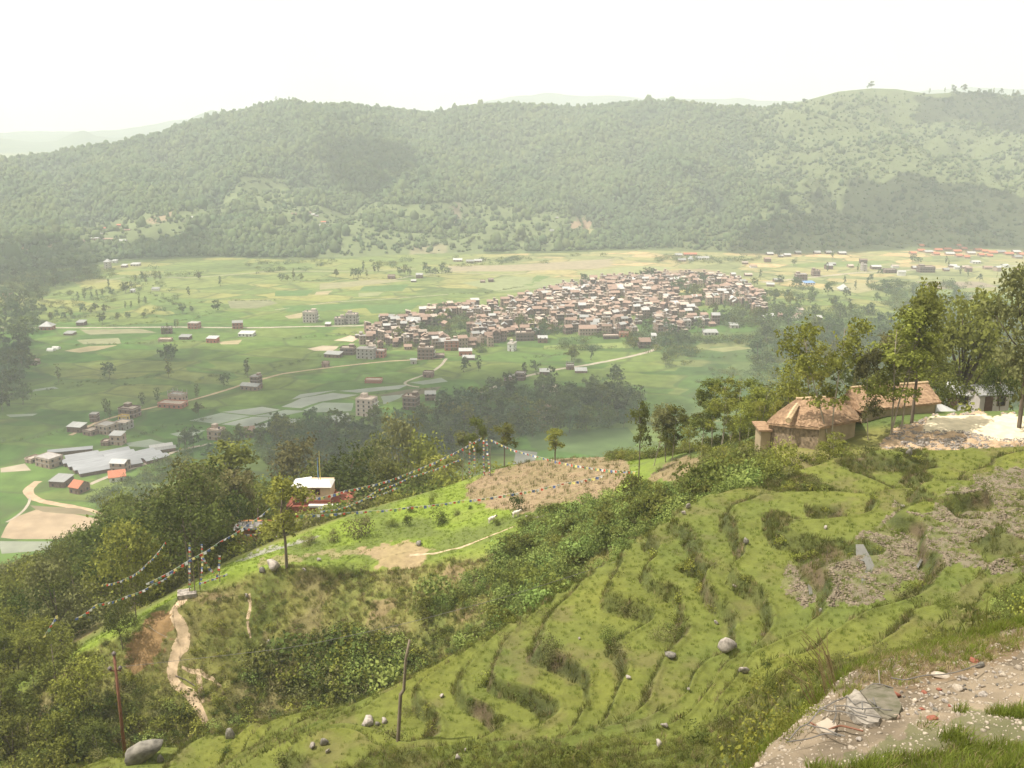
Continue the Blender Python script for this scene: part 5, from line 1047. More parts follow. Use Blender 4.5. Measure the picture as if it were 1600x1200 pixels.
for i, pl in enumerate([[(296, 657), (345, 645), (392, 650), (340, 663)], [(347, 644), (410, 636), (440, 640), (396, 649)], [(345, 663), (395, 651), (430, 652), (388, 667)], [(398, 650), (446, 640), (480, 642), (434, 652)], [(392, 668), (436, 653), (470, 655), (440, 668)],
        [(440, 636), (470, 622), (520, 614), (560, 617), (500, 628), (470, 638)], [(474, 640), (504, 629), (552, 630), (550, 642), (490, 645)], [(530, 611), (600, 604), (640, 600), (622, 608), (560, 614)], [(480, 656), (545, 645), (548, 658), (500, 662)], [(595, 620), (640, 612), (625, 622), (600, 632)], [(470, 616), (530, 609), (470, 622), (455, 624)]]):
    plot('flooded_paddy', pl, WET if i % 3 else WET2, rough=.5, spec=.35)
for pl in [[(265, 678), (300, 671), (322, 672), (300, 681), (280, 683)], [(198, 692), (235, 686), (270, 695), (240, 700), (200, 698)], [(10, 648), (60, 646), (50, 650), (15, 652)], [(45, 610), (85, 604), (92, 607), (50, 612)], [(640, 598), (690, 590), (700, 596), (660, 601)], [(560, 548), (580, 545), (585, 549), (565, 552)]]: plot('flooded_paddy', pl, WET2, rough=.5, spec=.3)
TAN = (.33, .27, .155)
for nm, pl, c in [('bare_field', [(0, 731), (40, 724), (48, 735), (0, 738)], (.36, .30, .22)), ('bare_field', [(0, 840), (20, 810), (60, 795), (110, 802), (160, 812), (150, 830), (90, 843), (20, 842)], (.36, .27, .18)), ('bare_field', [(45, 790), (130, 795), (150, 806), (60, 800)], (.22, .18, .11)), ('muddy_field', [(0, 845), (80, 846), (85, 858), (0, 866)], (.24, .25, .19)), ('dry_field', [(100, 548), (140, 541), (185, 539), (150, 548), (125, 551)], TAN), ('dry_field', [(125, 515), (220, 514), (245, 520), (140, 523)], (.22, .21, .12)), ('dry_field', [(120, 531), (185, 528), (190, 537), (130, 538)], (.22, .22, .12)),
    ('dry_field', [(340, 534), (378, 531), (372, 538), (345, 538)], TAN), ('rice_plot', [(440, 478), (560, 474), (590, 480), (500, 486), (450, 487)], (.095, .16, .045)), ('rice_plot', [(430, 455), (490, 453), (480, 462), (430, 463)], (.10, .165, .05)), ('rice_plot', [(570, 447), (640, 444), (628, 455), (560, 455)], (.105, .165, .055)), ('rice_plot', [(570, 478), (660, 472), (640, 486), (580, 490)], (.10, .16, .05)), ('dry_field', [(445, 494), (475, 488), (470, 497), (450, 498)], TAN), ('dry_field', [(500, 443), (580, 437), (640, 438), (560, 447), (500, 453)], (.26, .24, .13)), ('dry_field', [(495, 456), (520, 454), (512, 460), (490, 461)], TAN),
    ('dry_field', [(560, 458), (600, 456), (590, 462), (560, 464)], (.24, .25, .12)), ('dry_field', [(700, 416), (800, 414), (900, 408), (960, 404), (1000, 410), (930, 420), (800, 424), (705, 424)], (.30, .25, .16)), ('dry_field', [(720, 442), (800, 432), (900, 436), (880, 446), (780, 456)], (.23, .25, .12)), ('rice_plot', [(805, 448), (840, 430), (860, 432), (830, 450)], (.13, .18, .06)), ('dry_field', [(900, 425), (1000, 415), (1060, 418), (1000, 430), (920, 434)], (.26, .27, .13)), ('dry_field', [(1010, 425), (1100, 420), (1130, 426), (1040, 431)], (.28, .22, .14)),
    ('rice_plot', [(1230, 413), (1330, 408), (1400, 408), (1360, 416), (1250, 418)], (.16, .20, .07)), ('dry_field', [(1275, 450), (1340, 442), (1400, 447), (1340, 458)], (.30, .27, .14)), ('dry_field', [(1430, 440), (1530, 440), (1560, 448), (1460, 452)], (.26, .21, .15)), ('dry_field', [(1470, 465), (1520, 461), (1540, 466), (1480, 470)], (.34, .28, .2)), ('sandy_yard', [(480, 545), (505, 540), (530, 541), (520, 548), (490, 548)], (.50, .40, .29)), ('sandy_yard', [(522, 532), (548, 524), (560, 528), (550, 534)], (.50, .38, .28)),
    ('rice_plot', [(593, 636), (610, 628), (640, 628), (635, 638), (610, 642)], (.13, .21, .04)), ('rice_plot', [(850, 540), (980, 535), (1000, 540), (980, 544), (850, 546)], (.19, .23, .07)), ('dark_field', [(590, 618), (640, 608), (690, 604), (680, 612), (630, 621)], (.15, .13, .085)), ('rice_plot', [(820, 672), (980, 668), (1000, 690), (960, 715), (830, 700)], (.085, .125, .045)), ('river_bank', [(838, 640), (860, 628), (875, 632), (865, 660), (845, 668)], (.27, .20, .14)), ('sandy_yard', [(842, 603), (870, 600), (872, 612), (850, 614)], (.40, .34, .25)), ('grey_field', [(805, 703), (840, 706), (835, 728), (800, 735)], (.20, .20, .17)),
    ('dry_field', [(1100, 545), (1150, 541), (1180, 544), (1130, 550)], (.22, .22, .10)), ('bare_field', [(355, 470), (420, 468), (435, 474), (400, 482), (360, 482)], (.20, .20, .11))]:
    plot(nm, pl, c)
# the worn footpath on the grassy hill
hz2 = lambda x, y: hill(x, y)
hh = lambda u, v: hit_hill(u, v, 7.4, 11)
ribbon('dirt_path', [(296, 925), (286, 940), (268, 955), (272, 968), (284, 982), (290, 1000), (278, 1020), (270, 1042), (268, 1056), (280, 1072), (300, 1092), (312, 1112), (322, 1132)], [.9, 1.0, .8, 1.3, 1.8, 1.2, 1.2, .9, 1.1, .8, .6], M['path_dirt'], hh, hz2, .05, .35, 3, .3)
ribbon('dirt_path', [(284, 1045), (308, 1048), (325, 1060), (342, 1072), (350, 1085)], [.3, .5, .4, .25], M['path_dirt'], hh, hz2, .05, .35, 2, .4, 5)
ribbon('dirt_path', [(310, 1056), (314, 1078), (318, 1100)], [.4, .7, .5, .3], M['path_dirt'], hh, hz2, .05, .35, 2, .4, 7)
ribbon('cattle_track', [(388, 930), (392, 950), (386, 975), (392, 1000)], [.5, .3, .45, .2], M['path_dirt'], hh, hz2, .05, .35, 1, .5, 9)
ribbon('cattle_track', [(640, 868), (700, 860), (740, 848), (775, 834), (805, 822)], [.5, .3, .4, .25], M['path_dirt'], lambda u, v: hit_hill(u, v, 9, 11), hz2, .04, .5, 1, .5, 11)
# ------------------------------------------------------------------ buildings
WIN = MB().box(-.6, .6, -.05, .05, -.7, .7).mesh('window', M['frame']); PANE = MB().box(-.46, .46, -.085, .02, -.56, .56).mesh('pane', M['dark'])
DOOR = MB().box(-.55, .55, -.06, .04, 0, 2.1).mesh('door', M['frame'])
_dirmat = {}
def house(u, v, wpx, floors, label, wall='brick', roof='flat', depth=7, rot=0, fh=2.75, name='house', cat='house', group=None, roofmat=None, bays=None, hitf=G, bands=True, extra=None, win=True):
    p = hitf(u, v); w = px2m(wpx, p); w = max(2.5, w * .92); H = floors * fh; nf = max(1, int(round(floors)))
    t = thing(name, label, cat, (p[0], p[1] + depth * .5, p[2] - .2), R(rot), group)
    w2, d2 = w / 2, depth / 2
    ob('wall', MB().box(-w2, w2, -d2, d2, -.6, H).mesh('wall', M[wall]), None, t)
    if bands:
        for k in range(1, nf + (roof == 'flat')):
            ob('floor_band', MB().box(-w2 - .12, w2 + .12, -d2 - .12, d2 + .12, k * fh - .14, k * fh + .1).mesh('floor_band', M['concrete']), None, t)
    rm = M[roofmat] if roofmat else M[{'flat': 'rooftop', 'tin': 'tin', 'gable': 'clay', 'shed': 'tin', 'frame': 'concrete', 'pyramid': 'tin'}[roof]]
    if roof in ('flat', 'frame'):
        ob('roof', MB().box(-w2 - .25, w2 + .25, -d2 - .25, d2 + .25, H, H + .2).mesh('roof', rm), None, t)
        mb = MB(); e = .14
        for a in ((-w2, w2, -d2, -d2 + e), (-w2, w2, d2 - e, d2), (-w2, -w2 + e, -d2 + e, d2 - e), (w2 - e, w2, -d2 + e, d2 - e)): mb.box(*a, H + .2, H + .85)
        ob('parapet', mb.mesh('parapet', M[wall]), None, t)
        if roof == 'flat' and floors >= 2:
            sx_ = random.choice([-1, 1]) * w2 * .45; s1 = ob('stair_room', MB().box(sx_ - w2 * .3, sx_ + w2 * .3, 0, d2 - .2, H + .2, H + 2.4).mesh('stair_room', M[wall]), None, t)
            ob('stair_roof', MB().box(sx_ - w2 * .3 - .25, sx_ + w2 * .3 + .25, -.25, d2, H + 2.4, H + 2.55).mesh('stair_roof', rm), None, s1)
            if random.random() < .5: ob('water_tank', MB().tube([(-sx_, .5, H + .2), (-sx_, .5, H + 1.4)], .55, 10).mesh('water_tank', M['dark']), None, t)
        if roof == 'frame':
            for k in range(4):
                fx = -w2 + .2 + k * (w - .4) / 3
                for fy in (-d2 + .2, d2 - .2): ob('column', MB().box(fx - .15, fx + .15, fy - .15, fy + .15, H + .85, H + 2.9).mesh('column', M['concrete']), None, t)
            ob('beam', MB().box(-w2, w2, -d2 + .05, -d2 + .35, H + 2.9, H + 3.2).mesh('beam', M['concrete']), None, t)
    elif roof == 'tin': ob('roof', MB().gable(-w2, w2, -d2, d2, H, H + depth * .18, .4).mesh('roof', rm), None, t)
    elif roof == 'gable':
        ob('roof', MB().gable(-w2, w2, -d2, d2, H, H + depth * .34, .45).mesh('roof', rm), None, t)
        g = MB(); 
        for x_ in (-w2, w2 - .2): g.add([(x_, -d2, H), (x_, d2, H), (x_, 0, H + depth * .30), (x_ + .2, -d2, H), (x_ + .2, d2, H), (x_ + .2, 0, H + depth * .30)], [(0, 1, 2), (3, 5, 4)])
        ob('gable_wall', g.mesh('gable_wall', M[wall]), None, t)
    elif roof == 'shed': ob('roof', MB().add([(-w2 - .3, -d2 - .3, H + .1), (w2 + .3, -d2 - .3, H + .1), (w2 + .3, d2 + .3, H + 1.1), (-w2 - .3, d2 + .3, H + 1.1), (-w2 - .3, -d2 - .3, H + .22), (w2 + .3, -d2 - .3, H + .22), (w2 + .3, d2 + .3, H + 1.22), (-w2 - .3, d2 + .3, H + 1.22)], [(0, 3, 2, 1), (4, 5, 6, 7), (0, 1, 5, 4), (1, 2, 6, 5), (2, 3, 7, 6), (3, 0, 4, 7)]).mesh('roof', rm), None, t)
    elif roof == 'pyramid': ob('roof', MB().add([(-w2 - .8, -d2 - .8, H), (w2 + .8, -d2 - .8, H), (w2 + .8, d2 + .8, H), (-w2 - .8, d2 + .8, H), (0, 0, H + depth * .45)], [(0, 1, 4), (1, 2, 4), (2, 3, 4), (3, 0, 4), (0, 3, 2, 1)]).mesh('roof', rm), None, t)
    if win:
        nb = bays or max(1, int(w / 2.9)); sdn = max(1, int(depth / 3.4))
        for k in range(nf):
            zc = k * fh + 1.45
            for i in range(nb):
                xw = -w2 + w * (i + .5) / nb
                if k == 0 and i == nb // 2: ob('door', DOOR, None, t, (xw, -d2 - .03, -.1)); continue
                f_ = ob('window', WIN, None, t, (xw, -d2 - .02, zc)); ob('pane', PANE, None, f_)
            for i in range(sdn):
                yw = -d2 + depth * (i + .5) / sdn
                for sg in ((-1, 1) if abs(rot) > 8 else ((1,) if u < 800 else (-1,))):
                    f_ = ob('window', WIN, None, t, (sg * (w2 + .02), yw, zc), -sg * -math.pi / 2 if sg > 0 else -math.pi / 2); ob('pane', PANE, None, f_)
    if extra: extra(t, w, depth, H)
    return t
def balconies(t, w, d, H):
    nf = int(round(H / 2.75))
    for k in range(1, nf): 
        b_ = ob('balcony', MB().box(w / 2 + .0, w / 2 + 1.1, -d / 2 + .2, d / 2 - .2, k * 2.75 - .15, k * 2.75).mesh('balcony', M['concrete']), None, t)
        ob('railing', MB().box(w / 2 + 1.02, w / 2 + 1.1, -d / 2 + .2, d / 2 - .2, k * 2.75, k * 2.75 + .8).mesh('railing', M['whitewash']), None, b_)
NG = 'separate houses in the valley'
FHS = [ # u, base v, width px, floors, wall, roof, depth, rot, label
 (572, 651, 30, 4.0, 'pinkish', 'flat', 9, -18, 'tall pale pink five-storey block beside the flooded paddies', balconies),
 (642, 641, 24, 3.2, 'brick', 'flat', 8, -15, 'bare brick four-storey tower right of the pale pink block', None),
 (672, 626, 18, 1.6, 'brick', 'shed', 6, 5, 'low brick house with a white edge behind the brick tower', None),
 (267, 638, 44, 1.0, 'brick_red', 'flat', 9, -12, 'long red brick base storey of the unfinished house by the dirt road', None),
 (276, 632, 27, 2.3, 'brick_pale', 'frame', 7, -12, 'unfinished frame storeys with open columns above the red brick base', None),
 (200, 653, 30, 2.1, 'brick', 'flat', 8, -18, 'two-storey brick house with a stair room, above the yellow-walled shop', None),
 (192, 657, 16, .9, 'yellow', 'flat', 4, -18, 'low bright yellow wall block in front of a brick house', None),
 (163, 679, 28, 1.9, 'brick_pale', 'flat', 9, -25, 'pale brick two-storey house with a bright flat roof in the house cluster', None),
 (140, 681, 20, 1.0, 'brick', 'flat', 8, -25, 'low wing with a pale flat roof left of the pale brick house', None),
 (117, 676, 26, 1.3, 'brick', 'shed', 7, -12, 'low brick house with a grey tin roof at the left end of the cluster', None),
 (146, 660, 12, 1.6, 'brick_dark', 'flat', 5, 0, 'small dark brick tower behind the pale brick house', None),
 (190, 672, 24, 1.5, 'concrete', 'flat', 8, -18, 'grey-white house with a flat roof right of the pale brick house', None),
 (182, 696, 21, 2.2, 'brick_pale', 'shed', 6, -8, 'tall plain brick box with a slanted tin roof above the ridged sheds', None),
 (164, 697, 13, .9, 'brick', 'flat', 5, -8, 'tiny brick annexe left of the tall plain brick box', None),
 (72, 731, 36, 1.8, 'brick_pale', 'flat', 9, -28, 'tan two-storey house with square dark windows left of the ridged sheds', None),
 (48, 724, 16, .8, 'brick_pale', 'flat', 7, -28, 'low tan annexe behind the tan two-storey house', None),
 (185, 738, 26, 1.9, 'brick_pale', 'tin', 7, -8, 'tall brick box with a white tin roof in front of the ridged sheds', None),
 (91, 762, 28, 1.2, 'brick_dark', 'shed', 9, -10, 'dark brick shed with a tan sloping roof beside the dirt lane', None),
 (120, 772, 20, 1.3, 'brick', 'gable', 8, -22, 'small house with a faded red tiled roof right of the dark brick shed', None),
 (179, 753, 26, 1.0, 'whitewash', 'gable', 8, 22, 'white bungalow with a bright red tiled roof', None),
 (336, 688, 23, 2.2, 'brick_pale', 'flat', 7, -18, 'pinkish two-storey house beside the paddies near the wood', None),
 (388, 684, 16, 1.5, 'brick', 'gable', 7, 20, 'small house with a red and white roof at the wood edge', None),
 (391, 610, 32, 1.2, 'brick', 'tin', 8, -15, 'low brick wing with a white roof along the rice-field road', None),
 (399, 606, 14, 2.7, 'brick', 'flat', 7, -15, 'narrow three-storey brick house at the bend of the rice-field road', None),
 (259, 522, 17, 1.9, 'brick', 'flat', 7, 10, 'brick house half hidden by a tree on the field road', None),
 (302, 514, 17, 1.7, 'brick_red', 'flat', 8, -10, 'red brick house with a pale flat top on the field road', None),
 (288, 531, 18, .9, 'brick', 'shed', 7, -5, 'low brick shed with a grey roof in the open green fields', None),
 (257, 534, 22, .7, 'brick_pale', 'flat', 6, 0, 'low rubble-walled enclosure left of the brick shed', None),
 (331, 536, 18, 1.4, 'brick_red', 'shed', 7, -8, 'square brick house with a light roof and a sandy yard at its right', None),
 (370, 514, 17, 2.0, 'brick_red', 'shed', 7, 12, 'two-storey brick house with a pale slanted roof on the road', None),
 (384, 526, 25, .9, 'whitewash', 'shed', 9, -5, 'long low shed with a brilliant white roof', None),
 (71, 516, 20, 1.3, 'brick_red', 'pyramid', 9, 0, 'red brick house under a white pyramid-shaped roof', None),
 (125, 509, 13, 1.1, 'brick', 'shed', 8, 0, 'small house with a white roof right of the pyramid-roofed one', None),
 (107, 524, 16, .6, 'brick', 'shed', 7, -10, 'low grey-roofed hut in the green field below the white-roofed house', None),
 (50, 571, 15, 1.2, 'brick_pale', 'flat', 7, -6, 'lone pinkish box house at the left edge of the fields', None),
 (10, 466, 12, 1.5, 'brick_red', 'flat', 8, 0, 'red house at the far left edge among trees', None),
 (167, 420, 9, 3.2, 'plaster', 'pyramid', 8, 0, 'narrow three-storey blue-and-white house before the shaded wood', None),
 (178, 411, 8, 1.0, 'whitewash', 'shed', 8, 0, 'small white-roofed hut right of the blue-and-white house', None),
 (210, 416, 14, .9, 'plaster', 'shed', 10, 0, 'low grey-roofed house right of the blue-and-white house', None),
 (193, 418, 9, .9, 'brick', 'shed', 8, 0, 'tiny brown house between two low grey roofs', None),
 (242, 454, 12, .7, 'whitewash', 'shed', 6, 0, 'tiny white-roofed shed alone in the middle fields', None),
 (206, 457, 7, .8, 'whitewash', 'shed', 6, 0, 'tiny white hut beside the lone dark tree', None),
 (484, 504, 22, 3.4, 'plaster', 'flat', 9, -8, 'grey-white four-storey block standing alone in the green fields', balconies),
 (530, 508, 17, 2.2, 'concrete', 'flat', 8, 4, 'lower left half of the twin grey blocks by the road', None),
 (549, 507, 19, 3.3, 'concrete', 'flat', 9, -6, 'taller right half of the twin grey blocks by the road', balconies),
 (512, 510, 9, .8, 'brick', 'shed', 5, 0, 'tiny roadside hut left of the twin grey blocks', None),
 (611, 436, 12, 1.3, 'brick', 'flat', 9, 0, 'brown house in the far fields left of the small wood', None),
 (655, 435, 11, 1.6, 'brick', 'tin', 9, 0, 'brown house with a white roof at the small wood', None),
 (646, 441, 8, .7, 'brick_dark', 'tin', 7, 0, 'low dark hut in front of the small wood', None),
 (767, 441, 9, 1.1, 'brick_dark', 'flat', 9, 0, 'dark house in the far fields behind the town', None),
 (754, 442, 8, .6, 'brick_dark', 'flat', 9, 0, 'low dark shed left of the dark far house', None),
 (715, 409, 15, .9, 'brick_pale', 'tin', 10, 0, 'left long white-roofed school building at the ridge foot', None),
 (734, 411, 12, .9, 'brick_pale', 'tin', 9, 0, 'middle white-roofed school building at the ridge foot', None),
 (747, 410, 13, .9, 'brick_pale', 'tin', 9, 0, 'right white-roofed school building at the ridge foot', None),
 (583, 599, 28, .75, 'brick_red', 'flat', 7, -3, 'long low roofless brick enclosure alone in the rice fields', None),
 (508, 574, 11, 1.2, 'brick', 'flat', 5, -5, 'small square brick hut on the rice-field road', None),
 (646, 569, 10, 1.3, 'plaster', 'tin', 5, 0, 'little pinkish house standing apart below the four-storey block', None),
 (669, 590, 17, 1.2, 'brick', 'flat', 7, -6, 'small brick house on the lane through the rice', None),
 (796, 600, 16, 1.6, 'brick', 'flat', 7, -12, 'left of two brick houses beside the town road', None),
 (813, 595, 16, 1.9, 'brick', 'flat', 7, -12, 'right of two brick houses beside the town road', None),
 (851, 586, 16, .9, 'brick_dark', 'shed', 7, 0, 'low dark house with a grey roof on the town road', None),
 (891, 578, 13, 1.1, 'brick', 'frame', 6, 0, 'roofless brick frame beside the town road', None),
 (908, 583, 20, .6, 'brick', 'shed', 7, 0, 'low spread-out brick shed below the roofless frame', None),
 (800, 549, 11, 2.2, 'whitewash', 'flat', 8, -20, 'small white block at the lower edge of the town', None),
 (520, 559, 28, 1.0, 'brick', 'shed', 8, -14, 'long low brick building with a grey tin roof at the west end of the town', None),
 (543, 555, 24, 2.0, 'brick_dark', 'flat', 8, -8, 'brick two-storey house right of the long low tin-roofed building', None),
 (572, 561, 30, 2.6, 'concrete', 'flat', 9, -12, 'big grey block with white roof trim at the west end of the town', None),
 (592, 559, 20, 1.9, 'brick_red', 'flat', 8, -10, 'reddish house leaning on the big grey block', None),
 (665, 562, 27, 3.3, 'brick', 'flat', 9, -2, 'large four-storey brick block with concrete floor bands at the town edge', balconies),
 (705, 548, 24, 2.6, 'brick_red', 'flat', 8, 5, 'orange-brown block with a busy roofline at the town edge', None),
 (727, 556, 22, 1.4, 'brick_red', 'shed', 7, 4, 'low orange-brown house in front of the town edge', None),
 (686, 560, 17, .9, 'brick_dark', 'flat', 6, 0, 'low dark shed right of the large four-storey block', None),
 (732, 563, 20, .7, 'brick_dark', 'shed', 6, 0, 'low dark shed with a whitish roof at the foot of the town', None),
 (820, 533, 30, 2.5, 'brick_dark', 'flat', 8, 3, 'long dark gallery-fronted block at the lower town edge', None),
 (848, 536, 16, 1.5, 'brick', 'shed', 7, 0, 'small brick house with a tin roof right of the gallery block', None),
 (1007, 544, 19, 2.0, 'brick', 'gable', 8, 6, 'gabled brick house at the bend of the town road', None),
 (977, 527, 19, 1.3, 'redroof', 'flat', 6, 0, 'low house front with a faded red banner near the road bend', None),
 (955, 530, 26, 1.0, 'brick_dark', 'flat', 7, 0, 'low dark wall block left of the red banner front', None),
 (1022, 534, 8, 1.9, 'whitewash', 'shed', 6, 0, 'narrow whitewashed house right of the gabled one', None),
 (1042, 520, 22, 2.1, 'cream', 'tin', 8, 0, 'cream house with rows of windows above the road bend', None),
 (1074, 515, 12, 2.6, 'concrete', 'flat', 8, 0, 'grey three-storey block right of the cream house', None),
 (1111, 524, 24, .9, 'plaster', 'shed', 10, 0, 'long shed with a white roof at the lower east side of the town', None),
 (1148, 513, 14, 1.0, 'plaster', 'shed', 8, 0, 'small pale-roofed house right of the long white shed', None),
 (742, 482, 14, 3.0, 'brick_dark', 'shed', 7, 10, 'tall dark house with a slanted top rising from the west town', None),
 (604, 503, 26, 1.8, 'brick_dark', 'tin', 9, 0, 'house with a wide white roof at the northwest corner of the town', None),
 (627, 503, 18, 1.8, 'brick', 'flat', 8, 0, 'brick house right of the wide white roof', None),
 (618, 524, 19, .8, 'plaster', 'tin', 8, 0, 'white double-roofed bungalow in the west town', None),
 (1253, 440, 18, 2.8, 'brick', 'flat', 11, 0, 'brown four-storey block on the far road', None),
 (1276, 432, 12, 2.4, 'brick', 'flat', 10, 0, 'second smaller brown block on the far road', None),
 (1265, 445, 18, .8, 'whitewash', 'shed', 9, 8, 'long shed with a pale blue roof below the far road', None),
 (1320, 455, 14, .7, 'whitewash', 'pyramid', 12, 0, 'white tent-shaped roof alone in the east fields', None),
 (1351, 424, 8, 2.8, 'plaster', 'flat', 9, 0, 'narrow pale block with balconies on the far road', None),
 (1370, 421, 16, 1.3, 'brick', 'tin', 9, 0, 'white-roofed house on the far road', None),
 (1392, 427, 20, 1.5, 'brick_dark', 'flat', 10, 0, 'long dark brick house on the far road', None),
 (1449, 426, 26, 2.4, 'brick', 'flat', 12, 0, 'large brown block at the bend of the far road', None),
 (1432, 421, 10, .9, 'brick', 'tin', 9, 0, 'small white-roofed house left of the large brown block', None),
 (1330, 415, 0, 0, '', '', 0, 0, '', None),
 (1526, 412, 14, .9, 'whitewash', 'tin', 9, 0, 'white-roofed bungalow in the fields below the red roofs', None),
 (1061, 401, 11, .9, 'brick_pale', 'tin', 10, 0, 'short white roof at the left of the compound under the ridge', None),
 (1079, 400, 22, .9, 'brick_pale', 'tin', 10, 0, 'long red-brown roof of the compound under the ridge', None),
 (1066, 409, 13, .9, 'brick_pale', 'tin', 10, 0, 'front white roof of the compound under the ridge', None),
 (1080, 408, 8, 1.0, 'whitewash', 'pyramid', 9, 0, 'small white pointed roof in the compound under the ridge', None),
 (1098, 406, 22, .9, 'whitewash', 'tin', 11, 0, 'wide gleaming white roof of the compound under the ridge', None),
 (1204, 399, 10, .9, 'brick', 'tin', 10, 0, 'white-roofed house under the ridge, left of a row of five', None),
 (1231, 401, 11, .9, 'brick', 'tin', 10, 0, 'low white roof second in the row under the ridge', None),
 (1221, 402, 7, .7, 'brick', 'tin', 8, 0, 'tiny white roof just left of the second in the row', None),
 (1248, 397, 9, .9, 'brick', 'tin', 10, 0, 'raised white roof third in the row under the ridge', None),
 (1278, 397, 10, .9, 'brick', 'tin', 10, 0, 'white roof fourth in the row under the ridge', None),
 (1297, 397, 12, .9, 'brick', 'tin', 10, 0, 'white and pink roof fifth in the row under the ridge', None),
 (1317, 398, 12, .9, 'brick', 'tin', 10, 0, 'isolated white roof right of the row under the ridge', None),
]
for u, v, wp, fl_n, wa, rf_, dp, rt_, lb, ex in FHS:
    if not lb: continue
    small = wp < 12
    house(u, v, wp, max(fl_n, .6), lb, wa, rf_, dp, rt_, group=NG if not lb.startswith('zz') else None, name='house', extra=ex, win=not (fl_n < .8 and wp < 30), bands=fl_n > 1.5, roofmat=('redroof' if 'red tiled' in lb or 'red-brown' in lb else ('clay' if 'faded red tiled' in lb else ('tin_blue' if 'blue roof' in lb else None))), bays=1 if small else None)
# hillside farmhouses
HF = [(165, 359, 22, .9, 'long red roof of the hillside school', 'redroof'), (186, 356, 8, 1.6, 'two-storey house right of the long red roof', 'redroof'), (148, 376, 12, 1.2, 'tan hillside house on the scraped bank', 'tin'), (128, 378, 12, .7, 'pale low building on the scraped bank', 'clay'), (168, 376, 16, .8, 'tan long hillside building right of the bank', 'clay'), (190, 379, 14, 1.0, 'white-roofed house on the hillside right of the tan building', 'tin'), (158, 367, 6, .8, 'tiny hut under the long red roof', 'tin'), (198, 361, 9, .6, 'little pale house on the hill track', 'clay'), (253, 376, 9, 1.1, 'blue-grey roofed house in the hillside wood', 'tin'), (297, 342, 10, .9, 'bright white roof at the end of the hill track', 'tin'), (308, 343, 6, .7, 'tiny roof right of the bright white one', 'tin'), (340, 359, 10, 1.0, 'white-roofed farmhouse among dark hill trees', 'tin'), (353, 363, 8, .9, 'brown farmhouse right of the dark-tree farmhouse', 'clay'), (305, 376, 9, .9, 'brown farmhouse in the shaded hillside', 'clay'), (318, 387, 22, .7, 'long reddish roof in the shaded wood', 'clay'), (336, 386, 8, .8, 'grey roof beside the long reddish one', 'tin'), (382, 370, 14, .7, 'row house on the hill terrace', 'clay'), (348, 348, 6, .6, 'tiny white hill house', 'tin'), (374, 318, 9, .6, 'upper terrace farmhouse with a pale roof', 'tin'), (385, 311, 5, .6, 'highest tiny farmhouse on the hill', 'tin'), (366, 326, 12, .6, 'low long roof below the highest farmhouse', 'tin'), (342, 341, 6, .6, 'small roof at the hill track bend', 'tin'), (459, 336, 8, .7, 'pinkish hill house left of three bright roofs', 'clay'), (483, 334, 6, .7, 'first of three bright hill roofs', 'clay'), (489, 337, 6, .7, 'second of three bright hill roofs', 'tin'), (495, 339, 5, .7, 'third of three bright hill roofs', 'tin'), (475, 344, 6, .6, 'low brown hill house below the three roofs', 'clay'), (505, 349, 8, .8, 'pink-roofed farmhouse above the whitest one', 'redroof'), (503, 354, 9, .9, 'whitest farmhouse on the hill', 'tin'), (511, 355, 5, .6, 'tiny annexe beside the whitest farmhouse', 'tin'), (538, 359, 4, .6, 'lone tiny roof right of the whitest farmhouse', 'tin'), (460, 376, 6, .7, 'bright speck of a roof in the dark wood', 'tin'), (485, 391, 9, .8, 'long white roof near the hill foot', 'tin'), (477, 392, 4, .6, 'tiny roof left of the long white roof at the hill foot', 'tin'), (862, 362, 6, .7, 'white-roofed hut on the bare hill field', 'tin'), (692, 356, 4, .6, 'tiny hut on the hill clearing', 'tin'), (50, 409, 9, .7, 'small pale roof at the dark wood edge on the left', 'tin'), (388, 371, 6, .7, 'small roof at the end of the terrace row', 'tin'), (396, 369, 5, .6, 'tiny roof above the terrace row end', 'tin'), (870, 342, 5, .6, 'tiny roof at the top of the bare hill field', 'tin')]
for u, v, wp, fl_n, lb, rm_ in HF:
    if fl_n: house(u, v, wp, fl_n, lb, 'whitewash' if 'white' in lb else 'brick_pale', 'tin', 7, random.uniform(-10, 10), group='farmhouses on the hill', name='farmhouse', hitf=hit_far, roofmat=rm_, bays=1, bands=False, win=wp > 9)
# red-roofed settlement
RS = [(1428, 398, 9), (1441, 394, 11), (1441, 388, 7), (1452, 396, 14), (1464, 399, 10), (1468, 393, 12), (1482, 392, 12), (1486, 399, 14), (1497, 395, 13), (1500, 402, 10), (1508, 391, 9), (1519, 398, 13), (1530, 393, 12), (1541, 395, 10), (1553, 397, 14), (1566, 396, 13), (1578, 399, 14), (1590, 396, 12), (1600, 400, 14), (1592, 404, 13), (1535, 401, 8), (1548, 402, 9), (1512, 404, 9), (1610, 396, 14), (1500, 388, 6)]
for i, (u, v, wp) in enumerate(RS):
    white = i % 4 == 3 or u > 1585 and i % 2; t = house(u, v, wp, 1.5 if v < 390 else .9, None, 'brick_pale', 'tin', 10, random.uniform(-8, 8), group='houses of the red-roofed settlement', name='settlement_house', roofmat='tin' if white else 'redroof', bays=2, bands=False, win=False)
    later(t, ('white-roofed' if white else 'orange-red-roofed') + ' long house', u, v)
SC2 = [(1165, 413), (1178, 419), (1200, 410), (1216, 441), (1205, 448), (1296, 421), (1330, 418), (1400, 419), (1490, 418), (1497, 421), (1510, 420), (1515, 425), (1545, 421), (1560, 424), (1480, 424), (1190, 500), (1205, 497), (1247, 497), (1250, 492), (1242, 501), (1222, 500), (1280, 500), (1160, 446), (1150, 440), (1300, 415), (1170, 432), (1410, 431), (1590, 425), (1572, 418), (1350, 412)]
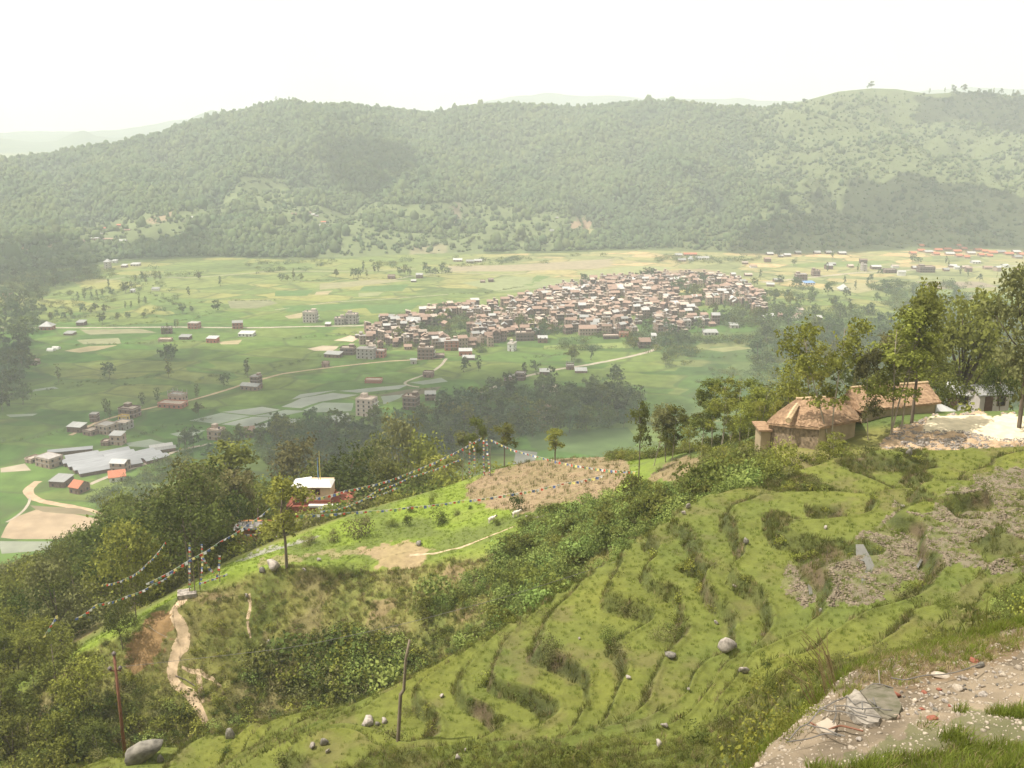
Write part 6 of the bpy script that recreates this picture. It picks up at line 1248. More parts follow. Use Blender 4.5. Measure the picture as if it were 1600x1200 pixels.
for u, v in SC2:
    rm_ = random.choice(['tin', 'tin', 'clay', 'rooftop']); t = house(u, v, random.uniform(8, 13), random.choice([.9, 1.0, 1.8]), None, random.choice(['brick', 'brick_pale', 'whitewash']), 'tin', 8, random.uniform(-15, 15), group='houses scattered in the east fields', name='field_house', roofmat=rm_, bays=1, bands=False, win=False)
    later(t, {'tin': 'white-roofed', 'clay': 'brown-roofed', 'rooftop': 'tan-roofed'}[rm_] + ' small house', u, v)
# the long ridged sheds
def shedrow(u0, v0, u1, v1, nw, label, wid, mat_='tin_grey'):
    a, b = G(u0, v0), G(u1, v1); d = b - a; L_ = d.length; ang = math.atan2(d.y, d.x); t = thing('long_shed', label, 'shed', (a.x, a.y, a.z), ang, 'long ridged sheds')
    for k in range(nw):
        ob('wall', MB().box(.4 + k * 1.2, L_ - .4 + k * .6, -k * wid - wid + .3, -k * wid - .3, -.5, 2.0).mesh('wall', M['brick']), None, t)
        ob('roof', MB().gable(k * 1.2, L_ + k * .6, -k * wid - wid, -k * wid, 2.0, 2.0 + wid * .16, .12).mesh('roof', M[mat_]), None, t)
shedrow(150, 712, 198, 703, 2, 'pair of short grey-roofed sheds joined end on to the big sheds', 7)
shedrow(95, 724, 196, 707, 4, 'big grey sheds with a saw-tooth row of four long ridges', 7.5)
shedrow(196, 714, 235, 705, 3, 'right-hand grey sheds continuing the saw-tooth row', 7)
shedrow(76, 708, 146, 702, 1, 'rearmost thin long shed with a pale roof edge', 6)
shedrow(100, 717, 152, 709, 1, 'low brick shed with a grey roof behind the big sheds', 7)
shedrow(232, 701, 268, 696, 2, 'small sheds with mixed white and grey roofs at the right end', 6, 'tin')
# greenhouses on the left
for u, v, lb in [(80, 548, 'larger white plastic tunnel house in the left fields'), (88, 545, 'smaller white plastic tunnel house behind the larger one')]:
    p = G(u, v); t = thing('tunnel_house', lb, 'greenhouse', p[:], R(-10)); w = px2m(11, p)
    mb = MB(); n_ = 8; vv = [(x_, math.cos(math.pi * i / n_) * 2.2, math.sin(math.pi * i / n_) * 2.2) for x_ in (-w / 2, w / 2) for i in range(n_ + 1)]
    mb.add(vv, [(i, i + 1, n_ + 2 + i, n_ + 1 + i) for i in range(n_)] + [tuple(range(n_, -1, -1)), tuple(range(n_ + 1, 2 * n_ + 2))]); ob('cover', mb.mesh('cover', M['whitewash']), None, t); ob('door', MB().box(-w / 2 - .06, -w / 2 + .02, -.5, .5, 0, 1.7).mesh('tunnel_door', M['dark']), None, t)
# ---- the town: rows of houses
def town_proto(w, d, fl_n, roof, wall, rm):
    fh = 2.6; H = fl_n * fh; w2, d2 = w / 2, d / 2; wm = MB().box(-w2, w2, -d2, d2, -3, H)
    bands = MB()
    for k in range(1, fl_n): bands.box(-w2 - .1, w2 + .1, -d2 - .1, d2 + .1, k * fh - .1, k * fh + .08)
    if roof == 'gable': wm.add([(-w2, -d2, H), (-w2, d2, H), (-w2, 0, H + d * .27), (w2, -d2, H), (w2, d2, H), (w2, 0, H + d * .27)], [(0, 2, 1), (3, 4, 5)]); r_ = MB().gable(-w2, w2, -d2, d2, H, H + d * .29, .45)
    elif roof == 'flat':
        r_ = MB().box(-w2 - .2, w2 + .2, -d2 - .2, d2 + .2, H, H + .18); a_ = random.choice([-1, 1]) * w2 * .4
        wm.box(a_ - w2 * .35, a_ + w2 * .35, 0, d2 - .1, H + .18, H + 2.2); r_.box(a_ - w2 * .35 - .3, a_ + w2 * .35 + .3, -.3, d2 + .1, H + 2.2, H + 2.35)
    else: r_ = MB().add([(-w2 - .3, -d2 - .3, H + .05), (w2 + .3, -d2 - .3, H + .05), (w2 + .3, d2 + .3, H + 1.3), (-w2 - .3, d2 + .3, H + 1.3)], [(0, 1, 2, 3)]).add([(-w2, d2, H), (w2, d2, H), (w2, d2, H + 1.2), (-w2, d2, H + 1.2)], [(0, 3, 2, 1)])
    wn_ = MB(); nb = max(2, int(w / 2.3))
    for k in range(fl_n):
        for i in range(nb):
            x_ = -w2 + w * (i + .5) / nb; wn_.box(x_ - .42, x_ + .42, -d2 - .06, -d2 + .05, k * fh + .8, k * fh + 2.0)
        for i in range(2):
            y_ = -d2 + d * (i + .5) / 2
            for sg in (-1, 1): wn_.box(sg * w2 - .06, sg * w2 + .06, y_ - .4, y_ + .4, k * fh + .8, k * fh + 2.0)
    return dict(wall=wm.mesh('wall', M[wall]), band=bands.mesh('floor_band', M['concrete']) if fl_n > 1 else None, roof=r_.mesh('roof', M[rm]), win=wn_.mesh('windows', M['dark']), fl=fl_n, roofk=roof, rm=rm, wallk=wall)
TP = []
for fl_n in (1, 2, 3, 3):
    for roof, rm in (('gable', 'clay'), ('gable', 'clay'), ('flat', 'rooftop'), ('gable', 'tin'), ('flat', 'rooftop'), ('flat', 'concrete'), ('shed', 'rooftop'), ('shed', 'clay')):
        for wall in ('brick', 'brick_dark', 'brick_pale'):
            TP.append(town_proto(random.uniform(5, 9.5), random.uniform(4.5, 6.5), fl_n, roof, wall, rm))
TP.append(town_proto(14, 8, 2, 'gable', 'brick', 'tin')); TP.append(town_proto(16, 8, 2, 'gable', 'brick_pale', 'clay'))
TOWN = [(600, 502), (690, 487), (760, 482), (830, 467), (880, 450), (950, 440), (1020, 434), (1100, 434), (1150, 440), (1180, 462), (1200, 478), (1195, 492), (1150, 502), (1110, 512), (1075, 520), (1040, 524), (995, 528), (950, 524), (880, 522), (840, 528), (790, 532), (760, 545), (700, 548), (650, 545), (610, 548), (570, 545), (560, 528)]
GREEN = [[(700, 495), (735, 500), (735, 548), (695, 535)], [(655, 515), (690, 508), (690, 528), (650, 532)], [(1062, 452), (1100, 452), (1105, 474), (1062, 474)], [(1090, 478), (1150, 478), (1200, 500), (1150, 512), (1085, 498)], [(1000, 500), (1022, 500), (1022, 528), (1003, 525)]]
TGR = []; spots = []; fixed = [(G(u, v).x, G(u, v).y + 3) for u, v, *_ in FHS if 560 < u < 1200]
Pt = [G(u, v) for u, v in TOWN]; x0, x1, y0, y1 = min(p.x for p in Pt), max(p.x for p in Pt), min(p.y for p in Pt), max(p.y for p in Pt)
ca_, sa_ = math.cos(.16), math.sin(.16)
for gy in np.arange(y0 - 80, y1 + 80, 7.8):
    for gx in np.arange(x0 - 120, x1 + 120, 7.4):
        x_, y_ = gx * ca_ - gy * sa_ + y0 * sa_ + rng.normal() * 1.3, gx * sa_ + gy * ca_ + rng.normal() * 2.0
        zq = fzf(x_, y_); u, v = proj(x_, y_, zq)
        if not inpoly(np.array([u]), np.array([v]), TOWN)[0] or any(inpoly(np.array([u]), np.array([v]), g)[0] for g in GREEN): continue
        if abs(u - np.interp(v, [495, 512, 526], [985, 992, 1000])) < 7 and v > 494: continue
        if any((x_ - a) ** 2 + (y_ - b) ** 2 < 7.5 ** 2 for a, b in fixed): continue
        if rng.random() < .14 + .3 * (fbm([x_ / 40], [y_ / 40], 2)[0] > .15): TGR.append((x_, y_, zq)); continue
        spots.append((v, u, x_, y_, zq))
scatter('town_gardens', np.array(TGR), rng.uniform(3, 7, len(TGR)), FCL, 'garden bushes between the town houses'); spots.sort(reverse=True); print('town houses', len(spots))
TGN = 'houses packed together in the old town'
mass = dict(wall=[], roof=[], win=[]); 
RW = {'clay': 'brown-tiled roof', 'tin': 'white-tin roof', 'rooftop': 'tan flat roof', 'concrete': 'grey flat roof'}; WW = {'brick': 'brick', 'brick_dark': 'dark brick', 'brick_pale': 'pale brick'}
for i, (v, u, x_, y_, zq) in enumerate(spots):
    pr = random.choice(TP); rz_ = .16 + random.gauss(0, .12) + (math.pi / 2 if random.random() < .3 else 0) + (.5 if random.random() < .08 else 0); s_ = random.uniform(.68, .95)
    if i < 230:
        t = thing('town_house', None, 'house', (x_, y_, zq), rz_, TGN, (s_, s_, s_ * 1.25))
        ob('wall', pr['wall'], None, t); ob('roof', pr['roof'], None, t)
        if pr['band']: ob('floor_band', pr['band'], None, t)
        stuff(ob('windows', pr['win'], None, t))
        later(t, '%s %s house with %s' % (['low', 'two-storey', 'three-storey', 'tall'][pr['fl'] - 1], WW[pr['wallk']], RW[pr['rm']]), u, v)
    else: mass['wall'].append((pr, x_, y_, zq, rz_, s_))
if mass['wall']:
    V, F_, mi = [], [], []; mats = ['brick', 'brick_dark', 'brick_pale', 'clay', 'tin', 'rooftop', 'concrete', 'dark']; me = bpy.data.meshes.new('far_town_houses')
    for pr, x_, y_, zq, rz_, s_ in mass['wall']:
        for k_, mk in (('wall', pr['wallk']), ('roof', pr['rm']), ('win', 'dark')):
            m0 = pr[k_]; n_ = len(V); c_, s2_ = math.cos(rz_) * s_, math.sin(rz_) * s_
            V += [(x_ + q.co.x * c_ - q.co.y * s2_, y_ + q.co.x * s2_ + q.co.y * c_, zq + q.co.z * s_ * 1.2) for q in m0.vertices]
            for pl in m0.polygons: F_.append([n_ + a for a in pl.vertices]); mi.append(mats.index(mk))
    me.from_pydata(V, [], F_); me.update()
    for mk in mats: me.materials.append(M[mk])
    me.polygons.foreach_set('material_index', mi); stuff(ob('far_town_houses', me), 'packed small houses filling the far half of the town')
# ------------------------------------------------------------------ thatched huts
def straw(t, faces, n, seed, name='straw', m_='thatch'):
    """loose straws lying down the roof faces: [(eave a, eave b, top b, top a)]"""
    r = np.random.default_rng(seed); V, F_ = [], []; ar = []
    for f in faces: a, b, c, d = [np.array(q) for q in f]; ar.append(np.linalg.norm(np.cross(b - a, d - a)) + .01)
    ar = np.array(ar) / sum(ar)
    for i in range(n):
        k = r.choice(len(faces), p=ar); a, b, c, d = [np.array(q) for q in faces[k]]; s_, t_ = r.random(), r.random() ** .8
        lo, hi = a * (1 - s_) + b * s_, d * (1 - s_) + c * s_; p = lo * (1 - t_) + hi * t_; dn = lo - hi; dn /= np.linalg.norm(dn) + 1e-9; sd = (b - a) / (np.linalg.norm(b - a) + 1e-9)
        nn = np.cross(sd, -dn); nn *= 1 if nn[2] > 0 else -1; L_ = r.uniform(.25, .55); w_ = r.uniform(.02, .05); dn = dn + sd * r.normal() * .18; q = p + nn * r.uniform(.03, .10); e = q + dn * L_ + nn * r.uniform(-.02, .06); j = len(V)
        V += [q - sd * w_, q + sd * w_, e + sd * w_ * .4, e - sd * w_ * .4]; F_.append((j, j + 1, j + 2, j + 3))
    me = mesh_np(name, V, F_); me.materials.append(M[m_]); o = ob(name, me, None, t); stuff(o); return o
def hut(label, eaves, ridge, edges, base_z, wallmats, seed, overhang=.38, nstraw=2600, loc=None):
    """eaves: world points round the roof, ridge: two points, edges: which ridge point(s) every eave edge rises to"""
    c = sum(eaves, Vector()) / len(eaves); o0 = Vector((c.x, c.y, base_z)); t = thing('thatched_hut', label, 'hut', o0[:], 0, 'thatched huts')
    L_ = [e - o0 for e in eaves]; Rg = [r_ - o0 for r_ in ridge]; faces = []
    n_ = len(L_); th = .22
    mb = MB()
    for i in range(n_):
        a, b = L_[i], L_[(i + 1) % n_]; ra, rb = [Rg[k] for k in edges[i]]
        faces.append((a, b, rb, ra))
        # subdivided thatch face with uneven courses
        NU, NV = 14, 7; vv = []
        nrm = (b - a).cross(ra - a if (ra - a).length > .1 else rb - a).normalized(); nrm = nrm if nrm.z > 0 else -nrm
        for iv in range(NV + 1):
            for iu in range(NU + 1):
                s_, q = iu / NU, iv / NV; lo = a.lerp(b, s_); hi = ra.lerp(rb, s_); p = lo.lerp(hi, q)
                h_ = (.05 * random.random() + .06 * (1 - (iv % 2))) * (0 if iu in (0, NU) else 1); p = p + nrm * h_ + Vector((0, 0, -.10 * random.random() if iv == 0 else 0)); vv.append(p[:])
        mb.add(vv, [(j * (NU + 1) + i2, j * (NU + 1) + i2 + 1, (j + 1) * (NU + 1) + i2 + 1, (j + 1) * (NU + 1) + i2) for j in range(NV) for i2 in range(NU)])
        mb.add([a[:], b[:], (b - Vector((0, 0, th)))[:], (a - Vector((0, 0, th)))[:]], [(0, 1, 2, 3)])
    mb.add([(p - Vector((0, 0, th)))[:] for p in L_], [tuple(range(n_))[::-1]])
    roof = ob('roof', mb.mesh('roof', M['thatch']), None, t)
    straw(roof, faces, nstraw, seed); 
    rc = MB(); pts = [Rg[0].lerp(Rg[1], f / 8) + Vector((0, 0, .06 + .05 * random.random())) for f in range(9)]; rc.tube([p[:] for p in pts], [.15 + .06 * random.random() for _ in pts], 7); ob('ridge_cap', rc.mesh('ridge_cap', M['thatch_new']), None, roof)
    # walls, drawn in under the eaves, thick and slightly uneven
    cc = sum(L_, Vector()) / n_
    W2 = [Vector((p.x, p.y, 0)) + (Vector((cc.x, cc.y, 0)) - Vector((p.x, p.y, 0))).normalized() * overhang for p in L_]; tops = [p.z - th * .5 + (0.12) for p in L_]
    for i in range(n_):
        a, b = W2[i], W2[(i + 1) % n_]; NU, NV = 12, 6; ins = (cc - (a + b) / 2); ins.z = 0; ins.normalize(); vv = []
        for iv in range(NV + 1):
            for iu in range(NU + 1):
                s_, q = iu / NU, iv / NV; p = a.lerp(b, s_); zz = -1.0 + (tops[i] * (1 - s_) + tops[(i + 1) % n_] * s_ + 1.0) * q; off = .05 * random.random() if 0 < iu < NU else 0
                vv.append((p.x + ins.x * off, p.y + ins.y * off, zz))
        w_ = MB(); w_.add(vv, [(j * (NU + 1) + i2, j * (NU + 1) + i2 + 1, (j + 1) * (NU + 1) + i2 + 1, (j + 1) * (NU + 1) + i2) for j in range(NV) for i2 in range(NU)])
        ob('wall', w_.mesh('wall', M[wallmats[i % len(wallmats)]]), None, t)
    return t, L_, Rg, W2, tops
zb = hz(*[P(1280, 700, 90)[i] for i in (0, 1)])
h1 = hut('smaller thatched hut with rough brown walls and a collapsing left roof end', [P(1198, 660, 93), P(1236, 665, 89.8), P(1281, 668, 87.6), P(1344, 655, 91.5), P(1336, 640, 99), P(1216, 643, 99.5)], [P(1244, 625, 94.6), P(1303, 621, 94.2), P(1276, 622.5, 94.4)],
         [(0, 0), (0, 2), (2, 1), (1, 1), (1, 0), (0, 0)], P(1270, 712, 90).z, ['mud_stone', 'mud_stone', 'mud', 'mud', 'mud', 'mud'], 1)
t = h1[0]; c0 = t.location
# fix: front face between the second and third eave points rises to the whole ridge
ob('straw_patch', MB().tube([(P(1232, 657, 89.3) - c0)[:], (P(1238, 645, 91) - c0)[:], (P(1246, 632, 93.2) - c0)[:]], [.3, .28, .2], 6).mesh('straw_patch', M['thatch_new']), None, t)
ob('lean_to_wall', MB().box(*sorted(((P(1189, 700, 92.5) - c0).x, (P(1204, 700, 92.5) - c0).x)), -.6, 1.6, -1.0, 1.55).mesh('lean_to_wall', M['mud']), None, t)
ob('lean_to_roof', MB().box((P(1184, 700, 92.5) - c0).x, (P(1205, 700, 92.5) - c0).x, -1.0, 2.0, 1.55, 1.72).mesh('lean_to_roof', M['thatch']), None, t)
h2 = hut('long thatched hut with smooth mud-yellow walls beside the gravel mound', [P(1345, 642, 96), P(1471, 628, 100.5), P(1446, 612, 109.5), P(1306, 629, 104.5)], [P(1330, 607, 100.2), P(1449, 599, 105)],
         [(0, 1), (1, 1), (1, 0), (0, 0)], P(1400, 668, 98).z, ['mud', 'mud', 'mud', 'cream'], 2, .45, 3600)
t = h2[0]; c0 = t.location
L_, Rg, W2 = h2[1], h2[2], h2[3]
g_ = MB(); a, b = W2[3], W2[0]; g_.add([(a.x, a.y, L_[3].z - .1), (b.x, b.y, L_[0].z - .1), (Rg[0].x + .25, Rg[0].y, Rg[0].z - .25)], [(0, 1, 2)]); ob('gable_wall', g_.mesh('gable_wall', M['mud']), None, t)
a, b = W2[0], W2[1]; d = (b - a).normalized(); nrm = Vector((d.y, -d.x, 0))
def onwall(f, z0, z1, w, nm, mt, dep=.05):
    p = a.lerp(b, f) + nrm * .02; q = MB(); x_ = d * (w / 2); q.add([(p - x_)[:2] + (z0,), (p + x_)[:2] + (z0,), (p + x_)[:2] + (z1,), (p - x_)[:2] + (z1,), (p - x_ + nrm * dep)[:2] + (z0,), (p + x_ + nrm * dep)[:2] + (z0,), (p + x_ + nrm * dep)[:2] + (z1,), (p - x_ + nrm * dep)[:2] + (z1,)] if False else
      [(*(p - x_)[:2], z0), (*(p + x_)[:2], z0), (*(p + x_)[:2], z1), (*(p - x_)[:2], z1), (*(p - x_ + nrm * dep)[:2], z0), (*(p + x_ + nrm * dep)[:2], z0), (*(p + x_ + nrm * dep)[:2], z1), (*(p - x_ + nrm * dep)[:2], z1)], [(4, 5, 6, 7), (0, 1, 5, 4), (1, 2, 6, 5), (2, 3, 7, 6), (3, 0, 4, 7)]); return ob(nm, q.mesh(nm, M[mt]), None, t)
onwall(.26, -.9, .62, a.length and (b - a).length * .45, 'stone_plinth', 'mud_stone', .07); onwall(.995, -.6, L_[1].z - .1, .14, 'corner_post', 'tin', .06)
# white tin lean-to right of the long hut, and pale huts
o0 = P(1480, 648, 106); t = thing('lean_to_shed', 'white slanted tin roof leaning against the right end of the long hut', 'shed', o0[:])
A_ = [P(1463, 629, 107) - o0, P(1503, 647, 105) - o0, P(1466, 651, 104.5) - o0, P(1455, 640, 106) - o0]
q = MB(); q.add([p[:] for p in A_] + [(p + Vector((0, 2.2, -.1)))[:] for p in A_], [(0, 1, 2, 3), (4, 7, 6, 5), (0, 4, 5, 1), (1, 5, 6, 2), (2, 6, 7, 3), (3, 7, 4, 0)]); ob('roof', q.mesh('roof', M['tin']), None, t)
ob('post', MB().tube([(A_[1] + Vector((-.2, .3, 0)))[:], (A_[1] + Vector((-.2, .3, -1.6)))[:]], .06).mesh('post', M['wood']), None, t)
def small_hut(u, v, Y, w, h, rot, label, wall='whitewash', roofm='tin', nm='pale_hut'):
    p = P(u, v, Y); t = thing(nm, label, 'hut', p[:], R(rot), 'pale huts at the right edge'); ob('wall', MB().box(-w / 2, w / 2, -1.8, 1.8, -2, h).mesh('wall', M[wall]), None, t)
    ob('roof', MB().gable(-w / 2, w / 2, -1.8, 1.8, h, h + .9, .3).mesh('roof', M[roofm]), None, t); ob('door', DOOR, None, t, (-w * .2, -1.84, 0)); f_ = ob('window', WIN, None, t, (w * .22, -1.84, 1.3)); ob('pane', PANE, None, f_)
small_hut(1500, 632, 128, 3.0, 1.9, -35, 'narrow whitewashed hut seen between the trees, left of the wider one')
small_hut(1538, 636, 126, 4.2, 2.2, 12, 'wider whitewashed hut with a bright roof half hidden by the right-hand trees', 'plaster')
# ------------------------------------------------------------------ temple with flagpoles
k_ = 160 * (CP) / 1600 * 1.045; p0 = P(500, 846, 160); t = thing('hillside_temple', 'small red and cream temple with a white roof, partly hidden by trees', 'temple', p0[:])
X_ = lambda u: (u - 500) * k_; Z_ = lambda v: (846 - v) * k_
ob('lower_wall', MB().box(X_(446), X_(552), 0, 7, -3, Z_(784)).mesh('lower_wall', M['temple_red']), None, t)
ob('upper_wall', MB().box(X_(457), X_(520), .6, 6, Z_(783.6), Z_(776)).mesh('upper_wall', M['temple_red']), None, t)
ob('cornice', MB().box(X_(484), X_(534), -.25, .6, Z_(784.5), Z_(781.5)).mesh('cornice', M['whitewash']), None, t)
rm_ = ob('upper_room', MB().box(X_(479), X_(519), 1, 5.5, Z_(776), Z_(753)).mesh('upper_room', M['cream']), None, t)
w_ = ob('window_frame', MB().box(X_(488.5), X_(502.5), .9, 1.05, Z_(767), Z_(756.5)).mesh('window_frame', M['temple_red']), None, rm_)
for i in range(4): ob('window_pane', MB().box(X_(489.3 + i * 3.3), X_(491.7 + i * 3.3), .86, .95, Z_(766), Z_(757.5)).mesh('window_pane', M['dark']), None, rm_)
ob('side_room', MB().box(X_(456), X_(479), 1.6, 5.5, Z_(776), Z_(757)).mesh('side_room', M['cream']), None, t)
ob('side_roof', MB().add([(X_(452), 1.2, Z_(758)), (X_(480), 1.2, Z_(754)), (X_(480), 6, Z_(754)), (X_(452), 6, Z_(758)), (X_(452), 1.2, Z_(757)), (X_(480), 1.2, Z_(752.8)), (X_(480), 6, Z_(752.8)), (X_(452), 6, Z_(757))], [(0, 3, 2, 1), (4, 5, 6, 7), (0, 1, 5, 4), (1, 2, 6, 5), (2, 3, 7, 6), (3, 0, 4, 7)]).mesh('side_roof', M['whitewash']), None, t)
ob('roof', MB().add([(X_(475), .6, Z_(753)), (X_(522), .6, Z_(753)), (X_(522), 4.6, Z_(753)), (X_(475), 4.6, Z_(753)), (X_(482), 2.6, Z_(747)), (X_(515), 2.6, Z_(747))], [(0, 3, 2, 1), (0, 1, 5, 4), (1, 2, 5), (2, 3, 4, 5), (3, 0, 4)]).mesh('roof', M['whitewash']), None, t)
for i in range(7): ob('pillar', MB().box(X_(505 + i * 7), X_(506.6 + i * 7), -.5, -.2, -1, Z_(786)).mesh('pillar', M['temple_orange']), None, t)
ob('veranda_roof', MB().box(X_(500), X_(554), -.8, 0, Z_(787), Z_(785)).mesh('veranda_roof', M['tin_grey']), None, t)
for i in range(5): ob('step', MB().box(X_(506 + i * 2), X_(548), -2.6 + i * .4, -2.2 + i * .4, -1, Z_(822 - i * 4)).mesh('step', M['concrete']), None, t)
for u, v0, mt, lb in ((499.5, 700, 'flag_yellow', 'tall yellow-green mast rising above the temple roof'), (496, 712, 'tin_blue', 'shorter bluish mast left of the yellow-green one')):
    o = ob('temple_mast', MB().tube([(0, 0, 0), (0, 0, Z_(v0) - Z_(753))], [.09, .05], 6).mesh('temple_mast', M[mt]), None, None, (p0.x + X_(u), p0.y + 3.2, p0.z + Z_(753) + .2)); tag(o, lb, 'mast', 'masts over the temple')
# gate building
p0 = P(395, 852, 146); t = thing('gate_building', 'low ochre gate building hung with prayer flags beside the temple', 'building', p0[:])
k2 = 146 * CP / 1600 * 1.045; gx = lambda u: (u - 395) * k2; gz = lambda v: (852 - v) * k2
ob('wall', MB().box(gx(368), gx(402), 0, 3.5, -2, gz(822)).mesh('wall', M['temple_orange']), None, t); ob('roof', MB().box(gx(366), gx(428), -.5, 2.2, gz(822), gz(819)).mesh('roof', M['concrete']), None, t)
for u in (404, 409, 414, 420, 426): ob('pillar', MB().box(gx(u), gx(u + 1.8), -.2, .1, -1, gz(822)).mesh('pillar', M['yellow']), None, t)
ob('plinth', MB().box(gx(364), gx(430), -1.2, 4, -2, .25).mesh('plinth', M['concrete']), None, t); ob('back_wall', MB().box(gx(402), gx(428), 3, 3.5, -1, gz(822)).mesh('back_wall', M['temple_red']), None, t)
ob('stone_slab', MB().box(-1.1, 1.1, -.9, .9, -.4, .12).mesh('stone_slab', M['rock_pale']), None, None, (hh(292, 926))[:], .3); tag(bpy.data.objects['stone_slab'], 'pale flat slab at the head of the footpath below the flag poles', 'slab')
# ------------------------------------------------------------------ prayer flags
FW, FHt = .48, .42
def flagmesh(mn):
    v = [(x_ * FW, .04 * math.sin(x_ * 5 + z_ * 3), -z_ * FHt) for z_ in (0, .5, 1) for x_ in (-.5, 0, .5)]; me = bpy.data.meshes.new('flag'); me.from_pydata(v, [], [(0, 1, 4, 3), (1, 2, 5, 4), (3, 4, 7, 6), (4, 5, 8, 7)]); me.materials.append(M[mn]); return me
FM = [flagmesh('flag_' + c) for c in ('blue', 'white', 'red', 'green', 'yellow')]
def flags(label, pts, sag=.0, gap=.62, s=1.0):
    s *= .78
    """pts: world points or (u, v, Y)"""
    Q = [P(*p) if not isinstance(p, Vector) else p for p in pts]; o0 = Q[0]; t = thing('prayer_flag_string', label, 'prayer flags', o0[:], 0, 'strings of prayer flags'); path = []
    for a, b in zip(Q[:-1], Q[1:]):
        for i in range(16): f = i / 16; path.append(a.lerp(b, f) - Vector((0, 0, sag * 4 * f * (1 - f))))
    path.append(Q[-1]); ob('cord', MB().tube([(p - o0)[:] for p in path], .014, 4).mesh('cord', M['flag_white']), None, t)
    d_, i = 0, random.randrange(5); 
    for a, b in zip(path[:-1], path[1:]):
        L_ = (b - a).length
        while d_ < L_:
            p = a.lerp(b, d_ / L_); dr = b - a; vert = abs(dr.normalized().z) > .8; q = ob('flag', FM[i % 5], None, t, (p - o0)[:], (math.atan2(dr.y, dr.x) if not vert else random.uniform(-.4, .4)) + random.uniform(-.25, .25), (s * random.uniform(.8, 1.1), s, s * random.uniform(.75, 1.15)))
            q.rotation_euler.x = random.uniform(-.5, .5); i += 1; d_ += gap * s * (1 if random.random() > .06 else 1.8)
        d_ -= L_
flags('longest flag string, from the flag-draped pole down to the lone temple tree', [(752, 684, 150), (640, 738, 137), (540, 766, 127), (458, 781, 119)], .3)
flags('second flag string, sagging just below the longest one toward the temple', [(722, 716, 152), (640, 745, 146), (590, 765, 142), (545, 790, 140), (500, 798, 138)], .2, .62, .8)
flags('thin third flag string hanging behind the second one', [(620, 762, 148), (560, 782, 145), (470, 806, 142)], .2, .66, .7)
flags('flag string running right from the flag-draped pole to the slim field tree', [(766, 686, 150), (800, 702, 145), (880, 723, 135), (940, 733, 128), (994, 737, 122)], .05)
flags('long low flag string crossing above the bright shelf to the field', [(450, 805, 118), (560, 799, 122), (640, 792, 124), (720, 782, 126), (795, 772, 127), (880, 755, 127), (945, 742, 125)], .12, .72)
flags('flag string from the lone temple tree down left to the lower poles', [(421, 794, 118), (388, 818, 115), (345, 845, 112), (300, 872, 110), (228, 912, 106)], .15)
flags('short flag string high on the dark wood, left of the lower poles', [(258, 847, 116), (230, 880, 112), (200, 902, 108), (160, 913, 104)], .2, .62, .8)
flags('flag string over the dark wood, lower and longer than the one beside it', [(272, 893, 110), (240, 912, 108), (200, 930, 106), (150, 944, 103), (118, 966, 102)], .2, .62, .85)
flags('isolated pale flag string in the left wood', [(88, 962, 104), (80, 976, 103), (69, 994, 102)], .02, .6, .9)
flags('flags hanging straight down the left thin pole by the field', [(734, 690, 152), (733, 735, 152), (736, 752, 151), (747, 768, 150)], 0, .5, .8)
flags('short cluster of flags between the two flag poles', [(735, 690, 152), (741, 700, 152), (741, 728, 152)], 0, .42, .8)
flags('flags wound down the main flag pole', [(760, 684, 150), (762, 710, 150), (765, 735, 150), (766, 752, 149.5)], 0, .45, .8)
flags('flags bunched down the darker pole just left of the main one', [(756, 688, 150.5), (756, 720, 150.5), (757, 745, 150.5)], 0, .36, .9)
flags('flag string from the pole cluster to the ground at its left', [(757, 735, 150), (752, 752, 149), (745, 766, 148)], .05, .5, .8)
flags('flags hanging down the left-hand lower pole', [(296, 848, 114), (296, 880, 114), (296, 918, 113.5)], 0, .5, .7)
flags('flags slanting right from the lower poles to the grass', [(316, 868, 113), (325, 885, 113), (340, 899, 114)], .05, .5, .8)
flags('flags on the short right-hand lower pole', [(343, 868, 114), (342, 885, 114), (341, 898, 114)], 0, .45, .8)
flags('low flag string lying near the grass under the lower poles', [(312, 910, 112), (328, 905, 112.5), (345, 899, 113.5), (354, 896, 114)], .1, .5, .8)
flags('flags wound down the tree between the lower poles', [(315, 850, 116), (316, 880, 115), (314, 905, 114)], 0, .42, .8)
flags('flag string slung across the gate building front', [(366, 826, 143), (390, 835, 143), (425, 822, 143)], .3, .5, .9)
flags('second swag of flags on the gate building', [(368, 818, 143), (400, 826, 143), (432, 812, 143)], .3, .5, .9)
flags('drooping flags along the temple veranda', [(505, 812, 157), (530, 812, 157), (552, 790, 157)], .3, .5, .9)
for u, v1, v0, Y, lb in ((757, 762, 680, 150.3, 'dark main pole wrapped in prayer flags at the field edge'), (766, 768, 688, 149.6, 'bare-footed thin pole right of the main flag pole'), (733, 765, 688, 152, 'left thin pole of the flag group by the field'), (296, 920, 846, 114, 'thin pale pole at the path head'), (343, 900, 866, 114.2, 'short pole right of the lower flag group'), (304, 918, 860, 114, 'dark leaning pole in the lower flag group'), (312, 912, 870, 114.2, 'second dark pole in the lower flag group')):
    a, b = P(u, v1, Y), P(u, v0, Y); o = ob('flag_pole', MB().tube([(0, 0, -.8), (.05, 0, (b - a).length * .5), (0, 0, (b - a).length)], [.07, .055, .03], 6).mesh('flag_pole', M['wood']), None, None, a[:]); tag(o, lb, 'pole', 'flag poles')
# rags tied round the foot of the lone tree
p = hit_hill(447, 866, 9); o = ob('cloth_rag', MB().tube([(.1, -.2, .3), (.0, -.25, .0), (-.3, -.4, -.05)], [.16, .13, .1], 6).mesh('cloth_rag', M['flag_red']), None, None, p[:]); tag(o, 'red cloth tied at the foot of the lone temple tree', 'cloth')
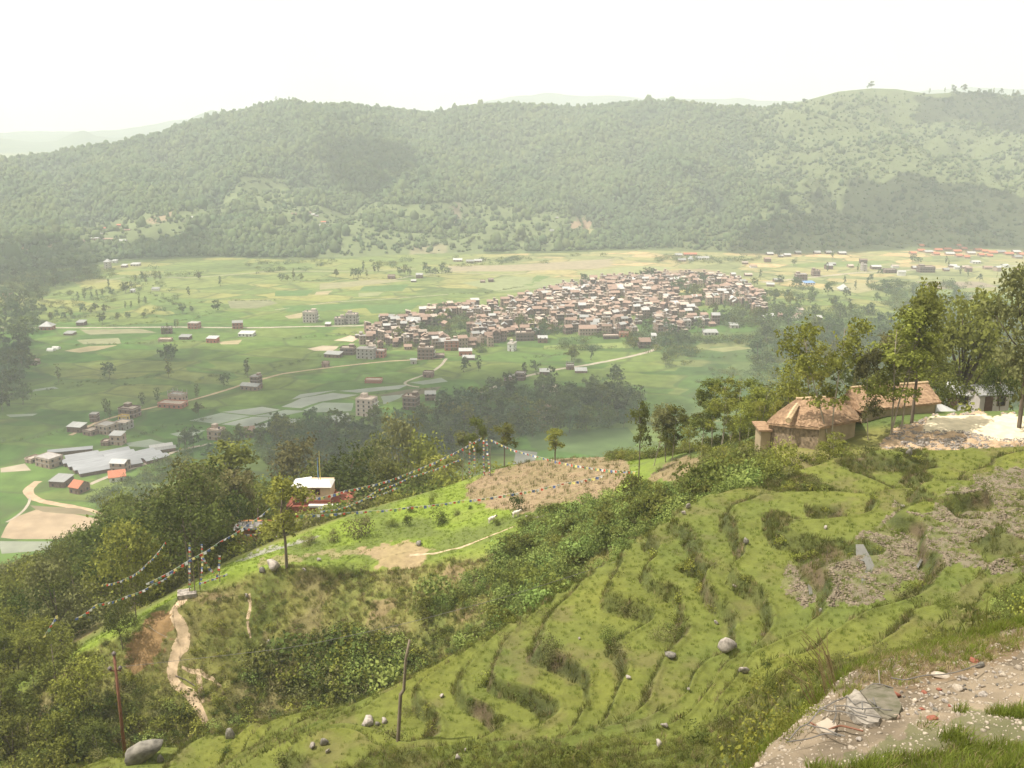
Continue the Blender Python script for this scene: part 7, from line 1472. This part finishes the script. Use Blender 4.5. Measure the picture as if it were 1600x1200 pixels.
# ------------------------------------------------------------------ poles and wires
def up_to(p, v): 
    return (ts(0, v)[1]) * p[1] - p[2]
p = Vector((P(196, 1185, 64).x, 64, hz(P(196, 1185, 64).x, 64))); hgt_ = up_to(p, 1024)
t = thing('metal_power_pole', 'rusty metal power pole with three insulators at the lower left', 'power pole', p[:])
ob('mast', MB().tube([(0, 0, -.8), (0, 0, hgt_ * .5), (0, 0, hgt_)], [.13, .11, .09], 8).mesh('mast', M['rust'], True), None, t)
arm = ob('cross_arm', MB().box(-.42, .36, -.05, .05, hgt_ - 1.22, hgt_ - 1.14).mesh('cross_arm', M['rust']), None, t)
for x_, z0_ in ((-.40, hgt_ - 1.15), (.32, hgt_ - 1.10), (0.0, hgt_)):
    ob('insulator', MB().tube([(x_, 0, z0_), (x_, 0, z0_ + .06), (x_, 0, z0_ + .1), (x_, 0, z0_ + .18), (x_, 0, z0_ + .22), (x_, 0, z0_ + .3)], [.06, .16, .10, .17, .09, .05], 8).mesh('insulator', M['insul'], True), None, t)
ptop = p + Vector((.32, 0, hgt_ - .9))
p = hit_hill(622, 1158, 5, 7.2); zt = up_to(p, 1000); dx = lambda u, v: P(u, v, p.y).x - p.x
t2 = ob('wooden_pole', MB().tube([(0, 0, -.5), (0, 0, 0), (dx(624, 1120), 0, up_to(p, 1120)), (dx(626, 1085), 0, up_to(p, 1085)), (dx(631, 1078), 0, up_to(p, 1078)), (dx(634, 1030), 0, up_to(p, 1030)), (dx(640, 1000), 0, zt)], [.12, .11, .105, .10, .09, .08, .06], 8).mesh('wooden_pole', M['wood'], True), None, None, p[:]); tag(t2, 'crooked bare wooden pole standing on the terraces', 'pole')
def wire(name, label, Q, r=.012, mt='wire'):
    o0 = Q[0]; path = []
    for i in range(len(Q) - 1):
        for k in range(8): path.append(Q[i].lerp(Q[i + 1], k / 8) - o0)
    path.append(Q[-1] - o0)
    for _ in range(4): path = [path[0]] + [(path[i - 1] + path[i] * 2 + path[i + 1]) / 4 for i in range(1, len(path) - 1)] + [path[-1]]
    o = ob(name, MB().tube([q[:] for q in path], r, 5).mesh(name, M[mt]), None, None, o0[:]); return tag(o, label, name.replace('_', ' '))
wire('power_line', 'thin sagging power line from the metal pole up to the right', [ptop, P(460, 1012, 62), P(640, 973, 61), P(800, 930, 62), P(1060, 846, 68), P(1320, 752, 76), P(1425, 702, 81)], .014)
wire('water_pipe', 'black pipe lying across the footpath', [hh(274, 1058) + Vector((0, 0, .15)), hh(290, 1066) + Vector((0, 0, .12)), hh(305, 1074) + Vector((0, 0, .1))], .05, 'insul')
wire('slack_cable', 'pale slack cable above the orange scar', [P(232, 978, 104), P(245, 988, 104), P(262, 996, 104)], .025, 'rock_pale')
# ------------------------------------------------------------------ boulders and stones
RK = [rock_mesh('boulder', 300 + i, M['rock'], 2, .75) for i in range(4)] + [rock_mesh('boulder', 310 + i, M['rock_pale'], 2, .7) for i in range(3)]
def rock(u, v, w, h, kind, label, kmin=4, kmax=11.2, rz=None, tilt=0, name='boulder', hp=None, sink=.15):
    p = hp or hit_hill(u, v, kmin, kmax); wm, hm_ = px2m(w, p), px2m(h, p); me = RK[kind]; o = ob(name, me, None, None, (p.x, p.y, p.z + hm_ * (.5 - sink)), rz if rz is not None else random.uniform(0, 6.28), (wm * .5, wm * .45, hm_ * .75))
    o.rotation_euler.y = tilt; return tag(o, label, 'rock', 'rocks on the slopes')
for a in [(224, 1188, 66, 34, 0, 'large tilted grey slab of rock beside the metal power pole', 5, 11, .3, -.45), (251, 1190, 16, 14, 1, 'small grey rock at the foot of the large tilted slab'), (360, 1154, 22, 20, 1, 'pointed grey boulder at the lower edge of the gully bushes'), (576, 1132, 30, 14, 4, 'flat pinkish boulder left of the wooden pole'), (601, 1129, 16, 9, 4, 'smaller pinkish stone touching the flat boulder'), (590, 1134, 10, 8, 2, 'little stone wedged between the pinkish pair'), (488, 1170, 16, 12, 4, 'pale stone among weeds on the lowest terraces'), (507, 1165, 14, 14, 0, 'dark stone among weeds on the lowest terraces'), (512, 1176, 10, 9, 5, 'small stone under the dark one on the lowest terraces'),
          (1137, 1018, 34, 26, 4, 'biggest pale angular boulder on the terraces', 5, 7, .4, .35), (1162, 1052, 18, 16, 5, 'rounded pale stone below the biggest terrace boulder'), (1048, 1026, 22, 10, 2, 'low grey-brown stone under a terrace bush'), (1030, 1168, 18, 13, 4, 'light triangular stone low on the terraces'), (1119, 976, 9, 9, 5, 'small stone above the biggest terrace boulder'), (1148, 921, 9, 7, 5, 'little pale stone high on the terraces'), (1193, 995, 9, 8, 4, 'small stone right of the biggest terrace boulder'), (1166, 849, 11, 12, 2, 'grey stone set in a terrace bank'), (981, 1061, 12, 6, 4, 'flat stone on a middle terrace'), (1076, 1079, 7, 5, 6, 'tiny bright stone on a middle terrace'), (1038, 1137, 14, 9, 4, 'brownish stone in a terrace riser'), (690, 1090, 10, 7, 6, 'white chip of stone right of the wooden pole'), (716, 1188, 12, 12, 6, 'white stake-like stone at the bottom edge'), (727, 1175, 7, 6, 5, 'small round stone above the stake-like one'), (1290, 828, 7, 8, 6, 'white speck of stone on an upper terrace'), (1411, 793, 8, 5, 6, 'pale stone on the corner of the muddy plot'), (1420, 711, 14, 12, 1, 'dark rock on the crest below the gravel mound'),
          (428, 888, 34, 16, 4, 'long pale rock on the rim of the shelf'), (410, 896, 14, 10, 1, 'dark rock at the left of the long pale rim rock'), (476, 893, 9, 7, 5, 'small stone on the rim right of the long pale rock'), (498, 877, 10, 6, 4, 'pale stone on the worn shelf rim'), (655, 852, 16, 8, 0, 'dark lump of rock above the bare patch of the shelf'), (420, 1010, 8, 12, 6, 'white stone on the rough slope'), (386, 935, 9, 8, 4, 'pale stone high on the rough slope'), (285, 933, 12, 7, 6, 'white stone under the path-head slab'), (1282, 958, 8, 8, 0, 'dark stone in the muddy plot bank'), (968, 800, 12, 8, 6, 'white boulder in the bushes below the ploughed field'), (955, 799, 8, 6, 5, 'pale stone left of the white bush boulder'), (982, 806, 9, 7, 4, 'brown-white stone right of the white bush boulder'), (1075, 795, 10, 12, 5, 'pale rubble block in the gully by the terrace crest'), (1068, 805, 8, 9, 4, 'lower rubble block in the gully by the terrace crest'), (905, 1000, 7, 5, 5, 'small stone on the middle terraces left of the shrub')]:
    rock(*a)
# animals on the shelf
def animal(u, v, Lm, face, label, coat='animal', head=None, cat='goat'):
    p = hit_hill(u, v, 9, 11.2); h = Lm * .62; vs = [(0, 0, h), (Lm * .28, 0, h * 1.02), (-Lm * .32, 0, h), (Lm * .42, 0, h * 1.28), (Lm * .56, 0, h * 1.42), (Lm * .70, 0, h * 1.30), (Lm * .76, 0, h * 1.24)]; rad = [.2, .18, .17, .10, .095, .055, .04]
    ed = [(0, 1), (0, 2), (1, 3), (3, 4), (4, 5), (5, 6)]
    for sx_, bi in ((Lm * .26, 1), (-Lm * .30, 2)):
        for sy in (-1, 1):
            i = len(vs); fr = sx_ > 0; vs += [(sx_, sy * .10, h * .72), (sx_ + (.0 if fr else .06), sy * .105, h * .48), (sx_ + (.01 if fr else -.05), sy * .105, h * .24), (sx_ + .01, sy * .105, .02)]; rad += [.085, .055, .035, .03]; ed += [(bi, i), (i, i + 1), (i + 1, i + 2), (i + 2, i + 3)]
    i = len(vs); vs += [(-Lm * .44, 0, h * 1.05), (-Lm * .50, 0, h * 1.2)]; rad += [.03, .02]; ed += [(2, i), (i, i + 1)]
    for sy in (-1, 1): i = len(vs); vs += [(Lm * .53, sy * .09, h * 1.50)]; rad += [.025]; ed += [(4, i)]
    me = bpy.data.meshes.new('body'); me.from_pydata(vs, ed, []); t = ob(cat, me, M[coat], None, (p.x, p.y, p.z), face); tag(t, label, cat, 'animals on the shelf')
    m_ = t.modifiers.new('skin', 'SKIN')
    for k, r_ in enumerate(rad): me.skin_vertices[0].data[k].radius = (r_ * Lm * 1.1, r_ * Lm * 1.1)
    me.skin_vertices[0].data[0].use_root = True; s_ = t.modifiers.new('sub', 'SUBSURF'); s_.levels = s_.render_levels = 2
    if head: ob('head_patch', blob_mesh('head_patch', M[head], 5), None, t, (Lm * .60, 0, h * 1.26), 0, (.26 * Lm, .2 * Lm, .22 * Lm))
    return t
animal(768, 818, 1.15, .4, 'white grazing sheep with a black head on the shelf', 'animal', 'black', 'sheep'); animal(806, 809, 1.15, .2, 'pale tan goat standing right of the white sheep', 'animal', None, 'goat')
wire('fallen_log', 'long pale log lying in the weeds right of the goat', [hit_hill(822, 810, 9, 11) + Vector((0, 0, .25)), hit_hill(838, 812, 9, 11) + Vector((0, 0, .25)), hit_hill(852, 809, 9, 11) + Vector((0, 0, .3))], .16, 'rock_pale')
# puddles in the mud
for i, pl in enumerate([[(1336, 862), (1348, 862), (1360, 872), (1366, 886), (1358, 902), (1345, 914), (1346, 903), (1354, 890), (1350, 880), (1338, 873)], [(1452, 858), (1447, 868), (1440, 882), (1434, 893), (1431, 890), (1439, 872), (1448, 858)], [(1262, 915), (1268, 913), (1270, 930), (1264, 932)]]):
    P3 = [hit_hill(u, v, 5, 7) for u, v in pl]; zz = float(np.percentile([q.z for q in P3], 45)) + .05; cc = sum(P3, Vector()) / len(P3)
    me = bpy.data.meshes.new('puddle'); me.from_pydata([(q.x, q.y, zz) for q in P3], [], [tuple(range(len(P3)))]); me.materials.append(M['puddle']); struct(ob('puddle', me))
# small lorry by the brick tower block
p = G(686, 628); t = thing('lorry', 'small pale lorry parked on the lane behind the brick tower block', 'lorry', p[:], .3)
ob('body', MB().box(-3, 1.2, -1, 1, .9, 2.1).mesh('body', M['plaster']), None, t); c_ = ob('cab', MB().box(1.4, 2.9, -1, 1, .6, 2.4).mesh('cab', M['whitewash']), None, t); ob('windscreen', MB().box(2.88, 2.94, -.8, .8, 1.5, 2.2).mesh('windscreen', M['dark']), None, c_)
for x_ in (-1.9, 2.1):
    for y_ in (-1, .8): ob('wheel', MB().tube([(x_, y_, .45), (x_, y_ + .25, .45)], .45, 10).mesh('wheel', M['dark']), None, t)
# ------------------------------------------------------------------ the road edge at the bottom right
LK = lambda u, v: hit_hill(u, v, .5, 2.05)
def ledge_stone(u, v, w, h, m_, label=None, seed=0, n_=2, flat=.6, tilt=0, rz=None):
    p = LK(u, v); wm, hm_ = px2m(w, p), px2m(h, p); me = rock_mesh('stone', 400 + seed, M[m_], n_, flat); o = ob('stone', me, None, None, (p.x, p.y, p.z + hm_ * .22), random.uniform(0, 6) if rz is None else rz, (wm * .5, wm * .42, hm_ * .75)); o.rotation_euler.y = tilt
    if label: tag(o, label, 'stone', 'stones on the road edge')
    else: tag(o, None, 'stone', 'stones on the road edge'); 
    return o
# two big gabion stones
def slab(poly_top, hz_, m_, label, tilt=.12):
    Q = [LK(u, v) for u, v in poly_top]; cc = sum(Q, Vector()) / len(Q); top = [Vector((q.x - cc.x, q.y - cc.y, q.z - cc.z + hz_ + (q.y - cc.y) * tilt + random.uniform(-.006, .006))) for q in Q]; bot = [Vector((q.x * 1.12, q.y * 1.12, q.z - hz_ - .06)) for q in top]; n_ = len(Q)
    bm = bmesh.new(); vs = [bm.verts.new(q) for q in top + bot]; bm.faces.new(vs[:n_]); [bm.faces.new((vs[i], vs[n_ + i], vs[n_ + (i + 1) % n_], vs[(i + 1) % n_])) for i in range(n_)]
    bmesh.ops.triangulate(bm, faces=bm.faces[:]); bmesh.ops.subdivide_edges(bm, edges=bm.edges[:], cuts=3, use_grid_fill=True); 
    for q in bm.verts: q.co += Vector((random.uniform(-1, 1), random.uniform(-1, 1), random.uniform(-1, 1))) * .0035
    bmesh.ops.recalc_face_normals(bm, faces=bm.faces[:]); me = bpy.data.meshes.new('gabion_stone'); bm.to_mesh(me); bm.free(); me.materials.append(M[m_]); o = ob('gabion_stone', me, None, None, cc[:]); return tag(o, label, 'stone', 'stones on the road edge')
slab([(1322, 1106), (1334, 1098), (1342, 1101), (1374, 1127), (1372, 1135), (1352, 1138), (1336, 1130), (1324, 1118)], .045, 'rock_wedge', 'pale wedge-shaped stone under the rusty net at the road edge')
slab([(1344, 1100), (1352, 1090), (1368, 1088), (1392, 1092), (1408, 1112), (1402, 1124), (1388, 1126), (1370, 1120)], .045, 'rock_mossy', 'dark mossy stone right of the pale wedge-shaped stone')
slab([(1275, 1140), (1290, 1133), (1306, 1138), (1304, 1152), (1284, 1154)], .03, 'stone_warm', 'rounded tan stone under the left part of the net')
LS = [(1400, 1089, 20, 14, 'brick_chunk', 'bright red chunk of brick beside the mossy stone'), (1444, 1084, 13, 9, 'brick_chunk', 'small dull red brick chip among the pebbles'), (1400, 1123, 13, 12, 'brick_pale', 'tan piece of brick leaning on the mossy stone'), (1457, 1124, 24, 7, 'brick_chunk', 'flat orange brick shard near the road grass'), (1497, 1077, 26, 11, 'stone_warm', 'largest flat tan stone in the pebbles'), (1470, 1058, 30, 12, 'stone_warm', 'long tan stone embedded at the gully edge'), (1522, 1034, 20, 10, 'brick_chunk', 'reddish brick lump at the crumbling edge'), (1530, 1042, 18, 12, 'rock', 'grey stone beside the reddish brick lump'), (1455, 1103, 15, 9, 'rock_pale', 'light stone in the middle of the pebble band'), (1430, 1097, 12, 9, 'stone_warm', 'tan pebble left of the light stone'), (1477, 1098, 13, 8, 'rock_pale', 'light pebble right of the light stone'), (1461, 1111, 14, 8, 'rock', 'dark stone above the orange shard'), (1431, 1116, 12, 8, 'rock_pale', 'whitish stone left of the orange shard'), (1470, 1085, 12, 8, 'rock_pale', 'whitish round pebble beside the largest flat tan stone'), (1482, 1085, 11, 7, 'rock_pale', 'second whitish pebble beside the largest flat tan stone'), (1535, 1087, 22, 9, 'rock_pale', 'pale flat stone toward the right of the pebbles'), (1505, 1062, 14, 8, 'rock_pale', 'pale stone above the largest flat tan stone'), (1497, 1118, 12, 7, 'stone_warm', 'tan stone at the start of the grass'), (1395, 1093, 10, 8, 'rock_pale', 'whitish stone touching the bright red brick'), (1408, 1083, 9, 8, 'rock_pale', 'pale stone behind the bright red brick'), (1342, 1158, 14, 9, 'rock_pale', 'pale stone below the net'), (1288, 1108, 9, 6, 'rock_pale', 'white chip at the top of the bank'), (1440, 1110, 10, 6, 'brick_chunk', 'dark red chip in the pebble band'), (1468, 1079, 9, 6, 'brick_chunk', 'small brick crumb by the whitish pebbles'), (1484, 1104, 10, 6, 'brick_chunk', 'rusty brown pebble right of the light stone'), (1422, 1084, 10, 7, 'stone_warm', 'tan pebble right of the red brick')]
for i, (u, v, w, h, m_, lb) in enumerate(LS): ledge_stone(u, v, w, h, m_, lb, i)
for i in range(70):
    u = random.uniform(1400, 1600); v = np.interp(u, [1400, 1500, 1600], [1098, 1082, 1050]) + random.gauss(0, 15); w = random.uniform(6, 10)
    o = ledge_stone(u, v, w, w * .6, random.choice(['rock_pale', 'stone_warm', 'stone_warm', 'rock_pale', 'rock']), None, 40 + i % 12, 1); later(o, 'small loose stone on the road edge', u, v)
# wire net
NET = [[(1278, 1127), (1303, 1115), (1321, 1106), (1342, 1095), (1362, 1087), (1378, 1090), (1394, 1094)], [(1321, 1107), (1335, 1115), (1345, 1117), (1360, 1115)], [(1303, 1116), (1320, 1121), (1343, 1124), (1374, 1127)], [(1278, 1127), (1295, 1127), (1310, 1130), (1330, 1136), (1352, 1141)], [(1325, 1121), (1335, 1131), (1352, 1138), (1376, 1137)], [(1343, 1097), (1355, 1110), (1375, 1122), (1392, 1126)], [(1232, 1174), (1248, 1156), (1262, 1148), (1278, 1127)], [(1228, 1178), (1260, 1170), (1290, 1160), (1312, 1166)], [(1260, 1150), (1275, 1153), (1288, 1158), (1300, 1162), (1318, 1170)], [(1366, 1090), (1362, 1104), (1366, 1117)], [(1390, 1078), (1412, 1079), (1440, 1075), (1472, 1068), (1500, 1061), (1530, 1054)], [(1303, 1116), (1306, 1130), (1300, 1142)], [(1345, 1117), (1346, 1124)]]
o0 = LK(1320, 1115); t = thing('wire_net', 'torn rusty wire net draped over stones at the road edge', 'wire net', o0[:])
def netwire(pl, mt, lift=.05, r=.0033, par=None, nm='wire'):
    Q = [LK(u, v) - o0 + Vector((0, 0, lift + random.uniform(-.012, .02))) for u, v in pl]; path = []
    for a, b in zip(Q[:-1], Q[1:]): path += [a.lerp(b, k / 5) for k in range(5)]
    path.append(Q[-1])
    for _ in range(3): path = [path[0]] + [(path[i - 1] + path[i] * 2 + path[i + 1]) / 4 for i in range(1, len(path) - 1)] + [path[-1]]
    return ob(nm, MB().tube([q[:] for q in path], r, 5).mesh(nm, M[mt]), None, t)
for pl in NET: netwire(pl, 'wire', .055)
tag(netwire([(1266, 1136), (1288, 1150), (1310, 1146), (1325, 1151), (1348, 1151)], 'rust', .03, .005), 'rust-red thicker wire')
o0 = LK(1383, 1084); Q = [Vector((0, 0, 0)), Vector((-.03, .01, .05)), Vector((-.035, .03, .12))]; o = ob('bent_wire', MB().tube([q[:] for q in Q], .004, 5).mesh('bent_wire', M['rock_pale']), None, None, o0[:]); tag(o, 'short bent white wire sticking up above the red brick', 'wire')
# tall dry stems on the bank
V, F_ = [], []
mb = MB()
for i in range(24):
    u, v = random.uniform(1205, 1330), random.uniform(1040, 1150); p = hit_hill(u, v, 2.0, 6.5)
    if p.y > 14: p = hit_hill(min(1300, u + 60), v + 40, 1.9, 3)
    hh_ = random.uniform(.15, .42) * (p.y / 6) ** .6; mb.tube([p[:], (p.x - .06, p.y, p.z + hh_ * .6), (p.x - random.uniform(.05, .22), p.y, p.z + hh_)], [.003, .0025, .0015], 3)
stuff(ob('dry_stems', mb.mesh('dry_stems', M['blade_dry'])), 'tall dry weed stems rising at the road edge')
# ------------------------------------------------------------------ give every repeated thing its own label
ORD = ['first', 'second', 'third', 'fourth', 'fifth', 'sixth', 'seventh', 'eighth', 'ninth', 'tenth', 'eleventh', 'twelfth', 'thirteenth', 'fourteenth', 'fifteenth', 'sixteenth', 'seventeenth', 'eighteenth', 'nineteenth', 'twentieth'] + ['twenty-' + q for q in ('first', 'second', 'third', 'fourth', 'fifth', 'sixth', 'seventh', 'eighth', 'ninth')] + ['thirtieth'] + ['thirty-' + q for q in ('first', 'second', 'third', 'fourth', 'fifth', 'sixth', 'seventh', 'eighth', 'ninth')] + ['fortieth'] + ['forty-' + q for q in ('first', 'second', 'third', 'fourth', 'fifth', 'sixth', 'seventh', 'eighth', 'ninth')]
SLM = [(u, v, 'the ' + lb.split(' beside')[0].split(' among')[0].split(' leaning')[0].split(' toward')[0].split(' above')[0].split(' below')[0]) for u, v, w, h, m_, lb in LS]
def sside(u, v):
    q = min(SLM, key=lambda q: (q[0] - u) ** 2 + (q[1] - v) ** 2); du, dv = u - q[0], v - q[1]
    return ('left of ' if du < 0 else 'right of ') + q[2] if abs(du) > abs(dv) else ('behind ' if dv < 0 else 'in front of ') + q[2]
groups = {}
for o, ph, u, v in TAGD: groups.setdefault(ph + ' ' + (sside(u, v) if 'loose stone' in ph else side(u, v)), []).append((u, v, o))
for lb, mem in groups.items():
    mem.sort(key=lambda q: q[0]); n_ = len(mem)
    for i, (u, v, o) in enumerate(mem):
        pre = '' if n_ == 1 else ('left ' if i == 0 else 'right ') if n_ == 2 else 'leftmost ' if i == 0 else 'rightmost ' if i == n_ - 1 else '%s-from-left ' % ORD[min(i, len(ORD) - 1)]
        L_ = pre + lb
        if len(L_.split()) > 16: L_ = L_.replace(' in front of ', ' before ')
        if len(L_.split()) > 16: L_ = L_.replace(' house,', ',')
        if len(L_.split()) > 16: L_ = L_.replace(' at the town edge', '').replace('-storey pale', '-storey').replace(' dark brick,', ' dark,').replace(' pale brick,', ' pale,')
        for a_, b_ in ((' on the road edge', ''), (' standing apart', ''), (' in the fields', ''), (' house with ', ' house, '), (' among houses', ''), (' on the grassy shelf', ''), (' on the terraces', ''), (' in the lower left gully', '')):
            if len(L_.split()) > 16: L_ = L_.replace(a_, b_, 1)
        while len(L_.split()) > 16 and ' the ' in L_: L_ = L_.replace(' the ', ' ', 1)
        o['label'] = L_
print('objects', len(bpy.data.objects))
